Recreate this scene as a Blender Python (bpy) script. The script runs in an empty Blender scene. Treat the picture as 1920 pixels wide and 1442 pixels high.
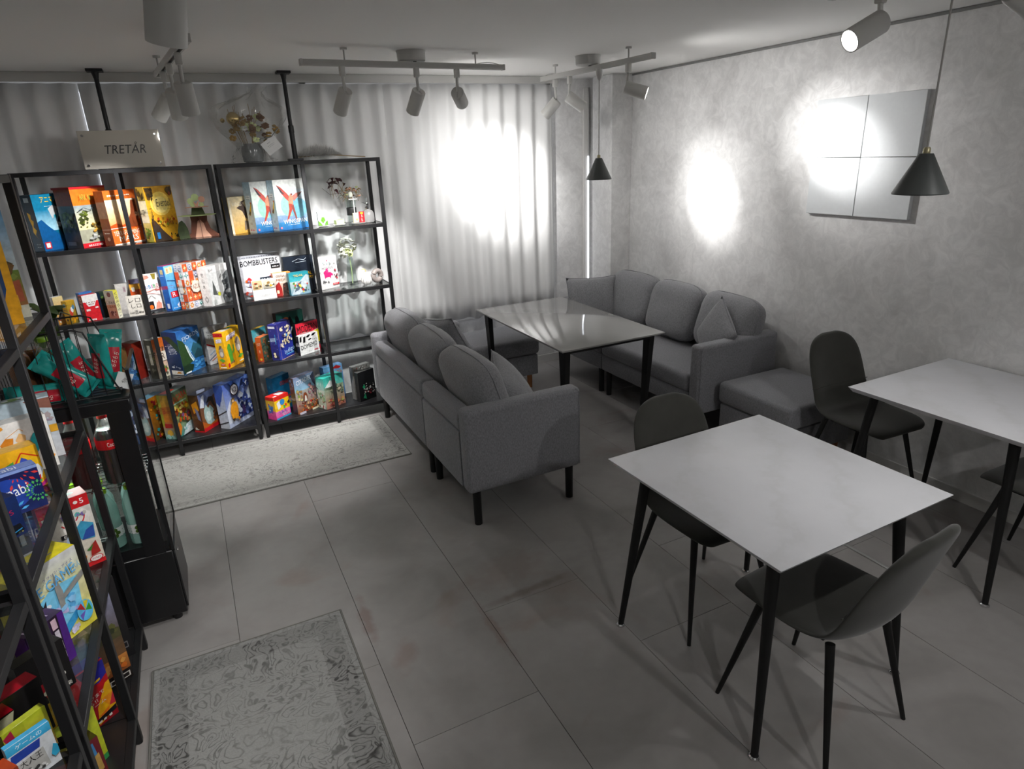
import bpy, bmesh, math, random
from mathutils import Vector, Matrix, Euler, noise as mnoise

SC = bpy.context.scene
COL = SC.collection
PI = math.pi
rad = math.radians

# ------------------------------------------------------------------ camera
CAM_H = 1.85
def set_camera():
    yaw, pitch, roll = rad(25.708), rad(19.983), rad(2.505)
    fwd = Vector((math.sin(yaw)*math.cos(pitch), math.cos(yaw)*math.cos(pitch), -math.sin(pitch)))
    right = Vector((math.cos(yaw), -math.sin(yaw), 0))
    down = fwd.cross(right)
    r2 = right*math.cos(roll) + down*math.sin(roll)
    d2 = -right*math.sin(roll) + down*math.cos(roll)
    cam = bpy.data.cameras.new('camera')
    cam.sensor_fit = 'HORIZONTAL'; cam.sensor_width = 36.0
    cam.lens = 1205.04/1920*36.0
    cam.clip_start = 0.02
    o = bpy.data.objects.new('camera', cam); COL.objects.link(o)
    m = Matrix((( r2.x, -d2.x, -fwd.x, 0.0), (r2.y, -d2.y, -fwd.y, 0.0), (r2.z, -d2.z, -fwd.z, CAM_H), (0,0,0,1)))
    o.matrix_world = m
    SC.camera = o
set_camera()

# ------------------------------------------------------------------ world, exposure
w = bpy.data.worlds.new('world'); SC.world = w; w.use_nodes = True
w.node_tree.nodes['Background'].inputs[0].default_value = (0.85, 0.92, 1.0, 1)
w.node_tree.nodes['Background'].inputs[1].default_value = 0.3
SC.view_settings.view_transform = 'Standard'
SC.view_settings.look = 'None'
SC.view_settings.gamma = 1.0
SC.view_settings.use_curve_mapping = False
SC.view_settings.exposure = 0.2

# ------------------------------------------------------------------ light powers (watt) of the spot heads, used by their builders below
EN = dict(curtain=185, wall=112, panel=125, shelf=92, shelf2=68, rug=52, left=66, near=68, table=20, room=24)

# ------------------------------------------------------------------ colours and materials
def lin(c):
    if isinstance(c, str):
        c = c.lstrip('#'); c = [int(c[i:i+2], 16)/255 for i in (0, 2, 4)]
    return tuple((x/12.92 if x <= 0.04045 else ((x+0.055)/1.055)**2.4) for x in c[:3]) + (1.0,)

def nmat(name):
    m = bpy.data.materials.new(name); m.use_nodes = True
    nt = m.node_tree; b = nt.nodes['Principled BSDF']
    return m, nt, b

def link(nt, a, b): nt.links.new(a, b)

def plain(name, col, rough=0.5, metal=0.0, spec=0.5, noise=0.0, nscale=40.0, bump=0.0, bscale=200.0, sheen=0.0, coat=0.0, emit=None, estr=0.0):
    m, nt, b = nmat(name)
    c = lin(col) if isinstance(col, str) else tuple(col)+(1.0,) if len(col) == 3 else col
    b.inputs['Base Color'].default_value = c
    b.inputs['Roughness'].default_value = rough
    b.inputs['Metallic'].default_value = metal
    b.inputs['Specular IOR Level'].default_value = spec
    b.inputs['Sheen Weight'].default_value = sheen
    b.inputs['Coat Weight'].default_value = coat
    if emit:
        b.inputs['Emission Color'].default_value = lin(emit); b.inputs['Emission Strength'].default_value = estr
    tc = nt.nodes.new('ShaderNodeTexCoord')
    if noise > 0:
        n = nt.nodes.new('ShaderNodeTexNoise'); n.inputs['Scale'].default_value = nscale; n.inputs['Detail'].default_value = 4
        link(nt, tc.outputs['Object'], n.inputs['Vector'])
        r = nt.nodes.new('ShaderNodeMapRange'); r.inputs[1].default_value = 0.25; r.inputs[2].default_value = 0.75
        r.inputs[3].default_value = 1-noise; r.inputs[4].default_value = 1+noise
        link(nt, n.outputs['Fac'], r.inputs[0])
        mx = nt.nodes.new('ShaderNodeMix'); mx.data_type = 'RGBA'; mx.blend_type = 'MULTIPLY'; mx.inputs[0].default_value = 1
        mx.inputs[6].default_value = c
        link(nt, r.outputs[0], mx.inputs[7]); link(nt, mx.outputs[2], b.inputs['Base Color'])
    if bump > 0:
        n2 = nt.nodes.new('ShaderNodeTexNoise'); n2.inputs['Scale'].default_value = bscale; n2.inputs['Detail'].default_value = 3
        link(nt, tc.outputs['Object'], n2.inputs['Vector'])
        bp = nt.nodes.new('ShaderNodeBump'); bp.inputs['Strength'].default_value = bump; bp.inputs['Distance'].default_value = 0.002
        link(nt, n2.outputs['Fac'], bp.inputs['Height']); link(nt, bp.outputs[0], b.inputs['Normal'])
    return m

def emission(name, col, s):
    m = bpy.data.materials.new(name); m.use_nodes = True; nt = m.node_tree
    nt.nodes.remove(nt.nodes['Principled BSDF'])
    e = nt.nodes.new('ShaderNodeEmission'); e.inputs[0].default_value = lin(col); e.inputs[1].default_value = s
    link(nt, e.outputs[0], nt.nodes['Material Output'].inputs[0]); return m

def thin_glass(name, tint=(0.93, 0.95, 0.95), refl=1.0, rough=0.02, body=0.0, bodycol=(0.5, 0.5, 0.5)):
    """thin clear sheet: see-through with a fresnel sheen (plus an optional milky share)"""
    m = bpy.data.materials.new(name); m.use_nodes = True; nt = m.node_tree
    nt.nodes.remove(nt.nodes['Principled BSDF'])
    t = nt.nodes.new('ShaderNodeBsdfTransparent'); t.inputs[0].default_value = tuple(tint)+(1,)
    g = nt.nodes.new('ShaderNodeBsdfGlossy'); g.inputs['Roughness'].default_value = rough
    f = nt.nodes.new('ShaderNodeLayerWeight'); pw = nt.nodes.new('ShaderNodeMath'); pw.operation = 'POWER'; pw.inputs[1].default_value = 4.0
    link(nt, f.outputs['Facing'], pw.inputs[0])
    mu = nt.nodes.new('ShaderNodeMath'); mu.operation = 'MULTIPLY_ADD'; mu.inputs[1].default_value = 0.7; mu.inputs[2].default_value = 0.045*refl; mu.use_clamp = True
    link(nt, pw.outputs[0], mu.inputs[0])
    base = t.outputs[0]
    if body > 0:
        d = nt.nodes.new('ShaderNodeBsdfDiffuse'); d.inputs[0].default_value = tuple(bodycol)+(1,)
        mb = nt.nodes.new('ShaderNodeMixShader'); mb.inputs[0].default_value = body
        link(nt, t.outputs[0], mb.inputs[1]); link(nt, d.outputs[0], mb.inputs[2]); base = mb.outputs[0]
    ms = nt.nodes.new('ShaderNodeMixShader')
    link(nt, mu.outputs[0], ms.inputs[0]); link(nt, base, ms.inputs[1]); link(nt, g.outputs[0], ms.inputs[2])
    link(nt, ms.outputs[0], nt.nodes['Material Output'].inputs[0])
    return m

def ramp(nt, stops):
    r = nt.nodes.new('ShaderNodeValToRGB'); e = r.color_ramp.elements
    e[0].position, e[0].color = stops[0]; e[1].position, e[1].color = stops[-1]
    for p, c in stops[1:-1]:
        k = e.new(p); k.color = c
    return r

def plaster_mat():
    m, nt, b = nmat('plaster')
    tc = nt.nodes.new('ShaderNodeTexCoord')
    n1 = nt.nodes.new('ShaderNodeTexNoise'); n1.inputs['Scale'].default_value = 2.2; n1.inputs['Detail'].default_value = 9; n1.inputs['Roughness'].default_value = 0.62; n1.inputs['Distortion'].default_value = 0.8
    n2 = nt.nodes.new('ShaderNodeTexNoise'); n2.inputs['Scale'].default_value = 14; n2.inputs['Detail'].default_value = 8; n2.inputs['Roughness'].default_value = 0.7; n2.inputs['Distortion'].default_value = 1.2
    for n in (n1, n2): link(nt, tc.outputs['Object'], n.inputs['Vector'])
    r1 = ramp(nt, [(0.34, (0.64, 0.633, 0.625, 1)), (0.5, (0.74, 0.735, 0.727, 1)), (0.68, (0.79, 0.786, 0.778, 1))])
    link(nt, n1.outputs['Fac'], r1.inputs[0])
    r2 = ramp(nt, [(0.40, (0.86, 0.86, 0.86, 1)), (0.62, (1.04, 1.04, 1.04, 1))])
    link(nt, n2.outputs['Fac'], r2.inputs[0])
    mx = nt.nodes.new('ShaderNodeMix'); mx.data_type = 'RGBA'; mx.blend_type = 'MULTIPLY'; mx.inputs[0].default_value = 0.8
    link(nt, r1.outputs[0], mx.inputs[6]); link(nt, r2.outputs[0], mx.inputs[7]); link(nt, mx.outputs[2], b.inputs['Base Color'])
    rr = nt.nodes.new('ShaderNodeMapRange'); rr.inputs[1].default_value = 0.35; rr.inputs[2].default_value = 0.7; rr.inputs[3].default_value = 0.72; rr.inputs[4].default_value = 0.45
    link(nt, n2.outputs['Fac'], rr.inputs[0]); link(nt, rr.outputs[0], b.inputs['Roughness'])
    bp = nt.nodes.new('ShaderNodeBump'); bp.inputs['Strength'].default_value = 0.22; bp.inputs['Distance'].default_value = 0.004
    link(nt, n2.outputs['Fac'], bp.inputs['Height']); link(nt, bp.outputs[0], b.inputs['Normal'])
    return m

def tile_mat():
    m, nt, b = nmat('floor_tile')
    g = nt.nodes.new('ShaderNodeNewGeometry'); oi = nt.nodes.new('ShaderNodeObjectInfo')
    n1 = nt.nodes.new('ShaderNodeTexNoise'); n1.inputs['Scale'].default_value = 2.6; n1.inputs['Detail'].default_value = 8; n1.inputs['Distortion'].default_value = 0.6
    n2 = nt.nodes.new('ShaderNodeTexNoise'); n2.inputs['Scale'].default_value = 22; n2.inputs['Detail'].default_value = 6
    n3 = nt.nodes.new('ShaderNodeTexNoise'); n3.inputs['Scale'].default_value = 1.5; n3.inputs['Detail'].default_value = 7; n3.inputs['Distortion'].default_value = 1.5
    for n in (n1, n2, n3): link(nt, g.outputs['Position'], n.inputs['Vector'])
    r1 = ramp(nt, [(0.3, (0.255, 0.242, 0.232, 1)), (0.5, (0.315, 0.30, 0.288, 1)), (0.7, (0.355, 0.342, 0.33, 1))])
    link(nt, n1.outputs['Fac'], r1.inputs[0])
    r3 = ramp(nt, [(0.60, (1, 1, 1, 1)), (0.70, (0.93, 0.85, 0.82, 1)), (0.78, (0.86, 0.79, 0.76, 1))])   # faint reddish scuffs
    link(nt, n3.outputs['Fac'], r3.inputs[0])
    r2 = nt.nodes.new('ShaderNodeMapRange'); r2.inputs[3].default_value = 0.92; r2.inputs[4].default_value = 1.06
    link(nt, n2.outputs['Fac'], r2.inputs[0])
    ro = nt.nodes.new('ShaderNodeMapRange'); ro.inputs[3].default_value = 0.95; ro.inputs[4].default_value = 1.04
    link(nt, oi.outputs['Random'], ro.inputs[0])
    cur = r1.outputs[0]
    def stain(cx, cy, ang, lx, ly, col):
        mp = nt.nodes.new('ShaderNodeMapping'); mp.vector_type = 'TEXTURE'; mp.inputs['Location'].default_value = (cx, cy, 0); mp.inputs['Rotation'].default_value = (0, 0, rad(ang)); mp.inputs['Scale'].default_value = (lx, ly, 1)
        link(nt, g.outputs['Position'], mp.inputs[0])
        ln = nt.nodes.new('ShaderNodeVectorMath'); ln.operation = 'LENGTH'; link(nt, mp.outputs[0], ln.inputs[0])
        nn = nt.nodes.new('ShaderNodeTexNoise'); nn.inputs['Scale'].default_value = 16; nn.inputs['Detail'].default_value = 6; link(nt, g.outputs['Position'], nn.inputs[0])
        ad = nt.nodes.new('ShaderNodeMath'); ad.operation = 'MULTIPLY_ADD'; ad.inputs[1].default_value = 1.3; link(nt, nn.outputs['Fac'], ad.inputs[0]); link(nt, ln.outputs['Value'], ad.inputs[2])
        rp = ramp(nt, [(0.0, col), (0.9, col), (1.0, (1, 1, 1, 1))]); 
        dv = nt.nodes.new('ShaderNodeMath'); dv.operation = 'DIVIDE'; dv.inputs[1].default_value = 1.6; link(nt, ad.outputs[0], dv.inputs[0])
        rp.color_ramp.elements[0].position = 0.30; rp.color_ramp.elements[1].position = 0.62; link(nt, dv.outputs[0], rp.inputs[0])
        return rp.outputs[0]
    red = (0.80, 0.68, 0.66, 1); dk = (0.72, 0.67, 0.64, 1)
    stains = [stain(0.375, 2.30, 88, 0.20, 0.035, red), stain(0.46, 2.02, 60, 0.12, 0.06, (0.88, 0.78, 0.76, 1)), stain(1.06, 2.14, 3, 0.28, 0.030, dk), stain(0.83, 1.98, 90, 0.25, 0.03, (0.84, 0.74, 0.71, 1)), stain(1.06, 2.32, 10, 0.24, 0.15, (0.90, 0.84, 0.82, 1))]
    for src in [r3.outputs[0], r2.outputs[0], ro.outputs[0]]+stains:
        mx = nt.nodes.new('ShaderNodeMix'); mx.data_type = 'RGBA'; mx.blend_type = 'MULTIPLY'; mx.inputs[0].default_value = 1
        link(nt, cur, mx.inputs[6]); link(nt, src, mx.inputs[7]); cur = mx.outputs[2]
    link(nt, cur, b.inputs['Base Color'])
    b.inputs['Roughness'].default_value = 0.48; b.inputs['Specular IOR Level'].default_value = 0.4
    return m

def marble_mat():
    m, nt, b = nmat('marble_top')
    tc = nt.nodes.new('ShaderNodeTexCoord')
    mp = nt.nodes.new('ShaderNodeMapping'); mp.inputs['Rotation'].default_value = (0, 0, 0.7)
    link(nt, tc.outputs['Object'], mp.inputs[0])
    wv = nt.nodes.new('ShaderNodeTexWave'); wv.inputs['Scale'].default_value = 1.4; wv.inputs['Distortion'].default_value = 9; wv.inputs['Detail'].default_value = 5; wv.inputs['Detail Scale'].default_value = 1.6; wv.inputs['Detail Roughness'].default_value = 0.65
    link(nt, mp.outputs[0], wv.inputs[0])
    r = ramp(nt, [(0.0, (0.725, 0.73, 0.75, 1)), (0.08, (0.745, 0.75, 0.775, 1)), (0.4, (0.765, 0.77, 0.80, 1)), (1.0, (0.775, 0.78, 0.81, 1))])
    link(nt, wv.outputs['Fac'], r.inputs[0])
    n = nt.nodes.new('ShaderNodeTexNoise'); n.inputs['Scale'].default_value = 5; n.inputs['Detail'].default_value = 6
    link(nt, tc.outputs['Object'], n.inputs[0])
    mr = nt.nodes.new('ShaderNodeMapRange'); mr.inputs[3].default_value = 0.93; mr.inputs[4].default_value = 1.05
    link(nt, n.outputs['Fac'], mr.inputs[0])
    mx = nt.nodes.new('ShaderNodeMix'); mx.data_type = 'RGBA'; mx.blend_type = 'MULTIPLY'; mx.inputs[0].default_value = 1
    link(nt, r.outputs[0], mx.inputs[6]); link(nt, mr.outputs[0], mx.inputs[7]); link(nt, mx.outputs[2], b.inputs['Base Color'])
    b.inputs['Roughness'].default_value = 0.42
    return m

def fabric_mat(name, col, var=0.10):
    m, nt, b = nmat(name)
    tc = nt.nodes.new('ShaderNodeTexCoord')
    n1 = nt.nodes.new('ShaderNodeTexNoise'); n1.inputs['Scale'].default_value = 190; n1.inputs['Detail'].default_value = 3
    mp = nt.nodes.new('ShaderNodeMapping'); mp.inputs['Scale'].default_value = (1, 1, 0.45)
    link(nt, tc.outputs['Object'], mp.inputs[0]); link(nt, mp.outputs[0], n1.inputs[0])
    n2 = nt.nodes.new('ShaderNodeTexNoise'); n2.inputs['Scale'].default_value = 9; n2.inputs['Detail'].default_value = 4
    link(nt, tc.outputs['Object'], n2.inputs[0])
    c = lin(col)
    r = ramp(nt, [(0.3, tuple(x*(1-2.2*var) for x in c[:3])+(1,)), (0.7, tuple(x*(1+2.2*var) for x in c[:3])+(1,))])
    link(nt, n1.outputs['Fac'], r.inputs[0])
    mr = nt.nodes.new('ShaderNodeMapRange'); mr.inputs[3].default_value = 0.93; mr.inputs[4].default_value = 1.07
    link(nt, n2.outputs['Fac'], mr.inputs[0])
    mx = nt.nodes.new('ShaderNodeMix'); mx.data_type = 'RGBA'; mx.blend_type = 'MULTIPLY'; mx.inputs[0].default_value = 1
    link(nt, r.outputs[0], mx.inputs[6]); link(nt, mr.outputs[0], mx.inputs[7]); link(nt, mx.outputs[2], b.inputs['Base Color'])
    b.inputs['Roughness'].default_value = 0.95; b.inputs['Specular IOR Level'].default_value = 0.15
    b.inputs['Sheen Weight'].default_value = 0.25
    bp = nt.nodes.new('ShaderNodeBump'); bp.inputs['Strength'].default_value = 0.35; bp.inputs['Distance'].default_value = 0.0015
    link(nt, n1.outputs['Fac'], bp.inputs['Height']); link(nt, bp.outputs[0], b.inputs['Normal'])
    return m

def rug_mat(name, hx, hy, light, dark, border):
    """worn oriental pattern: scrolls in the field, a denser border band, a plain rim (object space, half sizes hx, hy)"""
    m, nt, b = nmat(name)
    N = nt.nodes.new
    tc = N('ShaderNodeTexCoord')
    nd = N('ShaderNodeTexNoise'); nd.inputs['Scale'].default_value = 7; nd.inputs['Detail'].default_value = 3
    link(nt, tc.outputs['Object'], nd.inputs[0])
    off = N('ShaderNodeVectorMath'); off.operation = 'MULTIPLY_ADD'; off.inputs[1].default_value = (0.10, 0.10, 0); 
    link(nt, nd.outputs['Color'], off.inputs[0]); link(nt, tc.outputs['Object'], off.inputs[2])
    vo = N('ShaderNodeTexNoise'); vo.inputs['Scale'].default_value = 9.5; vo.inputs['Detail'].default_value = 1.2; vo.inputs['Distortion'].default_value = 1.6
    link(nt, off.outputs[0], vo.inputs[0])
    vs = N('ShaderNodeTexVoronoi'); vs.feature = 'SMOOTH_F1'; vs.inputs['Scale'].default_value = 34
    link(nt, off.outputs[0], vs.inputs[0])
    line = ramp(nt, [(0.0, (1, 1, 1, 1)), (0.385, (1, 1, 1, 1)), (0.41, (0, 0, 0, 1)), (0.435, (1, 1, 1, 1)), (0.515, (1, 1, 1, 1)), (0.54, (0.05, 0.05, 0.05, 1)), (0.565, (1, 1, 1, 1)), (0.64, (1, 1, 1, 1)), (0.665, (0, 0, 0, 1)), (0.70, (1, 1, 1, 1))]); link(nt, vo.outputs['Fac'], line.inputs[0])
    leaf = ramp(nt, [(0.18, (0, 0, 0, 1)), (0.30, (1, 1, 1, 1))]); link(nt, vs.outputs['Distance'], leaf.inputs[0])
    mask = N('ShaderNodeTexNoise'); mask.inputs['Scale'].default_value = 9; mask.inputs['Detail'].default_value = 2; link(nt, tc.outputs['Object'], mask.inputs[0])
    mr = ramp(nt, [(0.50, (0, 0, 0, 1)), (0.56, (1, 1, 1, 1))]); link(nt, mask.outputs['Fac'], mr.inputs[0])
    # leaf dots only where the mask is on
    ml = N('ShaderNodeMath'); ml.operation = 'MAXIMUM'; link(nt, leaf.outputs[0], ml.inputs[0]); link(nt, mr.outputs[0], ml.inputs[1])
    pat = N('ShaderNodeMath'); pat.operation = 'MINIMUM'; link(nt, line.outputs[0], pat.inputs[0]); link(nt, ml.outputs[0], pat.inputs[1])
    # distance to the rug's edge
    sx = N('ShaderNodeSeparateXYZ'); link(nt, tc.outputs['Object'], sx.inputs[0])
    def edge(i, h):
        a = N('ShaderNodeMath'); a.operation = 'ABSOLUTE'; link(nt, sx.outputs[i], a.inputs[0])
        s = N('ShaderNodeMath'); s.operation = 'SUBTRACT'; s.inputs[0].default_value = h; link(nt, a.outputs[0], s.inputs[1]); return s
    ex, ey = edge(0, hx), edge(1, hy)
    mn = N('ShaderNodeMath'); mn.operation = 'MINIMUM'; link(nt, ex.outputs[0], mn.inputs[0]); link(nt, ey.outputs[0], mn.inputs[1])
    band = ramp(nt, [(0.0, (0, 0, 0, 1)), (0.024, (0, 0, 0, 1)), (0.026, (1, 1, 1, 1)), (border, (1, 1, 1, 1)), (border+0.004, (0, 0, 0, 1))]); 
    band.color_ramp.interpolation = 'CONSTANT'; link(nt, mn.outputs[0], band.inputs[0])
    frame = ramp(nt, [(0.0, (0, 0, 0, 1)), (border-0.006, (1, 1, 1, 1)), (border+0.004, (0, 0, 0, 1))]); frame.color_ramp.interpolation = 'CONSTANT'
    link(nt, mn.outputs[0], frame.inputs[0])
    # contrast: weak in the field, strong in the border
    cf = N('ShaderNodeMapRange'); cf.inputs[3].default_value = 0.75; cf.inputs[4].default_value = 0.95; link(nt, band.outputs[0], cf.inputs[0])
    inv = N('ShaderNodeMath'); inv.operation = 'SUBTRACT'; inv.inputs[0].default_value = 1; link(nt, pat.outputs[0], inv.inputs[1])
    amt = N('ShaderNodeMath'); amt.operation = 'MULTIPLY'; link(nt, inv.outputs[0], amt.inputs[0]); link(nt, cf.outputs[0], amt.inputs[1])
    wear = N('ShaderNodeTexNoise'); wear.inputs['Scale'].default_value = 3.2; wear.inputs['Detail'].default_value = 6; link(nt, tc.outputs['Object'], wear.inputs[0])
    wr = ramp(nt, [(0.35, (0.25, 0.25, 0.25, 1)), (0.62, (1, 1, 1, 1))]); link(nt, wear.outputs['Fac'], wr.inputs[0])
    am2 = N('ShaderNodeMath'); am2.operation = 'MULTIPLY'; link(nt, amt.outputs[0], am2.inputs[0]); link(nt, wr.outputs[0], am2.inputs[1])
    bb = N('ShaderNodeMath'); bb.operation = 'MULTIPLY_ADD'; bb.inputs[1].default_value = 0.22; link(nt, band.outputs[0], bb.inputs[0]); link(nt, am2.outputs[0], bb.inputs[2])
    mx = N('ShaderNodeMix'); mx.data_type = 'RGBA'; mx.inputs[6].default_value = lin(light); mx.inputs[7].default_value = lin(dark)
    bb.use_clamp = True
    link(nt, bb.outputs[0], mx.inputs[0])
    pile = N('ShaderNodeTexNoise'); pile.inputs['Scale'].default_value = 160; pile.inputs['Detail'].default_value = 3; link(nt, tc.outputs['Object'], pile.inputs[0])
    pr = N('ShaderNodeMapRange'); pr.inputs[3].default_value = 0.8; pr.inputs[4].default_value = 1.2; link(nt, pile.outputs['Fac'], pr.inputs[0])
    mm = N('ShaderNodeMix'); mm.data_type = 'RGBA'; mm.blend_type = 'MULTIPLY'; mm.inputs[0].default_value = 1
    link(nt, mx.outputs[2], mm.inputs[6]); link(nt, pr.outputs[0], mm.inputs[7]); link(nt, mm.outputs[2], b.inputs['Base Color'])
    b.inputs['Roughness'].default_value = 0.9; b.inputs['Specular IOR Level'].default_value = 0.2; b.inputs['Sheen Weight'].default_value = 0.3
    hs = N('ShaderNodeMath'); hs.operation = 'MULTIPLY_ADD'; hs.inputs[1].default_value = -0.8; link(nt, am2.outputs[0], hs.inputs[0]); link(nt, pile.outputs['Fac'], hs.inputs[2])
    bp = N('ShaderNodeBump'); bp.inputs['Strength'].default_value = 0.5; bp.inputs['Distance'].default_value = 0.004
    link(nt, hs.outputs[0], bp.inputs['Height']); link(nt, bp.outputs[0], b.inputs['Normal'])
    return m

def print_mat(name, rough=0.32):
    """printed cardboard: the print's own colour sits in the face colours"""
    m, nt, b = nmat(name)
    a = nt.nodes.new('ShaderNodeAttribute'); a.attribute_name = 'Col'
    tc = nt.nodes.new('ShaderNodeTexCoord')
    n = nt.nodes.new('ShaderNodeTexNoise'); n.inputs['Scale'].default_value = 55; n.inputs['Detail'].default_value = 5
    link(nt, tc.outputs['Object'], n.inputs[0])
    r = nt.nodes.new('ShaderNodeMapRange'); r.inputs[1].default_value = 0.3; r.inputs[2].default_value = 0.7; r.inputs[3].default_value = 0.82; r.inputs[4].default_value = 1.12
    link(nt, n.outputs['Fac'], r.inputs[0])
    mx = nt.nodes.new('ShaderNodeMix'); mx.data_type = 'RGBA'; mx.blend_type = 'MULTIPLY'; mx.inputs[0].default_value = 1
    link(nt, a.outputs['Color'], mx.inputs[6]); link(nt, r.outputs[0], mx.inputs[7]); link(nt, mx.outputs[2], b.inputs['Base Color'])
    b.inputs['Roughness'].default_value = rough
    return m

M = dict(
    plaster=plaster_mat(), tile=tile_mat(), marble=marble_mat(),
    grout=plain('grout', (0.07, 0.065, 0.06), 0.9),
    ceiling=plain('ceiling_paint', (0.82, 0.81, 0.79), 0.85, spec=0.2, bump=0.05, bscale=60),
    white_trim=plain('white_trim', (0.66, 0.65, 0.63), 0.5, noise=0.03, nscale=6),
    fabric=fabric_mat('grey_weave', '#818185'), fabric_dk=fabric_mat('grey_weave_pillow', '#858588'),
    velvet=plain('olive_velvet', (0.046, 0.046, 0.040), 0.85, spec=0.2, noise=0.12, nscale=14, bump=0.12, bscale=260, sheen=0.3),
    seam=plain('seam_thread', (0.045, 0.045, 0.04), 0.9),
    black=plain('black_metal', (0.012, 0.012, 0.013), 0.42, spec=0.4, noise=0.1, nscale=30),
    blackboard=plain('black_board', (0.013, 0.013, 0.014), 0.35, spec=0.4, noise=0.15, nscale=12),
    legs=plain('black_leg_paint', (0.010, 0.010, 0.010), 0.5, spec=0.35, noise=0.1, nscale=30),
    chrome=plain('chrome', (0.75, 0.75, 0.76), 0.12, metal=1.0, noise=0.02),
    wood=plain('light_wood_leg', '#a86f45', 0.5, noise=0.15, nscale=25),
    greytop=plain('grey_gloss_top', (0.30, 0.295, 0.285), 0.07, spec=0.6, noise=0.02, nscale=3, coat=0.3),
    lampwhite=plain('lamp_white_enamel', (0.60, 0.595, 0.57), 0.42, noise=0.02, nscale=10),
    railwhite=plain('rail_white', (0.50, 0.495, 0.475), 0.5, noise=0.02, nscale=10),
    shade=plain('dark_green_enamel', (0.062, 0.068, 0.066), 0.38, noise=0.05, nscale=8),
    brass=plain('pale_brass', '#b9b08e', 0.35, metal=0.6, noise=0.04),
    cord=plain('cord_grey', (0.42, 0.41, 0.39), 0.6, noise=0.05),
    panel=plain('acoustic_panel_felt', (0.66, 0.68, 0.69), 0.9, spec=0.1, bump=0.08, bscale=300, noise=0.02, nscale=60),
    paneledge=plain('panel_edge', (0.36, 0.36, 0.36), 0.7, noise=0.04),
    curtain=plain('curtain_cloth', (0.80, 0.80, 0.795), 0.9, spec=0.1, noise=0.03, nscale=3, bump=0.08, bscale=350),
    print=print_mat('printed_card'), printm=print_mat('printed_matte', 0.55),
    glass=thin_glass('clear_glass', (0.90, 0.93, 0.92), 1.0),
    shelfglass=thin_glass('shelf_glass', (0.78, 0.80, 0.80), 1.5, 0.03),
    cello=thin_glass('cellophane', (0.97, 0.97, 0.965), 1.3, 0.06, 0.05, (0.75, 0.75, 0.73)),
    pet=thin_glass('pet_water', (0.72, 0.88, 0.84), 1.6, 0.05, 0.40, (0.50, 0.74, 0.68)),
    petclear=thin_glass('pet_clear', (0.82, 0.86, 0.84), 1.4, 0.05, 0.05, (0.5, 0.5, 0.5)),
    cola=plain('cola_liquid', (0.012, 0.005, 0.004), 0.12, noise=0.1), tea=plain('amber_tea', '#8a4a0c', 0.12, noise=0.15, nscale=20),
    greentea=plain('green_tea', '#5c6414', 0.15, noise=0.15, nscale=20),
    red=plain('red_plastic', '#c5161d', 0.35, noise=0.04), lime=plain('lime_cap', '#86b41a', 0.4, noise=0.05),
    mirror=plain('beige_mirror', (0.80, 0.75, 0.66), 0.05, metal=0.75, noise=0.01),
    ink=plain('black_ink', (0.01, 0.01, 0.01), 0.5, noise=0.05), white=plain('white_card', (0.72, 0.72, 0.71), 0.6, noise=0.03),
    ceramic=plain('white_ceramic', (0.70, 0.69, 0.67), 0.35, noise=0.03), taupe=plain('taupe_glaze', (0.33, 0.285, 0.265), 0.25, noise=0.04),
    gold=plain('gold_ball', (0.62, 0.46, 0.20), 0.18, metal=1.0, noise=0.05), leaf=plain('green_leaf', '#3e5a12', 0.45, noise=0.2, nscale=20),
    straw=plain('dried_straw', '#8f7444', 0.8, noise=0.2), maroon=plain('dried_maroon_leaf', '#3a161a', 0.7, noise=0.2),
    petalw=plain('white_petal', '#e9ebdc', 0.7, noise=0.05), petalg=plain('pale_green_petal', '#c9d39a', 0.7, noise=0.08),
    brownpetal=plain('dried_brown_petal', '#6d4c33', 0.8, noise=0.2), peach=plain('peach_card', '#d9a58a', 0.6, noise=0.06), bark=plain('printed_bark', '#6a3a26', 0.6, noise=0.25, nscale=30),
    mint=plain('pale_green_card', '#c3d796', 0.6, noise=0.06), pampas=plain('pampas_grey', (0.66, 0.65, 0.63), 0.95, noise=0.1),
    teal=plain('teal_foil', '#1f8f88', 0.25, noise=0.25, nscale=18), foilred=plain('foil_red_print', '#b02030', 0.3, noise=0.15), silver=plain('foil_silver', (0.45, 0.46, 0.46), 0.22, metal=0.7, noise=0.1),
    coolblack=plain('cooler_black', (0.008, 0.008, 0.009), 0.3, noise=0.1), lens=emission('lit_lens', '#fffdf6', 18.0), lensoff=emission('dim_lens', '#fff8ea', 3.0),
    led=emission('led_strip', '#f4f8ff', 4.5), daylight=emission('daylight_pane', '#f2f6ff', 1.2), coolled=emission('cooler_led', '#dff6f0', 6.0),  # the first one stands in for daylight through the corner gap
    alu=plain('alu_strip', (0.45, 0.45, 0.44), 0.4, metal=0.5, noise=0.04),
)

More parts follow.
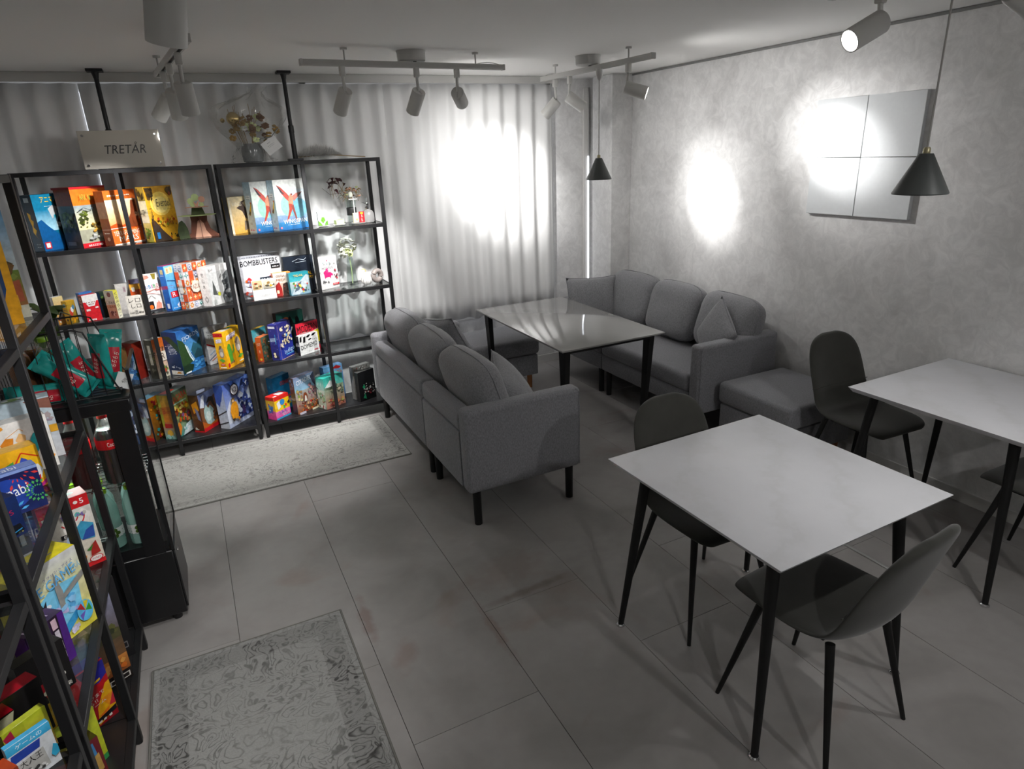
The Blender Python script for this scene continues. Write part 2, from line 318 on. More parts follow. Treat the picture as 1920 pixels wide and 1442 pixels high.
# ------------------------------------------------------------------ mesh helpers
class G:
    def __init__(s): s.bm = bmesh.new()
    def box(s, c, d, rot=None, bev=0.0, seg=2, taper=None):
        mt = Matrix.Translation(c)
        if rot is not None: mt = mt @ (rot if isinstance(rot, Matrix) else Euler(rot).to_matrix().to_4x4())
        r = bmesh.ops.create_cube(s.bm, size=1.0, matrix=Matrix.Diagonal((d[0], d[1], d[2], 1)))
        vs = r['verts']
        if taper:
            for v in vs:
                if v.co.z < 0: v.co.x *= taper[0]; v.co.y *= taper[1]
        if bev > 0:
            es = list({e for v in vs for e in v.link_edges})
            rb = bmesh.ops.bevel(s.bm, geom=es, offset=bev, segments=seg, profile=0.5, affect='EDGES')
            vs = list({v for f in rb['faces'] for v in f.verts} | {v for v in vs if v.is_valid})
        bmesh.ops.transform(s.bm, matrix=mt, verts=vs)
        return s
    def cyl(s, p0, p1, r0, r1=None, n=12, caps=True):
        if r1 is None: r1 = r0
        p0, p1 = Vector(p0), Vector(p1); ax = (p1-p0)
        q = ax.to_track_quat('Z', 'Y')
        A, B = [], []
        for i in range(n):
            a = 2*PI*i/n; d = q @ Vector((math.cos(a), math.sin(a), 0))
            A.append(s.bm.verts.new(p0+d*r0)); B.append(s.bm.verts.new(p1+d*r1))
        for i in range(n):
            j = (i+1) % n; s.bm.faces.new((A[i], A[j], B[j], B[i]))
        if caps: s.bm.faces.new(A[::-1]); s.bm.faces.new(B)
        return s
    def lathe(s, prof, n=20, c=(0, 0, 0), sx=1, sy=1, caps=(True, True)):
        c = Vector(c); rows = []
        for r, z in prof:
            rows.append([s.bm.verts.new(c+Vector((r*sx*math.cos(2*PI*i/n), r*sy*math.sin(2*PI*i/n), z))) for i in range(n)])
        for a, b in zip(rows, rows[1:]):
            for i in range(n):
                j = (i+1) % n; s.bm.faces.new((a[i], a[j], b[j], b[i]))
        if caps[0]: s.bm.faces.new(rows[0][::-1])
        if caps[1]: s.bm.faces.new(rows[-1])
        return s
    def tube(s, path, r, n=6, closed=False, r1=None):
        P = [Vector(p) for p in path]; rows = []; m = len(P)
        up = Vector((0, 0, 1))
        for k, p in enumerate(P):
            if closed: t = P[(k+1) % m]-P[k-1]
            else: t = P[min(k+1, m-1)]-P[max(k-1, 0)]
            if t.length < 1e-9: t = Vector((0, 0, 1))
            t.normalize()
            u = up if abs(t.dot(up)) < 0.95 else Vector((1, 0, 0))
            a = t.cross(u).normalized(); b = a.cross(t).normalized()
            rr = r if r1 is None else r+(r1-r)*k/(m-1)
            rows.append([s.bm.verts.new(p+(a*math.cos(2*PI*i/n)+b*math.sin(2*PI*i/n))*rr) for i in range(n)])
        prs = list(zip(rows, rows[1:]))
        if closed: prs.append((rows[-1], rows[0]))
        for A, B in prs:
            for i in range(n):
                j = (i+1) % n; s.bm.faces.new((A[i], A[j], B[j], B[i]))
        if not closed: s.bm.faces.new(rows[0][::-1]); s.bm.faces.new(rows[-1])
        return s
    def prism(s, pts, d, mat=None):
        """polygon in XY pushed along Z by d, then placed by mat"""
        a = [s.bm.verts.new((x, y, 0)) for x, y in pts]; b = [s.bm.verts.new((x, y, d)) for x, y in pts]
        n = len(pts)
        for i in range(n):
            j = (i+1) % n; s.bm.faces.new((a[i], a[j], b[j], b[i]))
        s.bm.faces.new(a[::-1]); s.bm.faces.new(b)
        if mat is not None: bmesh.ops.transform(s.bm, matrix=mat, verts=a+b)
        return s
    def ball(s, c, r, sc=(1, 1, 1), u=12, v=8):
        rr = bmesh.ops.create_uvsphere(s.bm, u_segments=u, v_segments=v, radius=r, matrix=Matrix.Translation(c) @ Matrix.Diagonal((sc[0], sc[1], sc[2], 1)))
        return s
    def grid(s, fn, nu, nv, closed_u=False):
        rows = [[s.bm.verts.new(fn(i/(nu if closed_u else nu-1), j/(nv-1))) for i in range(nu)] for j in range(nv)]
        for a, b in zip(rows, rows[1:]):
            for i in range(nu if closed_u else nu-1):
                k = (i+1) % nu; s.bm.faces.new((a[i], a[k], b[k], b[i]))
        return s

def obj(name, g, mat, parent=None, loc=None, rot=None, sharp=38, recalc=True):
    bm = g.bm
    if recalc: bmesh.ops.recalc_face_normals(bm, faces=bm.faces)
    lim = rad(sharp)
    for e in bm.edges:
        if len(e.link_faces) == 2 and e.calc_face_angle(0) > lim: e.smooth = False
    for f in bm.faces: f.smooth = True
    me = bpy.data.meshes.new(name); bm.to_mesh(me); bm.free()
    ms = mat if isinstance(mat, (list, tuple)) else [mat]
    for m in ms: me.materials.append(M[m] if isinstance(m, str) else m)
    o = bpy.data.objects.new(name, me); COL.objects.link(o)
    if parent is not None: o.parent = parent
    if loc is not None: o.location = loc
    if rot is not None: o.rotation_euler = rot
    return o

def tag(o, label, cat, group=None):
    o['label'] = label; o['category'] = cat
    if group: o['group'] = group
    return o

def thing(name, label, cat, loc=(0, 0, 0), rz=0.0, group=None):
    o = bpy.data.objects.new(name, None); COL.objects.link(o)
    o.empty_display_size = 0.05; o.location = loc; o.rotation_euler = (0, 0, rz)
    return tag(o, label, cat, group)

def struct(name, g, mat, parent=None, **k):
    o = obj(name, g, mat, parent, **k)
    if parent is None: o['kind'] = 'structure'
    return o

def dup(root, loc, rz, label, group=None):
    r = root.copy(); COL.objects.link(r); r.location = loc; r.rotation_euler = (0, 0, rz); r['label'] = label
    if group: r['group'] = group
    for ch in list(root.children):
        c = ch.copy(); COL.objects.link(c); c.parent = r
        for g2 in list(ch.children):
            d = g2.copy(); COL.objects.link(d); d.parent = c
    return r
# ================================================================== the room
XL, XR, YB, YF, ZC = -1.0, 3.41, 5.0, -1.6, 2.386
T = 0.06
floor = struct('floor', G().box(((XL+XR)/2, (YB+YF)/2, -0.03), (XR-XL+0.4, YB-YF+0.4, 0.04)), 'grout')
def lay_tiles():
    rnd = random.Random(4)
    tw, tl, gap = 0.4755, 1.83, 0.0022
    x0 = -0.12-2*tw
    offs = {0: 2.03, 1: 2.45, 2: 2.03, 3: 1.615, 4: 2.10, 5: 1.64, 6: 2.12, 7: 1.66, 8: 2.2, 9: 1.7}
    cache = {}
    k = 0
    while x0+k*tw < XR:
        a, b = max(x0+k*tw, XL), min(x0+(k+1)*tw, XR)
        y = offs[k % 10] - 5*tl
        while y < YB:
            c, d = max(y, YF), min(y+tl, YB)
            if d-c > 0.03 and b-a > 0.03:
                key = (round(b-a, 3), round(d-c, 3))
                if key not in cache:
                    o = obj('tile', G().box((0, 0, -0.005), (b-a-gap, d-c-gap, 0.010)), 'tile', floor)
                    cache[key] = o.data
                else:
                    o = bpy.data.objects.new('tile', cache[key]); COL.objects.link(o); o.parent = floor
                o.location = ((a+b)/2, (c+d)/2, 0.0)
            y += tl
        k += 1
lay_tiles()
struct('ceiling', G().box(((XL+XR)/2, (YB+YF)/2, ZC+T/2), (XR-XL+0.4, YB-YF+0.4, T)), 'ceiling')
struct('wall_right', G().box((XR+T/2, (YB+YF)/2, ZC/2), (T, YB-YF+0.2, ZC+0.02)), 'plaster')
struct('wall_left', G().box((XL-T/2, (YB+YF)/2, ZC/2), (T, YB-YF+0.2, ZC+0.02)), 'plaster')
struct('wall_front', G().box(((XL+XR)/2, YF-T/2, ZC/2), (XR-XL+0.2, T, ZC+0.02)), 'plaster')
# back wall: low wall under the window, wall pier on the right, the window band behind the curtain
WY = YB
struct('wall_back', G().box(((XL+2.86)/2, WY+T/2, 0.25), (2.86-XL+0.1, T, 0.52)), 'plaster')
struct('wall_pier', G().box(((2.865+XR)/2, WY-0.02+T/2, ZC/2), (XR-2.865, T, ZC)), 'plaster')
struct('wall_column', G().box(((3.215+XR)/2, (4.615+4.90)/2, ZC/2), (XR-3.215, 4.90-4.615, ZC), bev=0.003, seg=1), 'plaster')
win = bpy.data.objects.new('window_1', None); COL.objects.link(win); win['kind'] = 'structure'
win.location = (0.9, WY+0.02, 0.5)
for (a, b) in ((-1.9, 0.0), (0.0, 1.96)):
    obj('pane', G().box(((a+b)/2, 0.03, 0.92), (b-a-0.05, 0.008, 1.76)), 'daylight', win)
gf = G()
for x in (-1.9, 0.0, 1.945): gf.box((x, 0.0, 0.93), (0.045, 0.05, 1.84))
for z in (0.03, 1.83): gf.box((0.02, 0.0, z), (3.9, 0.05, 0.05))
obj('window_frame', gf, 'white_trim', win)
struct('baseboard_back', G().box(((XL+3.2)/2, WY-0.026, 0.035), (3.2-XL, 0.012, 0.07), bev=0.002, seg=1), 'white_trim')
struct('baseboard_right', G().box((XR-0.006, (YF+4.6)/2, 0.035), (0.012, 4.6-YF, 0.07), bev=0.002, seg=1), 'white_trim')
# thin dark shadow-gap bead where the right wall meets the ceiling
struct('trim_1', G().box((XR-0.006, (YF+4.61)/2, ZC-0.009), (0.012, 4.61-YF, 0.012)), plain('grey_bead', (0.20, 0.20, 0.195), 0.6, noise=0.05))
# white jamb and emissive strip standing in for the daylight gap by the column
struct('trim_2', G().box((3.185, 4.966, ZC/2-0.02), (0.045, 0.025, ZC-0.1), bev=0.002, seg=1), 'white_trim')
ls = thing('light_strip', 'thin vertical white light strip glowing in the corner beside the column', 'light strip', (3.205, 4.952, 0.55))
obj('housing', G().box((0, 0.006, 0.86), (0.014, 0.012, 1.74)), 'white_trim', ls)
obj('diffuser', G().box((-0.001, -0.003, 0.62), (0.010, 0.008, 1.22), bev=0.002, seg=1), 'led', ls)

# curtain rail box under the ceiling
cr = thing('curtain_rail', 'long flat grey-white curtain rail box under the ceiling over the window', 'curtain rail', (0.92, 4.915, 2.345))
obj('fascia', G().box((0, -0.075, 0.014), (3.86, 0.012, 0.052), bev=0.002, seg=1), 'railwhite', cr)
obj('track', G().box((0, 0.0, 0.006), (3.82, 0.03, 0.012)), 'railwhite', cr)
obj('mount_board', G().box((0, -0.02, 0.034), (3.86, 0.12, 0.012)), 'railwhite', cr)

def curtain(x0, x1, label, seed, zb=0.54, zt=2.333, n_f=None, yo=0.0):
    rnd = random.Random(seed)
    wdt = x1-x0; nf = n_f or max(3, round(wdt/0.135))
    ph = [rnd.uniform(-0.5, 0.5) for _ in range(nf+2)]; am = [rnd.uniform(0.75, 1.25) for _ in range(nf+2)]
    nx = nf*10+1; nz = 12
    def f(u, v):
        k = u*nf; i = int(min(k, nf-1e-6)); t = k-i
        a = am[i]*(1-t)+am[i+1]*t; p = ph[i]*(1-t)+ph[i+1]*t
        hang = v                      # 0 at the hem, 1 at the rail
        amp = 0.030*a*(1.0-0.35*hang)
        # pleats pinched sharp at the rail, softer below
        w1 = math.cos(2*PI*k + 0.9*p*(1-hang))
        sh = math.copysign(abs(w1)**(0.75+0.5*hang), w1)
        y = 4.915 + yo + amp*sh + 0.008*math.sin(PI*k+2.1*v+seed)*(1-hang) 
        x = x0 + wdt*u + 0.010*(math.sin(2*PI*k+1.3)-math.sin(1.3))*(1-hang) + 0.012*math.sin(3.1*v+seed)*(1-hang)*math.sin(PI*u)
        z = zb+(zt-zb)*v + (0.006*math.sin(2*PI*k*0.5+seed) if v == 0 else 0)
        return Vector((x, y, z))
    g = G().grid(f, nx, nz)
    o = obj('curtain', g, 'curtain', sharp=180, recalc=False)
    sm = o.modifiers.new('thickness', 'SOLIDIFY'); sm.thickness = 0.0016
    # gather tape along the head
    tag(o, label, 'curtain', 'white pleated window curtains')
    return o
curtain(-0.99, -0.4235, 'white pleated curtain in the dim left corner behind the tall black post', 3)
curtain(-0.42, 1.47, 'wide white pleated curtain hanging behind the two black shelving units', 5)
curtain(1.43, 2.835, 'white pleated curtain with the bright spotlight pool behind the glossy grey table', 9, yo=-0.012)

# ------------------------------------------------------------------ rugs
def rug(name, label, x0, x1, y0, y1, mat, fringe=True):
    hx, hy = (x1-x0)/2, (y1-y0)/2
    t = thing(name, label, 'rug', ((x0+x1)/2, (y0+y1)/2, 0.0))
    obj('pile', G().box((0, 0, 0.0045), (2*hx-0.012, 2*hy-0.012, 0.008), bev=0.002, seg=1), mat, t)
    g = G()
    for a, b in (((-hx, -hy), (hx, -hy)), ((hx, -hy), (hx, hy)), ((hx, hy), (-hx, hy)), ((-hx, hy), (-hx, -hy))):
        g.tube([(a[0]*0.996, a[1]*0.996, 0.0045), (b[0]*0.996, b[1]*0.996, 0.0045)], 0.0042, 6)
    obj('bound_edge', g, plain(name+'_binding', (0.16, 0.155, 0.14), 0.9, noise=0.1), t)
    return t
rug('shelf_rug', 'pale worn patterned rug lit in front of the black shelves', -0.74, 1.05, 3.745, 4.52, rug_mat('rug_back', 0.895, 0.3875, '#a3a29d', '#62615c', 0.07))
rug('floor_rug', 'grey rug with a dark scrolled border beside the near left shelf', -0.44, 0.29, 1.15, 2.42, rug_mat('rug_near', 0.365, 0.635, '#8f8f8c', '#3c3b39', 0.115))
cs = thing('cable_cover', 'thin pale cable strip on the dark floor under the wall-side white table', 'cable cover', (2.55, 1.60, 0.0))
obj('strip', G().box((0, 0, 0.004), (0.014, 0.34, 0.008), bev=0.002, seg=1), 'alu', cs)

# ------------------------------------------------------------------ wall panels (four felt squares)
names = {(0, 0): 'lower left', (1, 0): 'lower right', (0, 1): 'upper left', (1, 1): 'upper right'}
for (i, j), w_ in names.items():
    yc = 2.815-0.16-i*0.32; zc = 1.42+0.158+j*0.316
    p = thing('wall_panel', f'{w_} square of the four pale felt panels on the plaster wall', 'wall panel', (XR, yc, zc), 0, 'square felt wall panels')
    obj('felt_board', G().box((-0.0125, 0, 0), (0.025, 0.317, 0.313), bev=0.002, seg=1), 'panel', p)
    obj('backing', G().box((-0.004, 0, 0), (0.007, 0.300, 0.296)), 'paneledge', p)
# ================================================================== ceiling rails, spot heads, pendants
def rail(label, p0, p1, canopy_t=None, stems=(0.2, 0.85), z=2.312, wire=True):
    p0, p1 = Vector((p0[0], p0[1], z)), Vector((p1[0], p1[1], z)); ax = (p1-p0); L = ax.length; ang = math.atan2(ax.y, ax.x)
    t = thing('track_rail', label, 'light rail', tuple((p0+p1)/2), ang)
    g = G().box((0, 0, 0.006), (L, 0.033, 0.018), bev=0.002, seg=1)
    for s in (-1, 1): g.box((0, s*0.0125, -0.006), (L, 0.008, 0.016))
    obj('rail', g, 'railwhite', t)
    obj('conductor_slot', G().box((0, 0, -0.004), (L-0.06, 0.016, 0.006)), 'ink', t)
    for s in (-1, 1): obj('end_cap', G().box((s*(L/2+0.006), 0, 0.0), (0.014, 0.035, 0.032), bev=0.002, seg=1), 'railwhite', t)
    for f in stems:
        x = (f-0.5)*L
        obj('ceiling_stem', G().cyl((x, 0, 0.012), (x, 0, ZC-z), 0.0045, n=8).cyl((x, 0, ZC-z-0.010), (x, 0, ZC-z), 0.018, n=14), 'railwhite', t)
    if canopy_t is not None:
        x = (canopy_t-0.5)*L
        obj('canopy', G().lathe([(0.070, 0.020), (0.076, 0.024), (0.078, ZC-z-0.012), (0.082, ZC-z)], 28, (x, 0.025, 0)), 'railwhite', t)
        obj('plug', G().cyl((x+0.01, 0.0, 0.0), (x+0.01, 0.004, 0.03), 0.010, n=8), 'ink', t)
    if wire:
        pts = [((0.36+0.02*k)*L, 0.0, 0.016+0.008*math.sin(PI*k/6)) for k in range(7)]
        obj('loose_wire', G().tube(pts, 0.0022, 5), 'railwhite', t)
    return t

def head(label, plug, target, power, cone=40, blend=0.6, lens='lens', stem=0.085, real=True, size=1.0, spill=0.04, halo=0.0, group='white spotlight heads on the ceiling rails'):
    """track spot: plug on the rail, stem, tilting cylinder with a lit lens and the lamp's own light"""
    P = Vector((plug[0], plug[1], 2.298)); Tg = Vector(target)
    piv = P+Vector((0, 0, -0.045-stem))
    d = (Tg-piv).normalized()
    t = thing('spotlight', label, 'spotlight', tuple(P), 0, group)
    obj('adapter', G().box((0, 0, -0.022), (0.030, 0.030, 0.050), bev=0.006, seg=2), 'lampwhite', t)
    pv = piv-P
    obj('stem', G().cyl((0, 0, -0.044), pv-d*0.01, 0.0085, n=10), 'lampwhite', t)
    R, Lh = 0.038*size, 0.132*size
    c0 = pv-d*0.018; c1 = c0+d*Lh
    q = d.to_track_quat('Z', 'Y').to_matrix().to_4x4(); mt = Matrix.Translation(c0) @ q
    g = G().lathe([(0.004, 0), (R-0.003, 0), (R, 0.004), (R, Lh), (R-0.004, Lh), (R-0.005, Lh-0.014)], 28, caps=(True, True))
    bmesh.ops.transform(g.bm, matrix=mt, verts=g.bm.verts)
    h = obj('lamp_head', g, 'lampwhite', t)
    g = G().lathe([(0.001, Lh-0.010), (R-0.006, Lh-0.010), (R-0.008, Lh-0.006), (0.001, Lh-0.005)], 24)
    bmesh.ops.transform(g.bm, matrix=mt, verts=g.bm.verts)
    obj('lens', g, lens, h)
    g = G().cyl((0, -R*0.75, 0.004), (0, R*0.75, 0.004), 0.006, n=8)
    bmesh.ops.transform(g.bm, matrix=mt, verts=g.bm.verts)
    obj('pivot', g, 'railwhite', t)
    if real and power > 0:
        l = bpy.data.lights.new('spot_bulb', 'SPOT'); l.energy = power; l.spot_size = rad(cone); l.spot_blend = blend; l.shadow_soft_size = 0.025
        l.color = (1.0, 0.985, 0.975)
        lo = bpy.data.objects.new('spot_bulb', l); COL.objects.link(lo); lo.parent = t
        lo.location = c1+d*0.004; lo.rotation_euler = (-d).to_track_quat('Z', 'Y').to_euler()
        for nm, c2, k in (('spot_halo', min(cone*1.9, 150), halo), ('spot_spill', 155, spill)):      # the soft rim and the stray light of the same lamp
            if k <= 0: continue
            l2 = bpy.data.lights.new(nm, 'SPOT'); l2.energy = power*k; l2.spot_size = rad(c2); l2.spot_blend = 1.0; l2.shadow_soft_size = 0.03; l2.color = l.color
            lp = bpy.data.objects.new(nm, l2); COL.objects.link(lp); lp.parent = t; lp.location = lo.location; lp.rotation_euler = lo.rotation_euler
    return t

# left rail (runs away from the camera), three heads
rail('white ceiling rail running away above the left rug with three spotlights', (0.137, 3.06), (0.017, 4.24), 0.22, (0.1, 0.9))
head('white spotlight farthest along the left rail, lit side facing left', (0.041, 4.012), (-0.62, 4.62, 1.25), EN['shelf2'], 62)
head('white spotlight second along the left rail, half hidden behind its neighbour', (0.070, 3.70), (0.15, 4.62, 0.55), EN['shelf'], 58)
head('white spotlight nearest along the left rail, hanging straight down', (0.106, 3.36), (0.30, 4.10, 0.0), EN['rug'], 52)
# middle rail (parallel to the curtain), three heads
rail('white ceiling rail parallel to the curtain above the sofa back', (0.68, 3.69), (1.84, 3.77), 0.52, (0.19, 0.85))
head('white spotlight at the left end of the rail parallel to the curtain', (0.881, 3.705), (0.62, 4.72, 1.0), EN['shelf'], 60)
head('middle white spotlight of the rail parallel to the curtain', (1.296, 3.733), (1.02, 4.72, 0.85), EN['shelf2'], 60)
head('white spotlight seen from behind, aimed at the bright curtain', (1.542, 3.75), (2.32, 4.92, 1.62), EN['curtain'], 40, 1.0, spill=0.08, halo=0.20)
# right rail, three heads and a pendant
rail('white ceiling rail over the glossy grey table, carrying a dark cone pendant', (2.492, 3.20), (2.44, 4.35), 0.5, (0.18, 0.86))
head('white spotlight at the curtain end of the rail over the grey table', (2.475, 4.243), (1.9, 4.9, 1.3), 8, 70, 1.0, stem=0.10)
head('white spotlight tilted to the right in the middle of the rail over the grey table', (2.470, 4.04), (3.41, 3.66, 1.47), EN['wall'], 30, 1.0, spill=0.13, halo=0.26)
head('bright lensed spotlight at the near end of the rail over the grey table', (2.482, 3.405), (3.41, 2.63, 1.78), EN['panel'], 27, 1.0, spill=0.09, halo=0.30)
# near rail over the white tables (mostly above the frame)
rail('white ceiling rail above the near white table, mostly out of frame', (2.20, 0.35), (2.16, 1.78), 0.5, (0.15, 0.9))
head('large glowing spotlight near the top right, lens toward the camera', (2.165, 1.60), (-0.50, 2.12, 0.85), EN['near'], 50, 0.7, stem=0.06)
head('white spotlight cut by the top right corner of the picture', (2.18, 1.19), (3.3, 0.75, 1.5), 25, 80, 1.0, stem=0.05)
head('spotlight out of frame aimed across the white tables', (2.195, 0.50), (2.2, 1.6, 0.4), EN['table'], 85, 0.9)
# near left rail, one large head in view
rail('white ceiling rail above the near left shelf, behind a large spotlight', (0.06, 0.35), (0.05, 1.70), 0.4, (0.2, 0.85))
head('large white spotlight cut by the top edge above the left rail', (0.055, 1.63), (-0.25, 2.25, 0.35), 6, 50, stem=0.05, size=1.05)
head('spotlight out of frame aimed down at the near left shelf', (0.058, 0.75), (-0.50, 1.75, 0.75), EN['left'], 75, 0.7)
# unseen rail and heads added behind the camera to lift the ambient light
rail('white ceiling rail behind the camera position', (0.2, -0.7), (2.2, -0.7), 0.5, (0.15, 0.85), wire=False)
head('spotlight behind the camera aimed at the floor', (0.6, -0.7), (0.9, 1.2, 0), EN['room'], 110, 1.0)
head('spotlight behind the camera aimed toward the sofas', (1.7, -0.7), (1.7, 2.2, 0.3), EN['room'], 110, 1.0)

def pendant(label, x, y, zt, zb, rt, rb):
    t = thing('pendant_lamp', label, 'pendant lamp', (x, y, zb), 0, 'dark cone pendant lamps')
    h = zt-zb
    obj('lamp_shade', G().lathe([(rb-0.002, 0.004), (rb, 0.0), (rb+0.001, 0.004), (rt, h), (0.004, h+0.001), (0.004, h-0.004), (rt-0.003, h-0.004), (rb-0.004, 0.004)], 48, caps=(False, False)), 'shade', t)
    obj('socket_cap', G().lathe([(0.009, h-0.004), (0.011, h), (0.011, h+0.014), (0.008, h+0.020)], 16), 'brass', t)
    obj('bulb', G().lathe([(0.013, h-0.006), (0.016, h-0.035), (0.030, h-0.065), (0.026, h-0.088), (0.004, h-0.098)], 16), 'ceramic', t)
    obj('cord', G().cyl((0, 0, h+0.015), (0, 0, 2.262-zb), 0.0032, n=8), 'cord', t)
    obj('rail_adapter', G().lathe([(0.006, 2.235-zb), (0.014, 2.245-zb), (0.021, 2.262-zb), (0.021, 2.302-zb)], 14), 'lampwhite', t)
    return t
pendant('small dark cone pendant hanging over the glossy grey table near the column', 2.455, 3.668, 1.782, 1.650, 0.021, 0.082)
pendant('large-looking dark cone pendant hanging in front of the pale wall panels', 2.190, 1.380, 1.786, 1.660, 0.021, 0.082)
# ================================================================== seating and tables
def supercush(w, d, h, p=(3.2, 2.4, 3.2), n=10, wrinkle=0.0, seed=0):
    """plump cushion: a cube-sphere pushed to a superellipsoid"""
    g = G(); bmesh.ops.create_cube(g.bm, size=2.0)
    bmesh.ops.subdivide_edges(g.bm, edges=g.bm.edges[:], cuts=n, use_grid_fill=True)
    for v in g.bm.verts:
        c = v.co
        s = (abs(c.x)**p[0] + abs(c.y)**p[1] + abs(c.z)**p[2])
        lo, hi = 0.0, 2.0
        for _ in range(24):
            k = (lo+hi)/2
            f = abs(c.x*k)**p[0]+abs(c.y*k)**p[1]+abs(c.z*k)**p[2]
            if f > 1: hi = k
            else: lo = k
        q = c*lo
        v.co = Vector((q.x*w/2, q.y*d/2, q.z*h/2))
        if wrinkle:
            nn = mnoise.noise(Vector((v.co.x*9+seed, v.co.y*9, v.co.z*9)))+0.6*mnoise.noise(Vector((v.co.x*22, v.co.y*22+seed, v.co.z*16)))
            v.co += v.co.normalized()*nn*wrinkle
    return g

def pillow_mesh(w, h, t, n=15, seed=0):
    g = G()
    def side(s):
        def f(a, b):
            u, v = 2*a-1, 2*b-1
            x = w/2*u*(1-0.07*(1-v*v)*abs(u)); z = h/2*v*(1-0.07*(1-u*u)*abs(v))
            th = max(0.0, (1-u**2)*(1-v**2))**0.42
            y = s*t/2*th + 0.004*mnoise.noise(Vector((u*4+seed, v*4, s*3)))*th
            return Vector((x, y, z))
        return f
    g.grid(side(-1), n, n); g.grid(side(1), n, n)
    bmesh.ops.remove_doubles(g.bm, verts=g.bm.verts, dist=0.0004)
    return g

def make_sofa(label, loc, rz):
    """local: length along x, front at -y, floor at 0; single module on -x, double on +x"""
    t = thing('sofa', label, 'sofa', loc, rz, 'grey fabric sofas')
    L, D = 1.79, 0.67
    xs = (-L/2, -0.215, L/2)
    for (a, b) in ((xs[0], xs[1]), (xs[1], xs[2])):
        aa = a+(0.105 if a == xs[0] else 0.003); bb = b-(0.105 if b == xs[2] else 0.003)
        obj('base_frame', G().box(((aa+bb)/2, -0.02, 0.265), (bb-aa, D-0.07, 0.13), bev=0.014), 'fabric', t)
        g = G().box(((aa+bb)/2, -0.055, 0.385), (bb-aa-0.004, D-0.115, 0.125), bev=0.035, seg=4)
        obj('seat_cushion', g, 'fabric', t)
        obj('back_panel', G().box(((aa+bb)/2, D/2-0.05, 0.36), (bb-aa, 0.10, 0.32), bev=0.016), 'fabric', t)
        obj('back_top_roll', G().box(((aa+bb)/2, D/2-0.052, 0.567), (bb-aa, 0.096, 0.108), bev=0.028, seg=4), 'fabric', t)
        for x in (aa+0.05 if a != xs[0] else a+0.045, bb-0.05 if b != xs[2] else b-0.045):
            for y in (-D/2+0.055, D/2-0.055):
                obj('leg', G().cyl((x, y, 0.0), (x, y, 0.21), 0.0205, 0.0225, 16), 'legs', t)
    for s in (-1, 1):
        x = s*(L/2-0.05)
        obj('arm', G().box((x, 0, 0.43), (0.098, D, 0.46), bev=0.026, seg=4), 'fabric', t)
        g = G()
        yy, zz = D/2-0.012, 0.215
        g.tube([(x+s*0.048, -yy, 0.215), (x+s*0.048, -yy, 0.635), (x+s*0.040, -yy+0.02, 0.655)], 0.0025, 5)
        obj('arm_piping', g, 'fabric', t)
    return t

def piped_cushion(name, label, w, d, h, loc, rot, wr, seed, group, p=(4.6, 2.3, 4.2)):
    o = obj(name, supercush(w, d, h, p, 11, wr, seed), 'fabric_dk', None, loc, rot, sharp=180)
    tag(o, label, 'cushion', group)
    # seam running round the middle of the cushion
    pts = []
    for k in range(56):
        a = 2*PI*k/56; c, s = math.cos(a), math.sin(a)
        r = (abs(c)**p[0]+abs(s)**p[2])**(-1/ (p[0]))
        pts.append((c*r*w/2*1.004, -d*0.10, s*r*h/2*1.004))
    q = obj('seam_piping', G().tube(pts, 0.0035, 6, closed=True), 'fabric', o)
    return o

SOFL = (1.375, 3.605, 0.0)
make_sofa('grey sofa seen from behind, its back toward the black shelves', SOFL, PI/2)
SOFR = (3.035, 3.795, 0.0)
make_sofa('grey sofa along the plaster wall facing the glossy grey table', SOFR, -PI/2)
gb = 'loose back cushions of the grey sofas'
for i, (y, lab, zz) in enumerate(((4.15, 'grey back cushion at the curtain end of the sofa seen from behind', 0.66), (3.62, 'middle grey back cushion of the sofa seen from behind', 0.66), (3.06, 'big rounded grey back cushion nearest the camera on the sofa seen from behind', 0.655))):
    piped_cushion('back_cushion', lab, 0.555, 0.215, 0.40, (1.245, y, zz), (rad(-17), 0, PI/2+rad((2, -1, 1)[i])), 0.006, i*3.1, gb)
for i, (y, lab) in enumerate(((4.27, 'grey back cushion beside the column on the wall sofa'), (3.735, 'middle grey back cushion of the wall sofa'), (3.195, 'slumped grey back cushion at the near arm of the wall sofa'))):
    piped_cushion('back_cushion', lab, 0.55, 0.215, 0.42, (3.205, y, 0.665), (rad(-17), 0, -PI/2+rad((2, -2, -5)[i])), 0.006, 20+i*2.7, gb)

def throw_pillow(label, w, h, t, loc, rot, seed):
    o = obj('throw_pillow', pillow_mesh(w, h, t, 17, seed), 'fabric_dk', None, loc, rot, sharp=180)
    tag(o, label, 'pillow', 'square grey throw pillows')
    pts = []
    for (a, b), (c, d) in (((-1, -1), (1, -1)), ((1, -1), (1, 1)), ((1, 1), (-1, 1)), ((-1, 1), (-1, -1))):
        for k in range(10):
            u = a+(c-a)*k/10; v = b+(d-b)*k/10
            pts.append((w/2*u*(1-0.07*(1-v*v)*abs(u)), 0, h/2*v*(1-0.07*(1-u*u)*abs(v))))
    obj('pillow_seam', G().tube(pts, 0.003, 5, closed=True), 'fabric', o)
    return o
throw_pillow('grey throw pillow leaning at the curtain end of the sofa seen from behind', 0.42, 0.40, 0.15, (1.47, 4.07, 0.625), (rad(-26), rad(8), PI/2+rad(18)), 1)
throw_pillow('grey throw pillow tucked against the near arm of the sofa seen from behind', 0.42, 0.40, 0.15, (1.46, 3.00, 0.60), (rad(-34), rad(-6), PI/2+rad(-22)), 2)
throw_pillow('upright square grey throw pillow at the column end of the wall sofa', 0.42, 0.40, 0.14, (2.93, 4.47, 0.640), (rad(-13), 0, rad(-20)), 3)
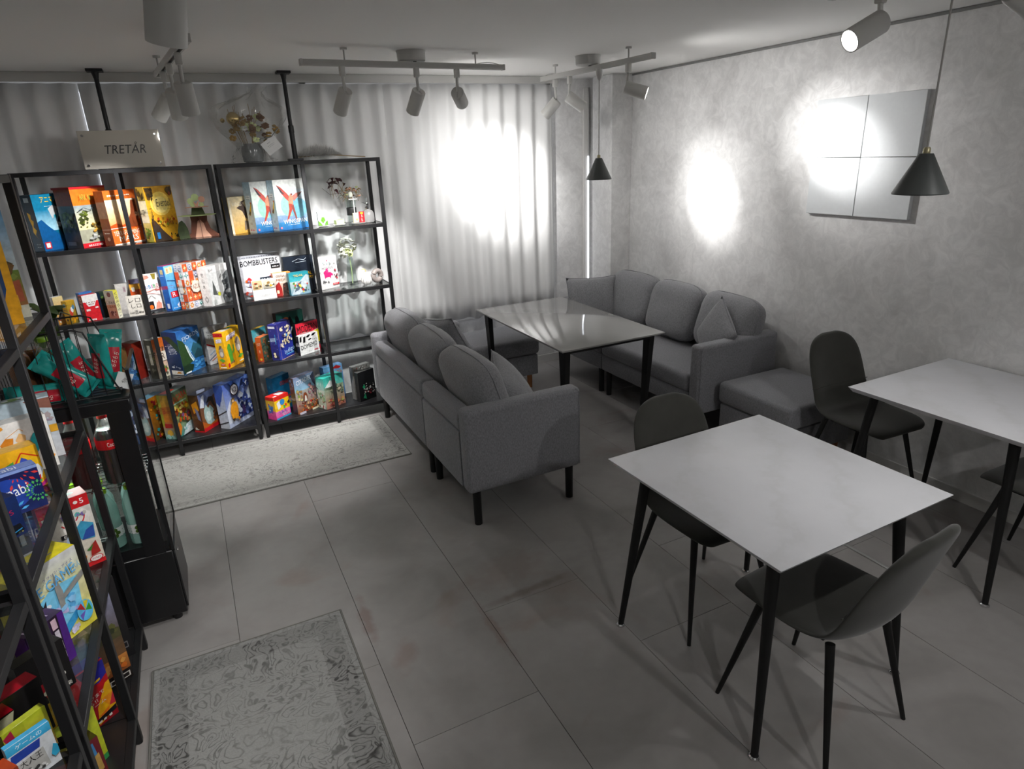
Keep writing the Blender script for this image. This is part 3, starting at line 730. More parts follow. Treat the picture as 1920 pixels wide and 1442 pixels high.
throw_pillow('grey throw pillow standing on its corner at the near arm of the wall sofa', 0.36, 0.36, 0.13, (3.04, 3.135, 0.640), (rad(-16), rad(32), -PI/2+rad(-24)), 4)

def ottoman(label, loc, w, d, rz=0, h=0.44):
    t = thing('ottoman', label, 'ottoman', loc, rz, 'square grey ottomans')
    obj('base_box', G().box((0, 0, 0.205), (w-0.03, d-0.03, 0.17), bev=0.010), 'fabric', t)
    obj('seat_pad', G().box((0, 0, 0.365), (w, d, 0.14), bev=0.032, seg=4), 'fabric', t)
    for sx in (-1, 1):
        for sy in (-1, 1): obj('wooden_leg', G().cyl((sx*(w/2-0.07), sy*(d/2-0.07), 0), (sx*(w/2-0.07), sy*(d/2-0.07), 0.125), 0.019, 0.023, 14), 'wood', t)
    return t
ottoman('grey ottoman with a light wooden leg below the curtain behind the grey table', (2.085, 4.635, 0), 0.59, 0.50)
ottoman('grey ottoman against the plaster wall beside the olive chair', (3.09, 2.565, 0), 0.56, 0.57)

# ------------------------------------------------------------------ tables
def white_table(label, cx, cy, rz, w=0.785, d=0.80, h=0.752):
    t = thing('dining_table', label, 'table', (cx, cy, 0), rz, 'square white marble-look tables')
    th = 0.024
    g = G()
    g.box((0, 0, h-th/2), (w, d, th), taper=(0.955, 0.955), bev=0.0025, seg=2)
    obj('table_top', g, 'marble', t)
    obj('under_frame', G().box((0, 0, h-th-0.012), (w*0.72, d*0.72, 0.022)), 'legs', t)
    for sx in (-1, 1):
        for sy in (-1, 1):
            f = Vector((sx*0.352, sy*0.352, 0.006)); u = Vector((sx*0.288, sy*0.292, h-th))
            lg = obj('leg', G().cyl(f, u, 0.0115, 0.021, 20), 'legs', t)
            obj('chrome_foot', G().lathe([(0.015, 0.0), (0.0172, 0.003), (0.0172, 0.009), (0.013, 0.013)], 20, (f.x, f.y, 0)), 'chrome', lg)
    return t
white_table('near white marble-look table with black splayed legs, fully in view', 1.648, 1.405, rad(1.0))
white_table('white marble-look table against the plaster wall, cut by the right edge', 3.01, 1.47, rad(0.5), 0.775, 0.74)

def grey_table():
    t = thing('glass_table', 'long glossy grey table between the two sofas with black legs', 'table', (2.235, 3.787, 0), rad(-0.4))
    w, d, h = 0.76, 1.30, 0.722
    obj('table_top', G().box((0, 0, h-0.006), (w, d, 0.012), bev=0.003, seg=2), 'greytop', t)
    g = G()
    for sx in (-1, 1): g.box((sx*(w/2-0.06), 0, h-0.027), (0.022, d-0.14, 0.03))
    for sy in (-1, 1): g.box((0, sy*(d/2-0.06), h-0.027), (w-0.14, 0.022, 0.03))
    obj('under_frame', g, 'legs', t)
    for sx in (-1, 1):
        for sy in (-1, 1):
            g = G()
            a = Vector((sx*(w/2-0.065), sy*(d/2-0.08), h-0.013)); b = Vector((sx*(w/2-0.075), sy*(d/2-0.115), 0.0))
            ax = Vector((1, 0, 0)); ay = Vector((0, 1, 0)); vs = []
            for p, rx, ry in ((b, 0.011, 0.015), (a, 0.019, 0.034)):
                vs.append([g.bm.verts.new(p+ax*(i*rx)+ay*(j*ry)) for i, j in ((-1, -1), (1, -1), (1, 1), (-1, 1))])
            for i in range(4):
                j = (i+1) % 4; g.bm.faces.new((vs[0][i], vs[0][j], vs[1][j], vs[1][i]))
            g.bm.faces.new(vs[0][::-1]); g.bm.faces.new(vs[1])
            obj('leg', g, 'legs', t)
grey_table()

# ------------------------------------------------------------------ shell chairs
def make_chair(label, loc, rz):
    t = thing('dining_chair', label, 'chair', loc, rz, 'olive velvet shell chairs')
    # centre line (y, z, half width, edge lift along the normal)
    P = [(-0.225, 0.432, 0.150, 0.000), (-0.215, 0.445, 0.190, 0.004), (-0.17, 0.456, 0.215, 0.008), (-0.08, 0.452, 0.226, 0.014), (0.02, 0.445, 0.228, 0.020), (0.105, 0.447, 0.224, 0.030),
         (0.160, 0.470, 0.216, 0.040), (0.193, 0.515, 0.210, 0.046), (0.212, 0.570, 0.207, 0.044), (0.230, 0.640, 0.205, 0.036), (0.248, 0.710, 0.200, 0.028), (0.265, 0.770, 0.184, 0.020), (0.278, 0.812, 0.150, 0.012), (0.286, 0.836, 0.100, 0.006), (0.290, 0.846, 0.050, 0.002)]
    n = len(P); nu = 13
    def nrm(i):
        a = P[max(i-1, 0)]; b = P[min(i+1, n-1)]
        ty, tz = b[0]-a[0], b[1]-a[1]; l = math.hypot(ty, tz)
        return (-tz/l, ty/l)
    g = G()
    th = 0.017
    def row(i, s):
        y, z, w, k = P[i]; ny, nz = nrm(i); out = []
        edge = (1.0 if 0 < i < n-1 else 0.35)
        for j in range(nu):
            u = 2*j/(nu-1)-1
            e = th*edge*math.sqrt(max(0.0, 1-abs(u)**5))
            lift = k*u*u
            oy, oz = ny*(lift+s*e), nz*(lift+s*e)
            out.append(Vector((w*u, y+oy, z+oz)))
        return out
    for s in (1, -1):
        rows = [[g.bm.verts.new(v) for v in row(i, s)] for i in range(n)]
        for a, b in zip(rows, rows[1:]):
            for j in range(nu-1): g.bm.faces.new((a[j], a[j+1], b[j+1], b[j]))
        if s == 1: top = rows
        else: bot = rows
    for ra, rb in ((top[0], bot[0]), (top[-1], bot[-1])):
        for j in range(nu-1): g.bm.faces.new((ra[j], ra[j+1], rb[j+1], rb[j]))
    bmesh.ops.remove_doubles(g.bm, verts=g.bm.verts, dist=0.0005)
    o = obj('seat_shell', g, 'velvet', t, sharp=180)
    sb = o.modifiers.new('smooth', 'SUBSURF'); sb.levels = 1; sb.render_levels = 2
    # stitched seam across the fold of the back and round the rim
    y, z, w, k = P[8]; ny, nz = nrm(8)
    obj('back_seam', G().tube([(w*0.98*u, y+ny*(k*u*u+th*math.sqrt(max(0, 1-abs(u)**5))+0.0005), z+nz*(k*u*u+th*math.sqrt(max(0, 1-abs(u)**5))+0.0005)) for u in [i/8-1 for i in range(17)]], 0.0022, 5), 'seam', t)
    fr = G()
    for sx in (-1, 1): fr.box((sx*0.125, -0.02, 0.421), (0.020, 0.22, 0.010))
    for yy in (-0.10, 0.07): fr.box((0, yy, 0.419), (0.25, 0.020, 0.010))
    obj('under_frame', fr, 'legs', t)
    for sx in (-1, 1):
        for fy, uy in ((-0.215, -0.125), (0.205, 0.115)):
            obj('leg', G().cyl((sx*0.213, fy, 0.0), (sx*0.140, uy, 0.426), 0.0075, 0.0145, 14), 'legs', t)
    return t
CH = make_chair('olive velvet chair on the sofa side of the near white table', (1.675, 1.735, 0), rad(-2))
dup(CH, (1.618, 1.105, 0), PI+rad(5), 'olive velvet chair in the foreground, its back toward the camera')
dup(CH, (3.03, 2.005, 0), rad(-3), 'olive velvet chair against the plaster wall beside the grey ottoman')
dup(CH, (3.03, 1.115, 0), PI, 'olive velvet chair under the wall-side white table, cut by the right edge')
# ================================================================== black metal shelving units
LV = (0.11, 0.542, 0.978, 1.41, 1.845)
def shelf_unit(label, loc, rz, w=1.03, d=0.31):
    """local: width along x, front at -y (front face y=-d/2)"""
    t = thing('shelving_unit', label, 'shelf', loc, rz, 'black metal shelving units')
    b = 0.024
    px = (-w/2+b/2, 0.0, w/2-b/2); fy = -d/2+b/2; ry = d/2-b/2
    for x in px:
        for y in (fy, ry):
            p = obj('post', G().box((x, y, 0.925), (b, b, 1.84), bev=0.0015, seg=1), 'black', t)
            obj('foot', G().cyl((x, y, 0), (x, y, 0.012), 0.011, n=12), 'black', p)
    for k, z in enumerate(LV):
        for y in (fy, ry):
            obj('cross_rail', G().box((0, y+(0.0008 if y < 0 else -0.0008), z-b/2-(0.0004 if k < 4 else -0.0003)), (w, b, b), bev=0.0015, seg=1), 'black', t)
        for x in px:
            obj('side_rail', G().box((x, 0, z-b/2-0.0006), (b*0.8, d-2*b, b*0.9)), 'black', t)
        for a, c in ((px[0], px[1]), (px[1], px[2])):
            cx = (a+c)/2; ww = c-a-b*0.8-0.002
            if k == 0: obj('bottom_board', G().box((cx, 0, z-0.009), (ww, d-2*b-0.001, 0.018)), 'blackboard', t)
            else: obj('glass_shelf', G().box((cx, 0, z-0.003), (ww, d-2*b-0.001, 0.006)), 'shelfglass', t)
    return t
YS = 4.54+0.155
shelf_unit('left of the two black metal shelving units along the curtain, full of game boxes', (-0.305, YS, 0), 0)
shelf_unit('right of the two black metal shelving units along the curtain, with dried flowers', (0.750, YS, 0), 0)
XS = -0.46-0.155
shelf_unit('black metal shelving unit on the left wall beside the drinks cooler', (XS, 2.080, 0), PI/2)
shelf_unit('nearest black metal shelving unit cut by the lower left edge', (XS, 1.020, 0), PI/2)
# two ceiling props standing on the shelf tops
for x, lab in ((-0.300, 'black ceiling prop behind the mirrored sign on the left shelving unit'), (0.738, 'black ceiling prop between the wrapped bouquet and the feathery plume')):
    t = thing('ceiling_prop', lab, 'support pole', (x, 4.70, 1.846), 0, 'black ceiling props on the shelves')
    obj('ceiling_plate', G().box((0, 0, ZC-1.846-0.008), (0.085, 0.085, 0.015), bev=0.002, seg=1), 'black', t)
    obj('upper_tube', G().cyl((0, 0, 0.20), (0, 0, ZC-1.846-0.014), 0.0125, n=18), 'black', t)
    obj('collar', G().lathe([(0.014, 0.17), (0.018, 0.175), (0.018, 0.215), (0.014, 0.22)], 18).lathe([(0.013, ZC-1.846-0.05), (0.02, ZC-1.846-0.016)], 18), 'black', t)
    obj('lower_tube', G().cyl((0, 0, 0.012), (0, 0, 0.19), 0.016, n=18), 'black', t)
    obj('base_plate', G().box((0, 0, 0.007), (0.09, 0.09, 0.014), bev=0.002, seg=1), 'black', t)
# ================================================================== printed boxes
_txt = {}
def text_mesh(s):
    """outline of a word as (verts, polys), scaled to a unit box around the origin"""
    if s not in _txt:
        cu = bpy.data.curves.new('word', 'FONT'); cu.body = s; cu.resolution_u = 2
        ob = bpy.data.objects.new('word', cu); COL.objects.link(ob)
        dg = bpy.context.evaluated_depsgraph_get()
        me = bpy.data.meshes.new_from_object(ob.evaluated_get(dg))
        vs = [v.co.copy() for v in me.vertices]; ps = [tuple(p.vertices) for p in me.polygons]
        bpy.data.objects.remove(ob); bpy.data.curves.remove(cu); bpy.data.meshes.remove(me)
        if vs:
            x0, x1 = min(v.x for v in vs), max(v.x for v in vs); y0, y1 = min(v.y for v in vs), max(v.y for v in vs)
            sx, sy = max(x1-x0, 1e-6), max(y1-y0, 1e-6)
            vs = [((v.x-(x0+x1)/2)/sx, (v.y-(y0+y1)/2)/sy) for v in vs]
        _txt[s] = (vs, ps)
    return _txt[s]

class Art:
    """flat print on a face; coordinates 0..1 across (u) and up (v)"""
    def __init__(s): s.V = []; s.F = []; s.C = []; s.TV = []; s.TF = []; s.TC = []; s.lay = 0
    def _add(s, pts, cols, txt=False):
        s.lay += 1; e = s.lay
        V, F, C = (s.TV, s.TF, s.TC) if txt else (s.V, s.F, s.C)
        b = len(V); V.extend((x, y, e) for x, y in pts); F.append(tuple(range(b, b+len(pts)))); C.append(cols)
    def R(s, x0, y0, x1, y1, c, c2=None):
        a = lin(c); b = lin(c2) if c2 else a
        s._add([(x0, y0), (x1, y0), (x1, y1), (x0, y1)], [a, a, b, b]); return s
    def P(s, pts, c):
        s._add(pts, [lin(c)]*len(pts)); return s
    def E(s, x, y, rx, ry, c, n=18, a0=0.0, a1=360.0):
        pts = [(x+rx*math.cos(rad(a0+(a1-a0)*i/n)), y+ry*math.sin(rad(a0+(a1-a0)*i/n))) for i in range(n + (0 if a1-a0 >= 360 else 1))]
        s._add(pts, [lin(c)]*len(pts)); return s
    def L(s, pts, wd, c, asp=1.0):
        for (x0, y0), (x1, y1) in zip(pts, pts[1:]):
            dx, dy = x1-x0, (y1-y0)*asp; l = math.hypot(dx, dy) or 1e-6; nx, ny = -dy/l*wd/2, dx/l*wd/2/asp
            s._add([(x0+nx, y0+ny), (x1+nx, y1+ny), (x1-nx, y1-ny), (x0-nx, y0-ny)][::-1], [lin(c)]*4)
        return s
    def star(s, x, y, r, c, n=8, k=0.5, asp=1.0, rot=0):
        pts = [(x+(r if i % 2 == 0 else r*k)*math.cos(PI*i/n+rot), y+asp*(r if i % 2 == 0 else r*k)*math.sin(PI*i/n+rot)) for i in range(2*n)]
        s._add(pts, [lin(c)]*len(pts)); return s
    def blobs(s, x0, y0, x1, y1, n, cols, sz, seed=0, asp=1.0):
        """small painted patches that make a busy illustration"""
        r = random.Random(seed)
        for _ in range(n):
            q = sz*r.uniform(0.45, 1.2); x = r.uniform(x0+q*0.9, x1-q*0.9) if x1-x0 > 2*q else (x0+x1)/2; y = r.uniform(y0+q*asp*0.9, y1-q*asp*0.9) if y1-y0 > 2*q*asp else (y0+y1)/2
            k = r.randint(5, 8); ph = r.uniform(0, 6)
            pts = [(x+q*r.uniform(0.55, 1)*math.cos(ph+2*PI*i/k), y+q*asp*r.uniform(0.55, 1)*math.sin(ph+2*PI*i/k)) for i in range(k)]
            pts = [(min(max(a, x0), x1), min(max(b, y0), y1)) for a, b in pts]
            s._add(pts, [lin(r.choice(cols))]*k)
        return s
    def T(s, word, x, y, wf, hf, c, rot=0.0, asp=1.0):
        vs, ps = text_mesh(word)
        if not vs: return s
        s.lay += 1; e = s.lay; b = len(s.TV); ca, sa = math.cos(rad(rot)), math.sin(rad(rot))
        for (a, d) in vs:
            px, py = a*wf, d*hf/asp if rot else d*hf
            if rot: X, Y = px*ca-py*sa, (px*sa+py*ca)*asp
            else: X, Y = px, py
            s.TV.append((x+X, y+Y, e))
        col = lin(c)
        for p in ps: s.TF.append(tuple(b+i for i in p)); s.TC.append([col]*len(p))
        return s
    def mark(s, x, y, wf, hf, c, n, seed=0):
        """a row of tiny illegible printed strokes"""
        r = random.Random(seed)
        for i in range(n):
            a = x+wf*(i+0.1)/n; b = x+wf*(i+r.uniform(0.55, 0.9))/n
            s._add([(a, y), (b, y), (b, y+hf*r.uniform(0.6, 1)), (a, y+hf*r.uniform(0.6, 1))], [lin(c)]*4, True)
        return s

def _mesh_from(name, V, F, C, tf, mat, parent):
    me = bpy.data.meshes.new(name); me.from_pydata([tf(*v) for v in V], [], F)
    at = me.color_attributes.new('Col', 'FLOAT_COLOR', 'CORNER')
    flat = [x for cs in C for c in cs for x in c]
    at.data.foreach_set('color', flat)
    me.materials.append(M[mat]); me.update()
    o = bpy.data.objects.new(name, me); COL.objects.link(o); o.parent = parent
    return o

def put_art(o, art, face, w, d, h, mat='print', eps=0.00022):
    """print on a face of a box whose base centre is the origin: front (-y), left (-x), right (+x), top (+z)"""
    if art is None: return
    if face == 'front': tf = lambda u, v, e: ((u-0.5)*w, -d/2-0.0003-e*eps, v*h)
    elif face == 'left': tf = lambda u, v, e: (-w/2-0.0003-e*eps, (0.5-u)*d, v*h)
    elif face == 'right': tf = lambda u, v, e: (w/2+0.0003+e*eps, (u-0.5)*d, v*h)
    else: tf = lambda u, v, e: ((u-0.5)*w, (v-0.5)*d, h+0.0003+e*eps)
    if art.V: _mesh_from({'front': 'cover_art', 'left': 'side_art', 'right': 'side_art', 'top': 'top_art'}[face], art.V, art.F, art.C, tf, mat, o)
    if art.TV: _mesh_from('lettering', art.TV, art.TF, art.TC, tf, mat, o)

def box_body(name, w, d, h, cols, mat='print', lid=None):
    """closed carton; cols: front, side, top (side also right/back)"""
    g = G(); b = min(0.0016, 0.05*min(w, d, h))
    g.box((0, 0, h/2), (w, d, h), bev=b, seg=1)
    bm = g.bm; lay = bm.loops.layers.float_color.new('Col')
    bmesh.ops.recalc_face_normals(bm, faces=bm.faces)
    f_, s_, t_ = [lin(c) for c in cols]
    for f in bm.faces:
        n = f.normal
        c = f_ if n.y < -0.7 else t_ if abs(n.z) > 0.7 else s_
        for lp in f.loops: lp[lay] = c
    return obj(name, g, mat)

def game_box(label, corner, yaw, w, d, h, cols, front=None, left=None, right=None, top=None, anchor='L', tilt=0.0, name='game_box', cat='game box', group=None, mat='print', lid=True):
    """corner: world position of the front bottom corner (left one for anchor L, right one for R)"""
    o = box_body(name, w, d, h, cols, mat)
    a = rad(yaw); ca, sa = math.cos(a), math.sin(a)
    lx = w/2 if anchor == 'L' else -w/2
    cx, cy = lx*ca-(d/2)*sa, lx*sa+(d/2)*ca
    o.location = (corner[0]+cx, corner[1]+cy, corner[2]+0.0006); o.rotation_euler = (0, 0, a)
    tag(o, label, cat, group)
    put_art(o, front, 'front', w, d, h, mat); put_art(o, left, 'left', w, d, h, mat); put_art(o, right, 'right', w, d, h, mat); put_art(o, top, 'top', w, d, h, mat)
    return o
# ================================================================== boxes on the two back units
Z1, Z2, Z3, Z4 = 1.41, 0.978, 0.542, 0.11
A = Art
GT, GS, GM, GB = 'boxes on the top row of the back shelves', 'boxes on the second row of the back shelves', 'boxes on the third row of the back shelves', 'boxes on the bottom row of the back shelves'
# --- top row, left unit
game_box('teal box with a grey animal against blue mountains, far left of the top row', (-0.754, 4.591, Z1), 52, 0.25, 0.08, 0.315, ('#0e4a63', '#0b3144', '#0c2c3a'),
    A().R(0, 0, 1, 1, '#0d5878', '#0a6f92').R(0, .35, .62, .72, '#9cc6d4', '#0f6f93').P([(0, .52), (.12, .56), (.28, .42), (.40, .34), (.55, .24), (.6, .10), (.6, 0), (0, 0)], '#0c4f86').P([(.55, 0), (.62, .2), (.5, .45), (.62, .62), (.55, .85), (.75, .98), (1, 1), (1, 0)], '#1b1a17')
      .P([(.36, .74), (.5, .80), (.62, .76), (.55, .62), (.42, .56)], '#a9adae').P([(.5, .5), (.62, .48), (.58, .40), (.5, .42)], '#c8d3d6').E(.52, .60, .05, .028, '#1f8ca0').R(.06, .10, .18, .145, '#cfd8dc').R(.04, .04, .20, .16, '#b12631').R(.07, .06, .17, .14, '#e8e2dd')
      .T('アニマ', .38, .90, .34, .10, '#e8b015').mark(.28, .78, .2, .012, '#cbd5d8', 7, 3),
    A().R(0, 0, 1, 1, '#0a3850', '#0c2b3a').R(.35, .87, .75, .95, '#a7b7bf').P([(.35, .70), (.6, .66), (.55, .58), (.72, .54), (.6, .44), (.78, .38), (.6, .30), (.8, .22), (.45, .34), (.5, .46), (.4, .56)], '#d9a915').mark(.45, .12, .4, .02, '#9fb0b8', 4, 1).mark(.45, .07, .4, .02, '#9fb0b8', 4, 2), group=GT)
game_box('tall orange box with a savanna scene and a red band at the foot', (-0.561, 4.583, Z1), 46, 0.235, 0.125, 0.345, ('#b9571a', '#5f3014', '#a33018'),
    A().R(0, .70, 1, 1, '#d86f1c', '#c8601a').R(0, .30, 1, .70, '#d9cf9a', '#7f8d94').R(0, 0, 1, .30, '#9b9a86').R(0, 0, 1, .075, '#c81d2b').R(0, .965, 1, 1, '#b01722').blobs(.02, .30, .35, .62, 26, ['#43511e', '#5d6a26', '#2f3616'], .07, 1, .5).blobs(.3, .24, .9, .42, 26, ['#b9892f', '#8d6a22', '#caa64b', '#5b4a20'], .06, 2, .5).blobs(.1, .10, .8, .26, 16, ['#d9d7cd', '#b6b7b0', '#8d8f8b'], .08, 3, .4)
      .P([(.55, 0.075), (1, .075), (1, .75), (.8, .7), (.72, .5), (.6, .3)], '#20170f').T('ARK NOVA', .42, .83, .5, .10, '#8a9a3c').L([(.06, .62), (.2, .66), (.36, .62), (.5, .65)], .012, '#3d4a55').T('BRAZZNO', .30, .036, .4, .03, '#f2e9e4'),
    A().R(0, .70, 1, 1, '#8a4114', '#7a3812').R(0, 0, 1, .70, '#3a3a34', '#4d4f4e').blobs(.05, .25, .95, .62, 40, ['#55602a', '#3c4420', '#6d7142', '#2a2d1c'], .12, 4, .4).R(.2, .05, .7, .11, '#6d7073').R(0, .965, 1, 1, '#7a141c'), group=GT)
game_box('orange desert box with big white capitals on the top row', (-0.401, 4.583, Z1), 50, 0.24, 0.065, 0.315, ('#d5672a', '#7d3c1b', '#c9602a'),
    A().R(0, .83, 1, 1, '#d96a27', '#c65a1f').R(0, .30, 1, .83, '#e0893f', '#efdfba').R(0, .0, 1, .30, '#dd6a26', '#d4682c').P([(0, .36), (.2, .40), (.4, .35), (.62, .42), (.8, .38), (1, .44), (1, .28), (0, .28)], '#c14b17').R(0, .30, 1, .315, '#f3e6d8').R(0, .815, 1, .83, '#f3e6d8').P([(.55, .3), (.95, .3), (.95, .8), (.8, .8), (.72, .55), (.6, .45)], '#7a3c22')
      .T('TERRAFORMING', .47, .21, .84, .085, '#f4ead9').T('MARS', .5, .105, .62, .10, '#f7f1e6').T('テラフォーミング', .47, .265, .7, .03, '#e9c43a').mark(.1, .89, .7, .03, '#f1d9c4', 12, 5).R(0, 0, 1, .02, '#f0ebe2'),
    A().R(0, 0, 1, 1, '#6d3217', '#8a431d').R(0, .5, 1, .80, '#8c6650').R(0, .29, 1, .30, '#c9a592').mark(.2, .22, .6, .02, '#d8c4b8', 6, 6).E(.55, .12, .16, .035, '#b98c74'), group=GT)
game_box('golden yellow box with a curly script title and dark leaves', (-0.189, 4.6, Z1), 43, 0.205, 0.06, 0.325, ('#c99a2b', '#b08a2f', '#a8842f'),
    A().R(0, 0, 1, 1, '#d3a02a', '#c6921d').E(.5, .68, .36, .22, '#ecc95c').E(.5, .66, .26, .15, '#f3dc84').blobs(0, .74, .30, 1, 22, ['#3b2c14', '#523a18', '#2a2110'], .07, 11, .8).blobs(.72, .80, 1, 1, 16, ['#3d2b13', '#8c3b12', '#52401a'], .07, 12, .8).blobs(.2, .26, .95, .46, 34, ['#8a5a1e', '#6d7a24', '#a33b17', '#c07a1d', '#d9b544'], .05, 13, .7)
      .P([(0, 0), (0, .44), (.12, .38), (.32, .2), (.5, .08), (.62, 0)], '#352a22').blobs(.5, 0, 1, .14, 14, ['#2c2a1c', '#8d3417', '#3d4a20', '#191710'], .07, 14, .7).P([(.02, .30), (.05, .62), (.08, .30)], '#4a2f14').P([(.02, .46), (.12, .5), (.06, .44)], '#4a2f14').R(.07, .05, .18, .17, '#1f66a0').T('Everdell', .52, .70, .50, .14, '#2e2412').T('エバーデール', .62, .575, .3, .03, '#4a3512'),
    A().R(0, 0, 1, .35, '#8d8a2e', '#c9b46a').R(0, .35, 1, .75, '#d9d2b8', '#d6cda8').R(0, .75, 1, 1, '#8a7a36', '#c2a03c').blobs(0, .74, 1, 1, 18, ['#4a4020', '#6d5a20', '#33290f'], .18, 15, .3).blobs(0, .02, 1, .3, 16, ['#5c7a24', '#b5872a', '#7a2f18', '#3e5a1c'], .2, 16, .2).T('Everdell', .5, .55, .40, .5, '#2a2318', -83, 0.19), group=GT)
# --- top row, right unit
game_box('small ochre box with a dark bird, beside the pale blue bird boxes', (0.268, 4.64, Z1), 34, 0.16, 0.05, 0.232, ('#d9c38e', '#b79a4c', '#a98a3e'),
    A().R(0, 0, 1, 1, '#c7973e', '#e2d4ad').R(0, 0, .10, 1, '#e6dcc2').P([(.36, .70), (.62, .60), (.72, .42), (.9, .34), (.86, .62), (.7, .82), (.86, .9), (.6, .86), (.5, .74)], '#4c3f3a').P([(.66, .34), (.86, .3), (.8, .1), (.6, .06)], '#76685a').T('WINGS', .40, .80, .46, .11, '#f2ead6'),
    A().R(0, 0, 1, 1, '#8f7d3a', '#c9a33d').P([(.2, .7), (.6, .85), (.9, .66), (.5, .62)], '#3d2f1c').mark(.3, .25, .4, .02, '#5c4a22', 3, 2), group=GT)
def bird_cover():
    a = A().R(0, 0, 1, 1, '#2f6ea6', '#dfe6e2').R(0, .30, .5, 1, '#a9c9b9', '#e3e6df').E(.42, .48, .26, .22, '#8fc3b0').E(.74, .42, .30, .2, '#6fa9bd').R(0, 0, 1, .16, '#1f5f9a', '#3a7fae').R(0, .8, 1, 1, '#d6dcd8', '#e4e6e2')
    a.P([(.10, .90), (.22, .86), (.42, .72), (.50, .64), (.47, .54), (.36, .62), (.22, .74)], '#b5524a').P([(.10, .90), (.20, .83), (.34, .70), (.22, .74)], '#4a4348').P([(.56, .66), (.72, .72), (.93, .74), (.80, .66), (.62, .56)], '#b9766a').P([(.80, .70), (.93, .74), (.78, .64)], '#5a4d50')
    a.P([(.44, .62), (.53, .72), (.60, .64), (.58, .52), (.50, .44), (.42, .50)], '#c98a6e').P([(.43, .52), (.55, .5), (.52, .40), (.30, .14), (.27, .15), (.42, .40)], '#b0483a').P([(.50, .46), (.58, .5), (.66, .14), (.63, .14)], '#8a4a44').E(.56, .70, .025, .02, '#7a2e28')
    return a.T('WINGSPAN', .57, .165, .80, .085, '#f3f5f4').mark(.3, .09, .4, .012, '#d4e0e6', 9, 4).R(.04, .03, .1, .07, '#d87a86')
def bird_spine():
    return A().R(0, 0, 1, 1, '#cfd6d2', '#a9c6d6').R(.2, .66, .8, .74, '#dfe6e6').mark(.25, .70, .5, .012, '#4c6672', 4, 1).mark(.25, .66, .5, .012, '#4c6672', 5, 2).P([(.30, .36), (.60, .50), (.80, .60), (.86, .56), (.70, .42), (.55, .34)], '#e3b41c').P([(.35, .38), (.55, .46), (.62, .40), (.48, .34)], '#2a2620').E(.80, .59, .10, .02, '#d8731f').P([(.34, .36), (.30, .24), (.36, .35)], '#2a2620').E(.5, .18, .16, .03, '#b9bfbc').E(.3, .05, .10, .02, '#e07a8c').E(.65, .05, .10, .02, '#e07a8c')
game_box('pale blue box with a long-tailed bird, half hidden behind its twin', (0.414, 4.622, Z1), 32, 0.23, 0.07, 0.318, ('#9fc0c4', '#bccbd0', '#cfd8d6'), bird_cover(), bird_spine(), group=GT)
game_box('pale blue box with a red long-tailed bird and white capitals, in front of its twin', (0.556, 4.622, Z1), 26, 0.23, 0.068, 0.322, ('#9fc0c4', '#bccbd0', '#cfd8d6'), bird_cover(), bird_spine(), group=GT)

# --- second row, left unit (small boxes at the left)
game_box('narrow white and grey striped card box at the left end of the second row', (-0.786, 4.578, Z2), 48, 0.065, 0.035, 0.165, ('#c9a03a', '#a9aaa8', '#c8c8c4'),
    A().R(0, 0, 1, 1, '#c98a3a', '#d2c38e').blobs(0, 0, 1, .6, 20, ['#b03a22', '#e2b13a', '#4a3c66', '#c9c9c4'], .2, 21, .5).L([(0, .2), (1, .75)], .12, '#2a2a2a', 2), A().R(0, 0, 1, 1, '#8d8e8c', '#bfc0bd').blobs(.1, .05, .9, .6, 24, ['#3a3a3a', '#d4d4d0', '#5a4a6a'], .16, 22, .3), group=GS)
game_box('small bright yellow card box near the left end of the second row', (-0.722, 4.552, Z2), 50, 0.058, 0.034, 0.140, ('#caa02a', '#d99b1c', '#d8a227'),
    A().R(0, 0, 1, 1, '#7a6a2c', '#b58f2a').E(.35, .5, .2, .16, '#c23c33').E(.5, .6, .16, .12, '#d9dde0').E(.7, .7, .16, .10, '#4a7a9a').blobs(0, 0, 1, .35, 9, ['#d79a1c', '#b37a14'], .2, 23, .5), A().R(0, 0, 1, 1, '#e0a31f', '#d9a92e').R(.3, .72, .75, .88, '#7ab4b4').E(.5, .18, .2, .05, '#5a3a1c').mark(.2, .6, .6, .03, '#6a4a14', 3, 2), group=GS)
game_box('thin blue box standing behind the red and white box', (-0.655, 4.62, Z2), 40, 0.08, 0.03, 0.168, ('#2f6fae', '#2a7ab5', '#4a55a5'), A().R(0, 0, 1, 1, '#2a5f9a', '#3a77b5'), A().R(0, 0, 1, 1, '#2d7fb8', '#2566a4'), group=GS)
game_box('red and white box with a big white trapezoid and a dark red spine', (-0.637, 4.55, Z2), 32, 0.088, 0.044, 0.162, ('#d3222c', '#6d1620', '#b92430'),
    A().R(0, 0, 1, 1, '#d3202b', '#d82a33').P([(0, .74), (.26, .50), (.74, .50), (1, .74), (1, 1), (0, 1)], '#e9e6e2').P([(0.0, .74), (.20, .5), (.8, .5), (1, .74), (.86, .74), (.7, .56), (.3, .56), (.14, .74)], '#d3202b').mark(.15, .70, .7, .03, '#8a3a34', 4, 1).mark(.3, .63, .4, .03, '#8a3a34', 3, 2).R(.08, .03, .6, .09, '#f0e4e2').T('ooo!', .34, .06, .4, .05, '#c81f2a').R(.1, .40, .36, .48, '#f0d8d6').R(.7, .46, .9, .52, '#f0d8d6'),
    A().R(0, 0, 1, 1, '#5c121b', '#701824').T('S', .5, .85, .5, .10, '#d8d0cc').T('N', .5, .72, .5, .10, '#d8d0cc').T('B', .5, .59, .5, .10, '#d8d0cc').T('U', .5, .46, .5, .10, '#d8d0cc'), group=GS)
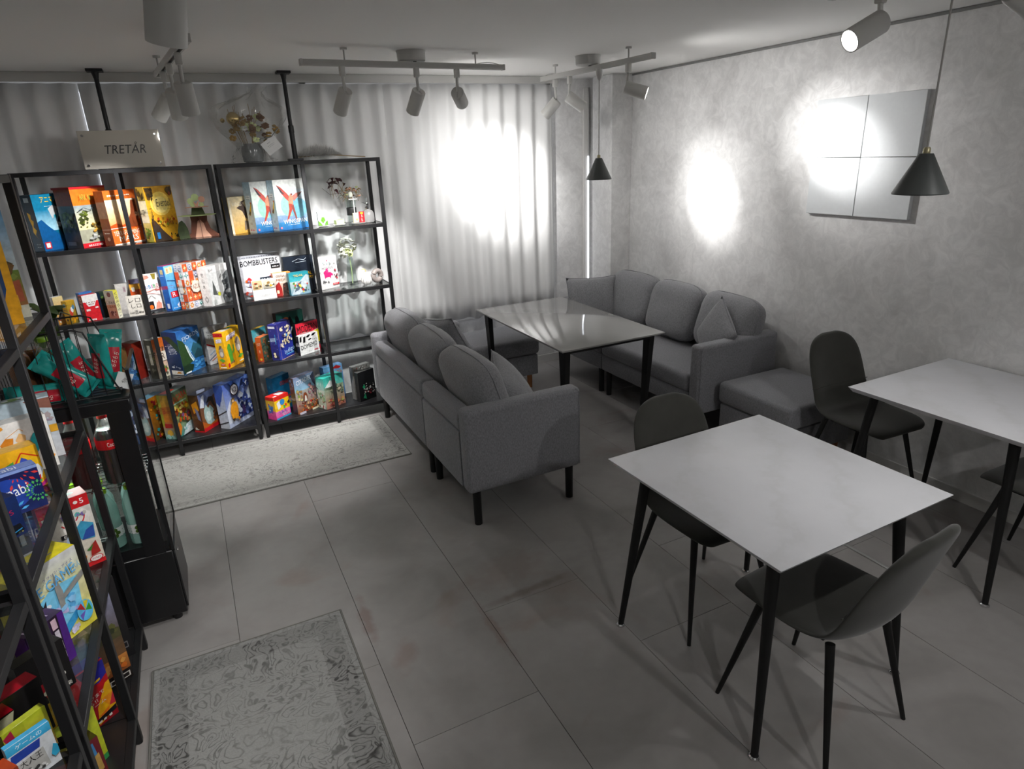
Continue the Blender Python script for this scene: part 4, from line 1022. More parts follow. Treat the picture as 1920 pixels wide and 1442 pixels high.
game_box('small dark green box standing between the red box and the pink one', (-0.55, 4.62, Z2), 30, 0.05, 0.05, 0.160, ('#1d2a22', '#1b2620', '#24332a'), A().R(0, 0, 1, 1, '#1a241e', '#26362c').blobs(0, .4, 1, .9, 8, ['#5a7a3a', '#3c5a4a', '#8a8a3a'], .2, 2, .4), group=GS)
game_box('pinkish box with two rows of heavy letters and a yellow lettered edge', (-0.471, 4.552, Z2), 58, 0.036, 0.062, 0.172, ('#e2dcaa', '#b98a78', '#c5c02c'),
    A().R(0, 0, 1, 1, '#e6e3d2', '#d9d23a').T('く', .5, .88, .7, .10, '#1a1a16').T('る', .5, .74, .7, .10, '#1a1a16').T('み', .5, .60, .7, .10, '#1a1a16').T('る', .5, .46, .7, .10, '#1a1a16').T('み', .5, .32, .7, .10, '#1a1a16').mark(.2, .18, .6, .03, '#8a8a82', 3, 1).mark(.2, .08, .6, .03, '#8a8a82', 3, 2),
    A().R(0, 0, 1, .5, '#b5705c', '#c98a66').R(0, .5, 1, 1, '#c0a390', '#b8b4a0').E(.5, .86, .2, .09, '#7a4238').T('くるみる', .5, .58, .85, .12, '#241a14').T('くるみる', .5, .44, .85, .12, '#7a2416').blobs(.1, .03, .9, .32, 12, ['#9a3a32', '#d8a89a', '#6a2a24'], .14, 5, .5), group=GS)
game_box('plain white box with a small dark label behind the lettered boxes', (-0.465, 4.66, Z2), 14, 0.075, 0.035, 0.190, ('#c9c6c2', '#b9b6b2', '#c2c0bc'), A().R(0, 0, 1, 1, '#c4c0bc', '#cfccc8').R(.55, .72, .72, .90, '#b8a0a6').T('白', .64, .81, .1, .12, '#3a3034'), group=GS)
game_box('lavender and white box with a red edge behind the calligraphy box', (-0.385, 4.69, Z2), 12, 0.08, 0.035, 0.205, ('#b9b4c8', '#b03a3a', '#bcb8c6'), A().R(0, 0, 1, 1, '#a8a8a4', '#9c98c4').blobs(.1, .25, .9, .55, 10, ['#6a6a78', '#c8c4cc', '#8a8694'], .16, 6, .5).R(0, 0, .06, 1, '#a82a30'), group=GS)
game_box('small orange and black box tucked behind the calligraphy box', (-0.385, 4.628, Z2), 8, 0.06, 0.028, 0.185, ('#3a3230', '#4a3a32', '#d99a2f'), A().R(0, .62, 1, .82, '#d2571c', '#c24416').R(0, .82, 1, 1, '#e0a63a', '#d99a2f').R(.15, .76, .45, .9, '#e6e2da').R(0, 0, 1, .62, '#2f2a2a').R(.2, .3, .5, .5, '#6a8a2a'), group=GS)
game_box('cream box with four bold brush characters and a dotted row', (-0.414, 4.560, Z2), 4, 0.088, 0.026, 0.125, ('#d3cec4', '#bdb8ae', '#c9c4ba'),
    A().R(0, 0, 1, 1, '#cbc6bc', '#d8d3c9').T('レロ', .5, .78, .72, .22, '#161412').T('しロ', .54, .50, .62, .22, '#161412').T('酒', .46, .18, .24, .2, '#161412').mark(.08, .13, .26, .08, '#161412', 3, 1).mark(.62, .12, .3, .1, '#161412', 4, 2), group=GS)
game_box('white box with hands and coloured capitals on the second row', (-0.318, 4.615, Z2), 26, 0.112, 0.024, 0.238, ('#d9d6d2', '#c9c6c2', '#c4c0bc'),
    A().R(0, 0, 1, 1, '#d2cfcb', '#dddad6').R(0, 0, 1, .045, '#2c2c30').P([(0, .97), (.42, .96), (.5, .90), (.2, .86), (.16, .74), (.06, .80), (0, .92)], '#c58a78').P([(.16, .98), (.3, .98), (.24, .9)], '#d9a896').P([(.60, .99), (.86, .99), (.80, .84), (.68, .84)], '#8a7a2c').T('Y', .12, .66, .12, .09, '#c24a62').T('U', .27, .66, .12, .09, '#4a5ab0').T('B', .42, .665, .12, .09, '#3a8ac0').T('I', .55, .67, .04, .09, '#b04a9a').T('B', .67, .675, .12, .09, '#3a9a5a').T('O', .84, .68, .13, .09, '#c23a3a').L([(.04, .56), (.3, .54), (.6, .58), (.95, .55)], .04, '#c98a7c', 1.7).L([(.1, .50), (.5, .48), (.9, .42)], .02, '#b5756a', 1.7).L([(.2, .36), (.4, .44), (.6, .34)], .02, '#8a8a88', 1.7).R(.14, .08, .44, .28, '#1d1a1c').E(.28, .13, .11, .06, '#e0641c').P([(.5, .06), (.6, .24), (.66, .22), (.72, .28), (.78, .22), (.86, .2), (.84, .06)], '#cf8672'), group=GS)
game_box('bright blue box with a red vertical title on its spine', (-0.174, 4.578, Z2), 47, 0.225, 0.046, 0.282, ('#3f8fc9', '#1f56a8', '#c24a56'),
    A().R(0, 0, 1, 1, '#2f7fc4', '#6db4dc').R(.04, .82, .16, .96, '#e8d3a0').R(.17, .83, .29, .97, '#e8d3a0').T('8', .10, .89, .06, .09, '#c2471e').T('9', .23, .90, .06, .09, '#c29a1e').L([(.02, .68), (.3, .64)], .02, '#1c2c5a').R(.06, .28, .40, .42, '#c51f2c').T('R', .18, .35, .12, .10, '#f4eeee').P([(.2, .1), (.3, .16), (.26, .04)], '#e4e0e8').mark(.06, .04, .3, .02, '#dde8f0', 6, 1),
    A().R(0, 0, 1, 1, '#164a9c', '#2b6fbe').T('Rummikub', .5, .52, .42, .62, '#c3202c', -84, .18).R(.3, .05, .7, .16, '#d8dce8').R(.25, .82, .75, .92, '#c9b78a').mark(.2, .78, .6, .02, '#c8d8ea', 4, 3),
    top=A().R(0, 0, 1, 1, '#b0404c', '#8a3a86').blobs(.3, .1, .9, .9, 10, ['#2f6fbe', '#e0dcd6', '#4a3aa0'], .1, 4, .9), group=GS)
def tiles_cover(nx, ny, seed):
    a = A().R(0, 0, 1, 1, '#d6d3d4'); r = random.Random(seed)
    for i in range(nx):
        for j in range(ny):
            k = r.randrange(5); x0, y0 = i/nx, j/ny; x, y = (i+.5)/nx, (j+.5)/ny
            if k == 0: a.R(x0, y0, x0+1/nx, y0+1/ny, '#d2501f')
            elif k == 1: a.star(x, y, .46/nx, '#d77b1c', 6, .6, nx/ny).star(x, y, .24/nx, '#e9d9b0', 4, .5, nx/ny)
            elif k == 2: a.star(x, y, .48/nx, '#2f9a94', 4, .3, nx/ny).E(x, y, .1/nx, .1/ny, '#e4e6e2')
            elif k == 3: a.star(x, y, .44/nx, '#8a92ae', 6, .75, nx/ny).E(x, y, .26/nx, .26/ny, '#dcdce0').E(x, y, .14/nx, .14/ny, '#6a74a0')
            else: a.R(x0, y0, x0+1/nx, y0+1/ny, '#d65a26').star(x, y, .36/nx, '#e6cf9a', 4, .4, nx/ny)
    return a
game_box('box patterned with orange, teal and white ornamental tiles', (-0.071, 4.552, Z2), 46, 0.19, 0.066, 0.285, ('#d8d4d0', '#cfcac8', '#d8cfc8'),
    tiles_cover(5, 6, 3).P([(.14, .50), (.3, .62), (.56, .58), (.6, .40), (.4, .34), (.2, .38)], '#d8d2c4').T('AZUL', .38, .48, .32, .10, '#8a3a1c'), tiles_cover(2, 6, 5).R(.3, .36, .72, .66, '#dcd6cc').T('AZIL', .5, .51, .22, .7, '#6a5a40', -88, .25), top=tiles_cover(5, 2, 8), group=GS)
game_box('white box with a grey ink mountain painting, right end of the second row left bay', (0.062, 4.552, Z2), 47, 0.19, 0.07, 0.252, ('#c9c9c7', '#e6e5e3', '#c8c8c6'),
    A().R(0, 0, 1, 1, '#c8c9c7', '#bdbebd').R(0, .84, 1, 1, '#d6d5d3', '#cfcecc').P([(.12, .28), (.2, .64), (.26, .5), (.34, .24)], '#4a4e4c').P([(.3, .24), (.36, .36), (.42, .22)], '#6d706c').E(.42, .27, .07, .055, '#b5b83a').P([(.6, 0), (.55, .2), (.75, .4), (.72, .72), (.9, .8), (1, .82), (1, 0)], '#56595a').blobs(.6, .05, 1, .75, 26, ['#3c4042', '#8a8e8e', '#2c3032'], .09, 7, .8).L([(.5, .66), (.62, .76)], .02, '#3a3c3a').T('枯山水', .16, .92, .22, .06, '#2c2c2c').P([(.08, .08), (.14, .2), (.2, .1), (.12, .02)], '#9fa3a0'),
    A().R(0, 0, 1, 1, '#e4e3e1', '#e9e8e6').T('枯', .45, .80, .26, .11, '#222222').T('山', .45, .65, .26, .11, '#222222').T('水', .45, .50, .26, .11, '#222222').L([(.3, .17), (.5, .24), (.7, .17), (.5, .10), (.3, .17)], .02, '#a9a9a7', .35), group=GS)
# --- second row, right unit
game_box('grey and white box with a heavy black two-word title', (0.258, 4.640, Z2), 14, 0.285, 0.062, 0.285, ('#c2c3c8', '#8d8e92', '#b4b5ba'),
    A().R(0, 0, 1, 1, '#b4b6bd', '#cdced2').R(0, .93, 1, 1, '#9fa1a8').mark(.1, .95, .8, .02, '#5a5c62', 14, 2).T('BOMBBUSTERS', .5, .83, .88, .13, '#141416').R(.76, .64, .98, .74, '#17171a').mark(.79, .67, .16, .03, '#c9cace', 4, 5).blobs(.05, .22, .95, .52, 30, ['#c4242a', '#d2581e', '#a81c24', '#e0e0e4', '#7d7f9a'], .07, 9, .9).R(.45, .32, .73, .47, '#26303a').T('00:02', .59, .395, .24, .09, '#dfe6ee').blobs(0, 0, 1, .2, 16, ['#9a9ca4', '#c24a3a', '#d9d9dc'], .08, 10, .8),
    A().R(0, 0, 1, 1, '#77787c', '#9a9b9f').blobs(0, .05, 1, .9, 24, ['#3a3a3e', '#c4c4c8', '#5c5c60'], .3, 11, .2), group=GS)
lf = game_box('white leaflet stand with two small room photos on the second row', (0.318, 4.556, Z2), 10, 0.150, 0.016, 0.132, ('#dcdbd8', '#c9c8c5', '#c9c8c5'),
    A().R(0, 0, 1, .52, '#dedddb').R(.02, .53, .44, .98, '#a8926a', '#c2ae86').blobs(.02, .53, .44, .98, 12, ['#a8432a', '#6a5a3a', '#d9c9a4', '#5a4a3a'], .08, 3, .8).R(.47, .53, .98, .98, '#8a8678', '#cfc6b2').blobs(.5, .55, .98, .9, 12, ['#c2982a', '#4a463c', '#8a6a3a', '#e0d4bc'], .09, 4, .8).mark(.28, .22, .5, .04, '#8d8c88', 8, 3), name='leaflet_stand', cat='leaflet', group=GS)
game_box('small red and orange village box in front of the dark box', (0.462, 4.610, Z2), 10, 0.118, 0.038, 0.158, ('#c9b9a0', '#a33a1c', '#d98f2a'),
    A().R(0, .55, 1, 1, '#cdbfae', '#c7bdb4').R(0, 0, 1, .55, '#b06a54', '#bda394').P([(.0, .1), (.05, .45), (.3, .62), (.42, .3), (.4, 0), (0, 0)], '#8d2220').R(.1, .12, .24, .26, '#d8c8a8').P([(.42, 0), (.5, .5), (.7, .56), (.95, .5), (1, 0)], '#3a2c28').blobs(.45, .05, .98, .45, 12, ['#2a2220', '#6a4a3a', '#8a3a2a'], .1, 6, .7).T('OSTIA', .42, .86, .5, .10, '#6a4236').T('MEDI', .40, .70, .5, .10, '#8a5a44').R(.78, .84, 1, 1, '#d2781c'), A().R(0, 0, 1, 1, '#8a2a1a', '#c2641c'), group=GS)
game_box('small teal box with a diagonal ship in front of the dark box', (0.560, 4.575, Z2), 14, 0.140, 0.038, 0.152, ('#3a8a9a', '#2a6a78', '#2f7a86'),
    A().R(0, .6, 1, 1, '#3f9aa2', '#1f7f8c').R(0, 0, 1, .6, '#6a8a9a', '#9aa8a4').P([(.05, .04), (.2, .30), (.55, .62), (.86, .86), (1, .8), (.96, .5), (.7, .2), (.4, .0)], '#a7b2b8').P([(.16, .12), (.4, .5), (.6, .6), (.44, .22)], '#4c5a66').blobs(.1, .05, .95, .6, 22, ['#d8dde0', '#3a4a56', '#c9b83a', '#b5342a', '#7a95a4', '#4a7a3a'], .07, 8, .9).T('TIDAL', .45, .86, .5, .09, '#d6a83c'), group=GS)
game_box('dark navy box with yellow capitals behind the small teal box', (0.552, 4.69, Z2), 8, 0.205, 0.045, 0.245, ('#141a24', '#10141c', '#1b212b'),
    A().R(0, 0, 1, 1, '#10151e', '#1c2430').L([(.3, .86), (.5, .92), (.7, .88), (.78, .93)], .01, '#c4ccd4').L([(.4, .82), (.76, .84)], .01, '#c4ccd4').T('FINAL', .74, .50, .36, .09, '#d9a91c').T('ACADEMY', .70, .38, .5, .09, '#d9a91c'), group=GS)
game_box('white box with a pink winged pig and small dark sketches', (0.774, 4.64, Z2), 26, 0.158, 0.045, 0.225, ('#d6d4d2', '#b9b7b6', '#c2c0be'),
    A().R(0, 0, 1, 1, '#d2d0ce', '#dcdad8').R(0, 0, 1, .10, '#c9c7c5').T('PIGASUS', .46, .64, .58, .07, '#1c1a1c').P([(.22, .52), (.34, .58), (.42, .52), (.6, .50), (.72, .44), (.70, .38), (.62, .40), (.58, .30), (.52, .36), (.36, .36), (.28, .32), (.26, .42)], '#c42670').P([(.34, .58), (.44, .66), (.50, .54), (.42, .5)], '#d23c7e').blobs(.06, .70, .94, .92, 10, ['#5a6a70', '#3a8a86', '#9a9a98', '#c46a86'], .05, 2, .7).blobs(.06, .16, .5, .30, 8, ['#3a3a3c', '#6a6a6c'], .06, 3, .7).blobs(.72, .26, .96, .60, 8, ['#3a3a3c', '#b03a4a', '#6a2a3a'], .06, 4, .7).R(.64, .09, .97, .15, '#c1222c').T('POP', .8, .12, .2, .04, '#f0e4e4'),
    A().R(0, 0, 1, 1, '#b4b2b0', '#c4c2c0').T('PIGASUS', .5, .5, .32, .5, '#1c1a1c', -84, .23).E(.5, .88, .3, .05, '#b02a4a').E(.5, .12, .25, .05, '#2a2a2c'), group=GS)

# --- third row, left unit
game_box('dark olive box with a lettered spine and an orange cover', (-0.337, 4.592, Z3), 45, 0.088, 0.064, 0.262, ('#d2682a', '#3a3a30', '#cfcdc6'),
    A().R(0, 0, 1, 1, '#c9c7b4', '#d06a24').R(0, .75, 1, 1, '#d8702a', '#cf6220').blobs(.05, .55, .95, .85, 16, ['#d9d2c0', '#a33a1c', '#e0a040', '#7a4a24'], .12, 3, .5).R(.45, .42, .98, .66, '#d9d3c2').T('R', .7, .54, .3, .17, '#4a2a1c').blobs(.1, .05, .9, .40, 18, ['#c8c6b6', '#7a8a3a', '#b04a34', '#4a4a3a'], .12, 4, .5),
    A().R(0, 0, 1, 1, '#34342c', '#45453a').R(.30, .36, .66, .86, '#b9b6a6').T('TROLL', .48, .61, .42, .46, '#2c2c24', -84, .31).blobs(.72, .4, .98, .8, 6, ['#7a7a2a', '#55552a'], .12, 4, .4).blobs(.1, .04, .9, .32, 10, ['#55554a', '#2a2a24', '#6a6a5c'], .15, 5, .4), group=GM)
game_box('red spined box at the left of the third row behind the dark olive one', (-0.455, 4.655, Z3), 45, 0.075, 0.08, 0.245, ('#7a231a', '#5a1612', '#6a4a34'), A().R(0, 0, 1, 1, '#6a1a14', '#8a2a1c'), A().R(0, 0, 1, 1, '#55120f', '#7a1f18').blobs(.2, .2, .8, .8, 8, ['#a83a2c', '#8a2a20'], .14, 3, .4), group=GM)
game_box('tan box beside the red spined one on the third row', (-0.535, 4.665, Z3), 40, 0.055, 0.07, 0.215, ('#6d5230', '#7a5a34', '#8a6a40'), A().R(0, 0, 1, 1, '#5c4527', '#7d5f38'), A().R(0, 0, 1, 1, '#604a2a', '#7a5c36'), group=GM)
game_box('small green and orange fruit card box at the far left of the third row', (-0.62, 4.66, Z3), 18, 0.07, 0.04, 0.165, ('#9aa83a', '#7d9a34', '#8fae4a'), A().R(0, 0, 1, 1, '#c9782a', '#9ab83c').blobs(.1, .1, .9, .8, 10, ['#c24a22', '#e0b83a', '#5a8a2a'], .2, 3, .5), group=GM)
game_box('small white tin with an orange animal at the far left of the third row', (-0.66, 4.585, Z3), 12, 0.07, 0.03, 0.105, ('#cfd0d2', '#b8b9bb', '#c4c5c8'), A().R(0, 0, 1, 1, '#d2d2d4', '#bfc6d6').blobs(.1, .1, .9, .6, 10, ['#d98a3a', '#b0a8b4', '#8a5a4a', '#e8e4e0'], .16, 3, .8), group=GM)
game_box('blue box with a waterfall landscape and white capitals on its spine', (-0.19, 4.582, Z3), 48, 0.2, 0.115, 0.292, ('#2a6fb0', '#152f5a', '#3a7ac4'),
    A().R(0, .45, 1, 1, '#5aa0d2', '#2562b0').R(0, 0, 1, .45, '#2f74b4', '#1f5a98').P([(0, .84), (.2, .76), (.34, .62), (.44, .40), (.5, .24), (.2, .18), (0, .2)], '#2c4a2c').P([(.5, .5), (.66, .66), (.8, .60), (1, .76), (1, .3), (.6, .3)], '#2a5a6a').P([(.6, .36), (.8, .5), (1, .42), (1, .28), (.62, .28)], '#1f3f4a').L([(.30, .66), (.36, .5), (.42, .36), (.52, .24)], .05, '#d8e6ea', 1.3).L([(.36, .62), (.44, .44), (.56, .26)], .025, '#c4dce4', 1.3).P([(0, .2), (.3, .22), (.5, .16), (.4, .04), (0, .02)], '#1c3424').blobs(.4, .04, .98, .28, 16, ['#3f8ac8', '#2a6cae', '#5aa6da'], .1, 3, .5).T('FJORDS', .56, .82, .74, .12, '#d6e4f2', 8, .74).R(.06, .02, .3, .05, '#e0e4e8'),
    A().R(0, 0, 1, 1, '#10274c', '#1c3f78').T('FJORDS', .44, .60, .62, .26, '#cfd8e8', -84, .37).P([(0, .9), (.5, .72), (1, .5), (1, .7), (.5, .9)], '#2c4a34').blobs(.15, .14, .9, .26, 6, ['#c4ccd8', '#8a96aa'], .1, 4, .3).R(.18, .01, .98, .11, '#dcd9d2').P([(.5, .04), (.62, .08), (.8, .08), (.86, .04)], '#cf8a2a'),
    top=A().R(0, 0, 1, 1, '#3a7cc8', '#2257a0'), group=GM)
game_box('white box with coloured route lines and a bold black city title', (-0.025, 4.735, Z3), 26, 0.17, 0.04, 0.262, ('#c9c9ca', '#c6c8cc', '#b8b9ba'),
    A().R(0, 0, 1, 1, '#d4d4d6', '#a9aaab').T('RISE OF THE METRO', .42, .86, .66, .055, '#17171a').T('TOKYO', .36, .74, .52, .10, '#121214').L([(0, .56), (.3, .46), (.6, .38), (1, .34)], .04, '#c4202c').L([(.0, .12), (.3, .24), (.5, .44)], .02, '#26305c').L([(.1, .1), (.34, .18), (.5, .36), (.52, .44)], .02, '#d8702a').L([(.06, .26), (.3, .36)], .012, '#4a9ac8').blobs(.34, .44, .66, .66, 12, ['#8a8a5a', '#5a6a4a', '#b0a890'], .06, 5, .7),
    A().R(0, 0, 1, 1, '#c9ccd2', '#d8dade').P([(0, .8), (1, 1), (1, .62), (0, .5)], '#9aa0ac'), group=GM)
def hedge(x, y, k):
    return [('E', x, y, .15*k, .17*k, '#9a8d80'), ('E', x-.02*k, y-.05*k, .11*k, .10*k, '#c9bdae')]
def hedge_cover(side=False):
    a = A().R(0, 0, 1, 1, '#e8a311', '#f0bb1f')
    if not side:
        a.P([(.16, .10), (.40, .10), (.38, .16), (.18, .16)], '#8a6a4a').P([(.18, .14), (.14, .40), (.12, .56), (.2, .66), (.30, .62), (.34, .44), (.34, .16)], '#4f9a34').P([(.34, .40), (.42, .46), (.42, .58), (.48, .58), (.48, .42), (.36, .34)], '#5aa63c')
        a.P([(.60, .36), (.56, .52), (.60, .68), (.70, .76), (.80, .70), (.86, .52), (.82, .38), (.7, .32)], '#9a8d80').P([(.58, .60), (.66, .72), (.78, .74), (.72, .66), (.62, .56)], '#6a5c50').E(.70, .44, .10, .09, '#cfc4b6').E(.58, .62, .02, .014, '#2a2420').P([(.64, .34), (.70, .24), (.73, .25), (.70, .34)], '#5a4a3c').P([(.58, .19), (.72, .26), (.9, .22), (.74, .15)], '#5aa03a')
        a.P([(.12, .74), (.62, .80), (.68, .92), (.18, .88)], '#e9e2ec').T('Juan', .46, .875, .26, .06, '#7a2f66', 4).T('Gagne', .40, .80, .40, .07, '#7a2f66', 4).P([(.02, .04), (.12, .06), (.10, .16), (.02, .14)], '#c41f24').R(.62, .05, .9, .085, '#f4e6b8')
    else:
        a.R(0, .89, 1, .99, '#c8221f').mark(.3, .925, .4, .03, '#5a1a18', 3, 1).P([(.18, .72), (.8, .74), (.84, .84), (.2, .82)], '#e9e2ec').T('Juan', .52, .805, .3, .035, '#7a2f66').T('Gagne', .5, .76, .5, .045, '#7a2f66').P([(.40, .34), (.32, .46), (.40, .60), (.58, .66), (.82, .56), (.86, .40), (.66, .32)], '#9a8d80').P([(.34, .54), (.5, .66), (.74, .64), (.56, .56)], '#6a5c50').E(.58, .42, .18, .07, '#cfc4b6').P([(.2, .26), (.5, .30), (.86, .24), (.56, .19)], '#5aa03a').E(.52, .13, .26, .035, '#c8221f').T('OOO', .52, .13, .34, .04, '#f4e9d8').R(.2, .03, .85, .065, '#efe6d2')
    return a
game_box('yellow box with a hedgehog and a green cactus on the third row', (0.079, 4.556, Z3), 54, 0.215, 0.066, 0.252, ('#ecb01a', '#e3a214', '#d9a41e'), hedge_cover(), hedge_cover(True), top=A().R(0, 0, 1, 1, '#e8b020').R(.15, .2, .6, .8, '#c8c4bc').P([(.5, .3), (.7, .9), (.8, .6)], '#5a9a34'), group=GM)
# --- third row, right unit
game_box('pale blue and yellow box at the left of the third row right bay', (0.268, 4.662, Z3), 44, 0.14, 0.034, 0.215, ('#5aa9b5', '#7aa9b8', '#d9b040'),
    A().R(0, .6, 1, 1, '#5fb0ba', '#3f98a8').R(0, 0, 1, .6, '#c98a34', '#d9a84a').T('CHANG', .55, .80, .6, .12, '#a8682a').blobs(.05, .05, .95, .55, 16, ['#a3541c', '#d9b53a', '#6a8a4a', '#c23c22'], .12, 2, .7), A().R(0, 0, 1, .45, '#c9c81c', '#d9cf2a').R(0, .45, 1, 1, '#d9a03a', '#7ab0c4').blobs(.1, .1, .9, .9, 14, ['#5a7a2a', '#e6e0c8', '#a8661c', '#3a8a9a'], .22, 3, .25), group=GM)
game_box('small rust orange box in front of the pale blue one', (0.313, 4.593, Z3), 50, 0.1, 0.044, 0.172, ('#4a4a34', '#b5481c', '#c2683a'),
    A().R(0, 0, 1, 1, '#3a3a2a', '#4a5a4c').blobs(.02, .02, .98, .95, 40, ['#2a5a55', '#5a3a24', '#7a6a3a', '#243a30', '#8a4a2c'], .11, 4, .7), A().R(0, 0, 1, 1, '#a83f17', '#bb5424').T('花火', .5, .72, .4, .2, '#e0c9b0', -84, .32).T('見', .5, .42, .3, .12, '#d8b89a').E(.55, .10, .2, .05, '#c9a43a'), group=GM)
game_box('dark blue box with cream winding paths and pale blue script', (0.415, 4.56, Z3), 46, 0.165, 0.062, 0.252, ('#2a2f86', '#272a72', '#2c2f7a'),
    A().R(0, 0, 1, 1, '#2a3a9c', '#26246a').blobs(.2, .34, .95, .92, 34, ['#dccfae', '#e4d8ba', '#d2c29c'], .085, 6, .72).blobs(.25, .38, .9, .88, 22, ['#2a2f7a', '#3a3430'], .04, 7, .72).E(.56, .64, .05, .036, '#4a9ad8').blobs(.05, .3, .3, .48, 8, ['#dccfae', '#2a2f7a'], .06, 8, .7).T('Indigo', .60, .20, .66, .15, '#a9cdea', 7, .71).R(.34, .10, .86, .125, '#5aa8dc').L([(.02, 0), (.02, 1)], .008, '#c9a08a').L([(0, .02), (1, .02)], .012, '#c9a08a'),
    A().R(0, 0, 1, 1, '#242766', '#2c2f80').T('Indigo', .46, .58, .34, .42, '#bcd4ee', -84, .29).R(.78, .46, .84, .74, '#3a9ad0').R(.06, .90, .94, .96, '#c9cad8').blobs(.2, .04, .9, .26, 10, ['#dccfae', '#2a2a3a'], .2, 3, .3).blobs(.05, .3, .95, .86, 10, ['#8a8ab8'], .04, 4, .3),
    top=A().R(0, 0, 1, 1, '#2a2d78', '#33357e').blobs(.05, .1, .9, .9, 9, ['#c9c0b0', '#2a2c6a'], .1, 3, .8), group=GM)
game_box('dark green box with pale spooky capitals behind the blue script box', (0.45, 4.735, Z3), 20, 0.205, 0.05, 0.290, ('#1f4a42', '#2a1a18', '#2a2422'),
    A().R(0, .5, 1, 1, '#1f6a5a', '#17463c').R(0, 0, 1, .5, '#3a7a86', '#2a5a58').E(.34, .80, .12, .08, '#c46a3c').P([(0, .55), (.3, .66), (.5, .9), (.66, .62), (.7, .84), (.84, .70), (1, .74), (1, .4), (0, .36)], '#14181a').P([(.66, .5), (.7, .82), (.76, .86), (.82, .8), (.86, .5)], '#101214').T('CRYPTID', .56, .50, .84, .22, '#cfd6cc'), A().R(0, 0, 1, 1, '#241412', '#3a2018').T('CRYPTID', .5, .8, .6, .05, '#a8a49a'), group=GM)
game_box('red, black and yellow box with jagged capitals behind the white domino box', (0.56, 4.655, Z3), 24, 0.18, 0.04, 0.215, ('#b01a2a', '#17171a', '#1c1a18'),
    A().R(0, 0, 1, 1, '#b51a30', '#c22436').R(0, 0, 1, .14, '#c21a34').R(0, .14, 1, .24, '#4a5a55').P([(.6, .24), (1, .24), (1, .7), (.72, .62)], '#d9c81c').P([(0, .24), (.3, .24), (.2, .6), (0, .55)], '#d9c81c').T('MODERN', .5, .80, .9, .24, '#0f0d0d', 4, .87).L([(0, .62), (.3, .66), (.7, .64), (1, .7)], .012, '#e8e2d8'), A().R(0, 0, 1, 1, '#141416', '#1e1c1e'), group=GM)
game_box('white box with black domino lettering at the right of the third row', (0.56, 4.59, Z3), 28, 0.165, 0.028, 0.142, ('#d8d8d6', '#1c1b1c', '#cfcfcd'),
    A().R(0, 0, 1, 1, '#d4d6d4', '#dcdcda').P([(.02, .66), (.06, .92), (.16, .96), (.13, .7)], '#121212').P([(.2, .6), (.24, .9), (.36, .92), (.32, .62)], '#121212').P([(.36, .86), (.5, .96), (.62, .94), (.5, .82)], '#121212').P([(.44, .7), (.56, .76), (.66, .74), (.54, .66)], '#121212').P([(.64, .88), (.76, .98), (.9, .97), (.78, .86)], '#121212').T('ドメモ', .80, .68, .24, .07, '#3a3a3a').T('DOMEMO', .48, .42, .86, .22, '#0e0e0e', 4, 1.2).R(.72, .10, .92, .15, '#c21f38').mark(.4, .12, .2, .02, '#3a3a3a', 5, 2),
    A().R(0, 0, 1, 1, '#1c1013', '#161618').T('O MEM', .5, .55, .55, .5, '#d4d2d0', -84, .28), group=GM)

# --- bottom row, left unit
game_box('blue winter box seen through the drinks cooler glass, left end of the bottom row', (-0.58, 4.6, Z4), 45, 0.14, 0.075, 0.290, ('#4a5a86', '#3a4a72', '#a83a3a'),
    A().R(0, 0, 1, 1, '#33425f', '#56678c').blobs(.05, .1, .95, .95, 26, ['#aebfd8', '#2a3448', '#c9d4e2', '#5a4a6a'], .12, 3, .6), A().R(0, 0, 1, 1, '#2c3a58', '#4a5c84').blobs(.05, .1, .95, .9, 18, ['#9aaac4', '#222c40', '#7a86a0'], .2, 4, .3), group=GB)
game_box('orange and teal cartoonish box beside the river box on the bottom row', (-0.445, 4.62, Z4), 52, 0.15, 0.07, 0.300, ('#a8641c', '#7a5a24', '#5a8aa0'),
    A().R(0, 0, 1, 1, '#4a3a1c', '#c27a1c').blobs(.02, .02, .98, .98, 44, ['#d98a22', '#2a8a8a', '#8a1a22', '#3a2a16', '#e0c060', '#4a6a2a'], .12, 5, .5), A().R(0, 0, 1, 1, '#4a3518', '#8a5a1c').blobs(.02, .02, .98, .98, 24, ['#c27a1c', '#2a6a6a', '#2a2010'], .2, 6, .3), group=GB)
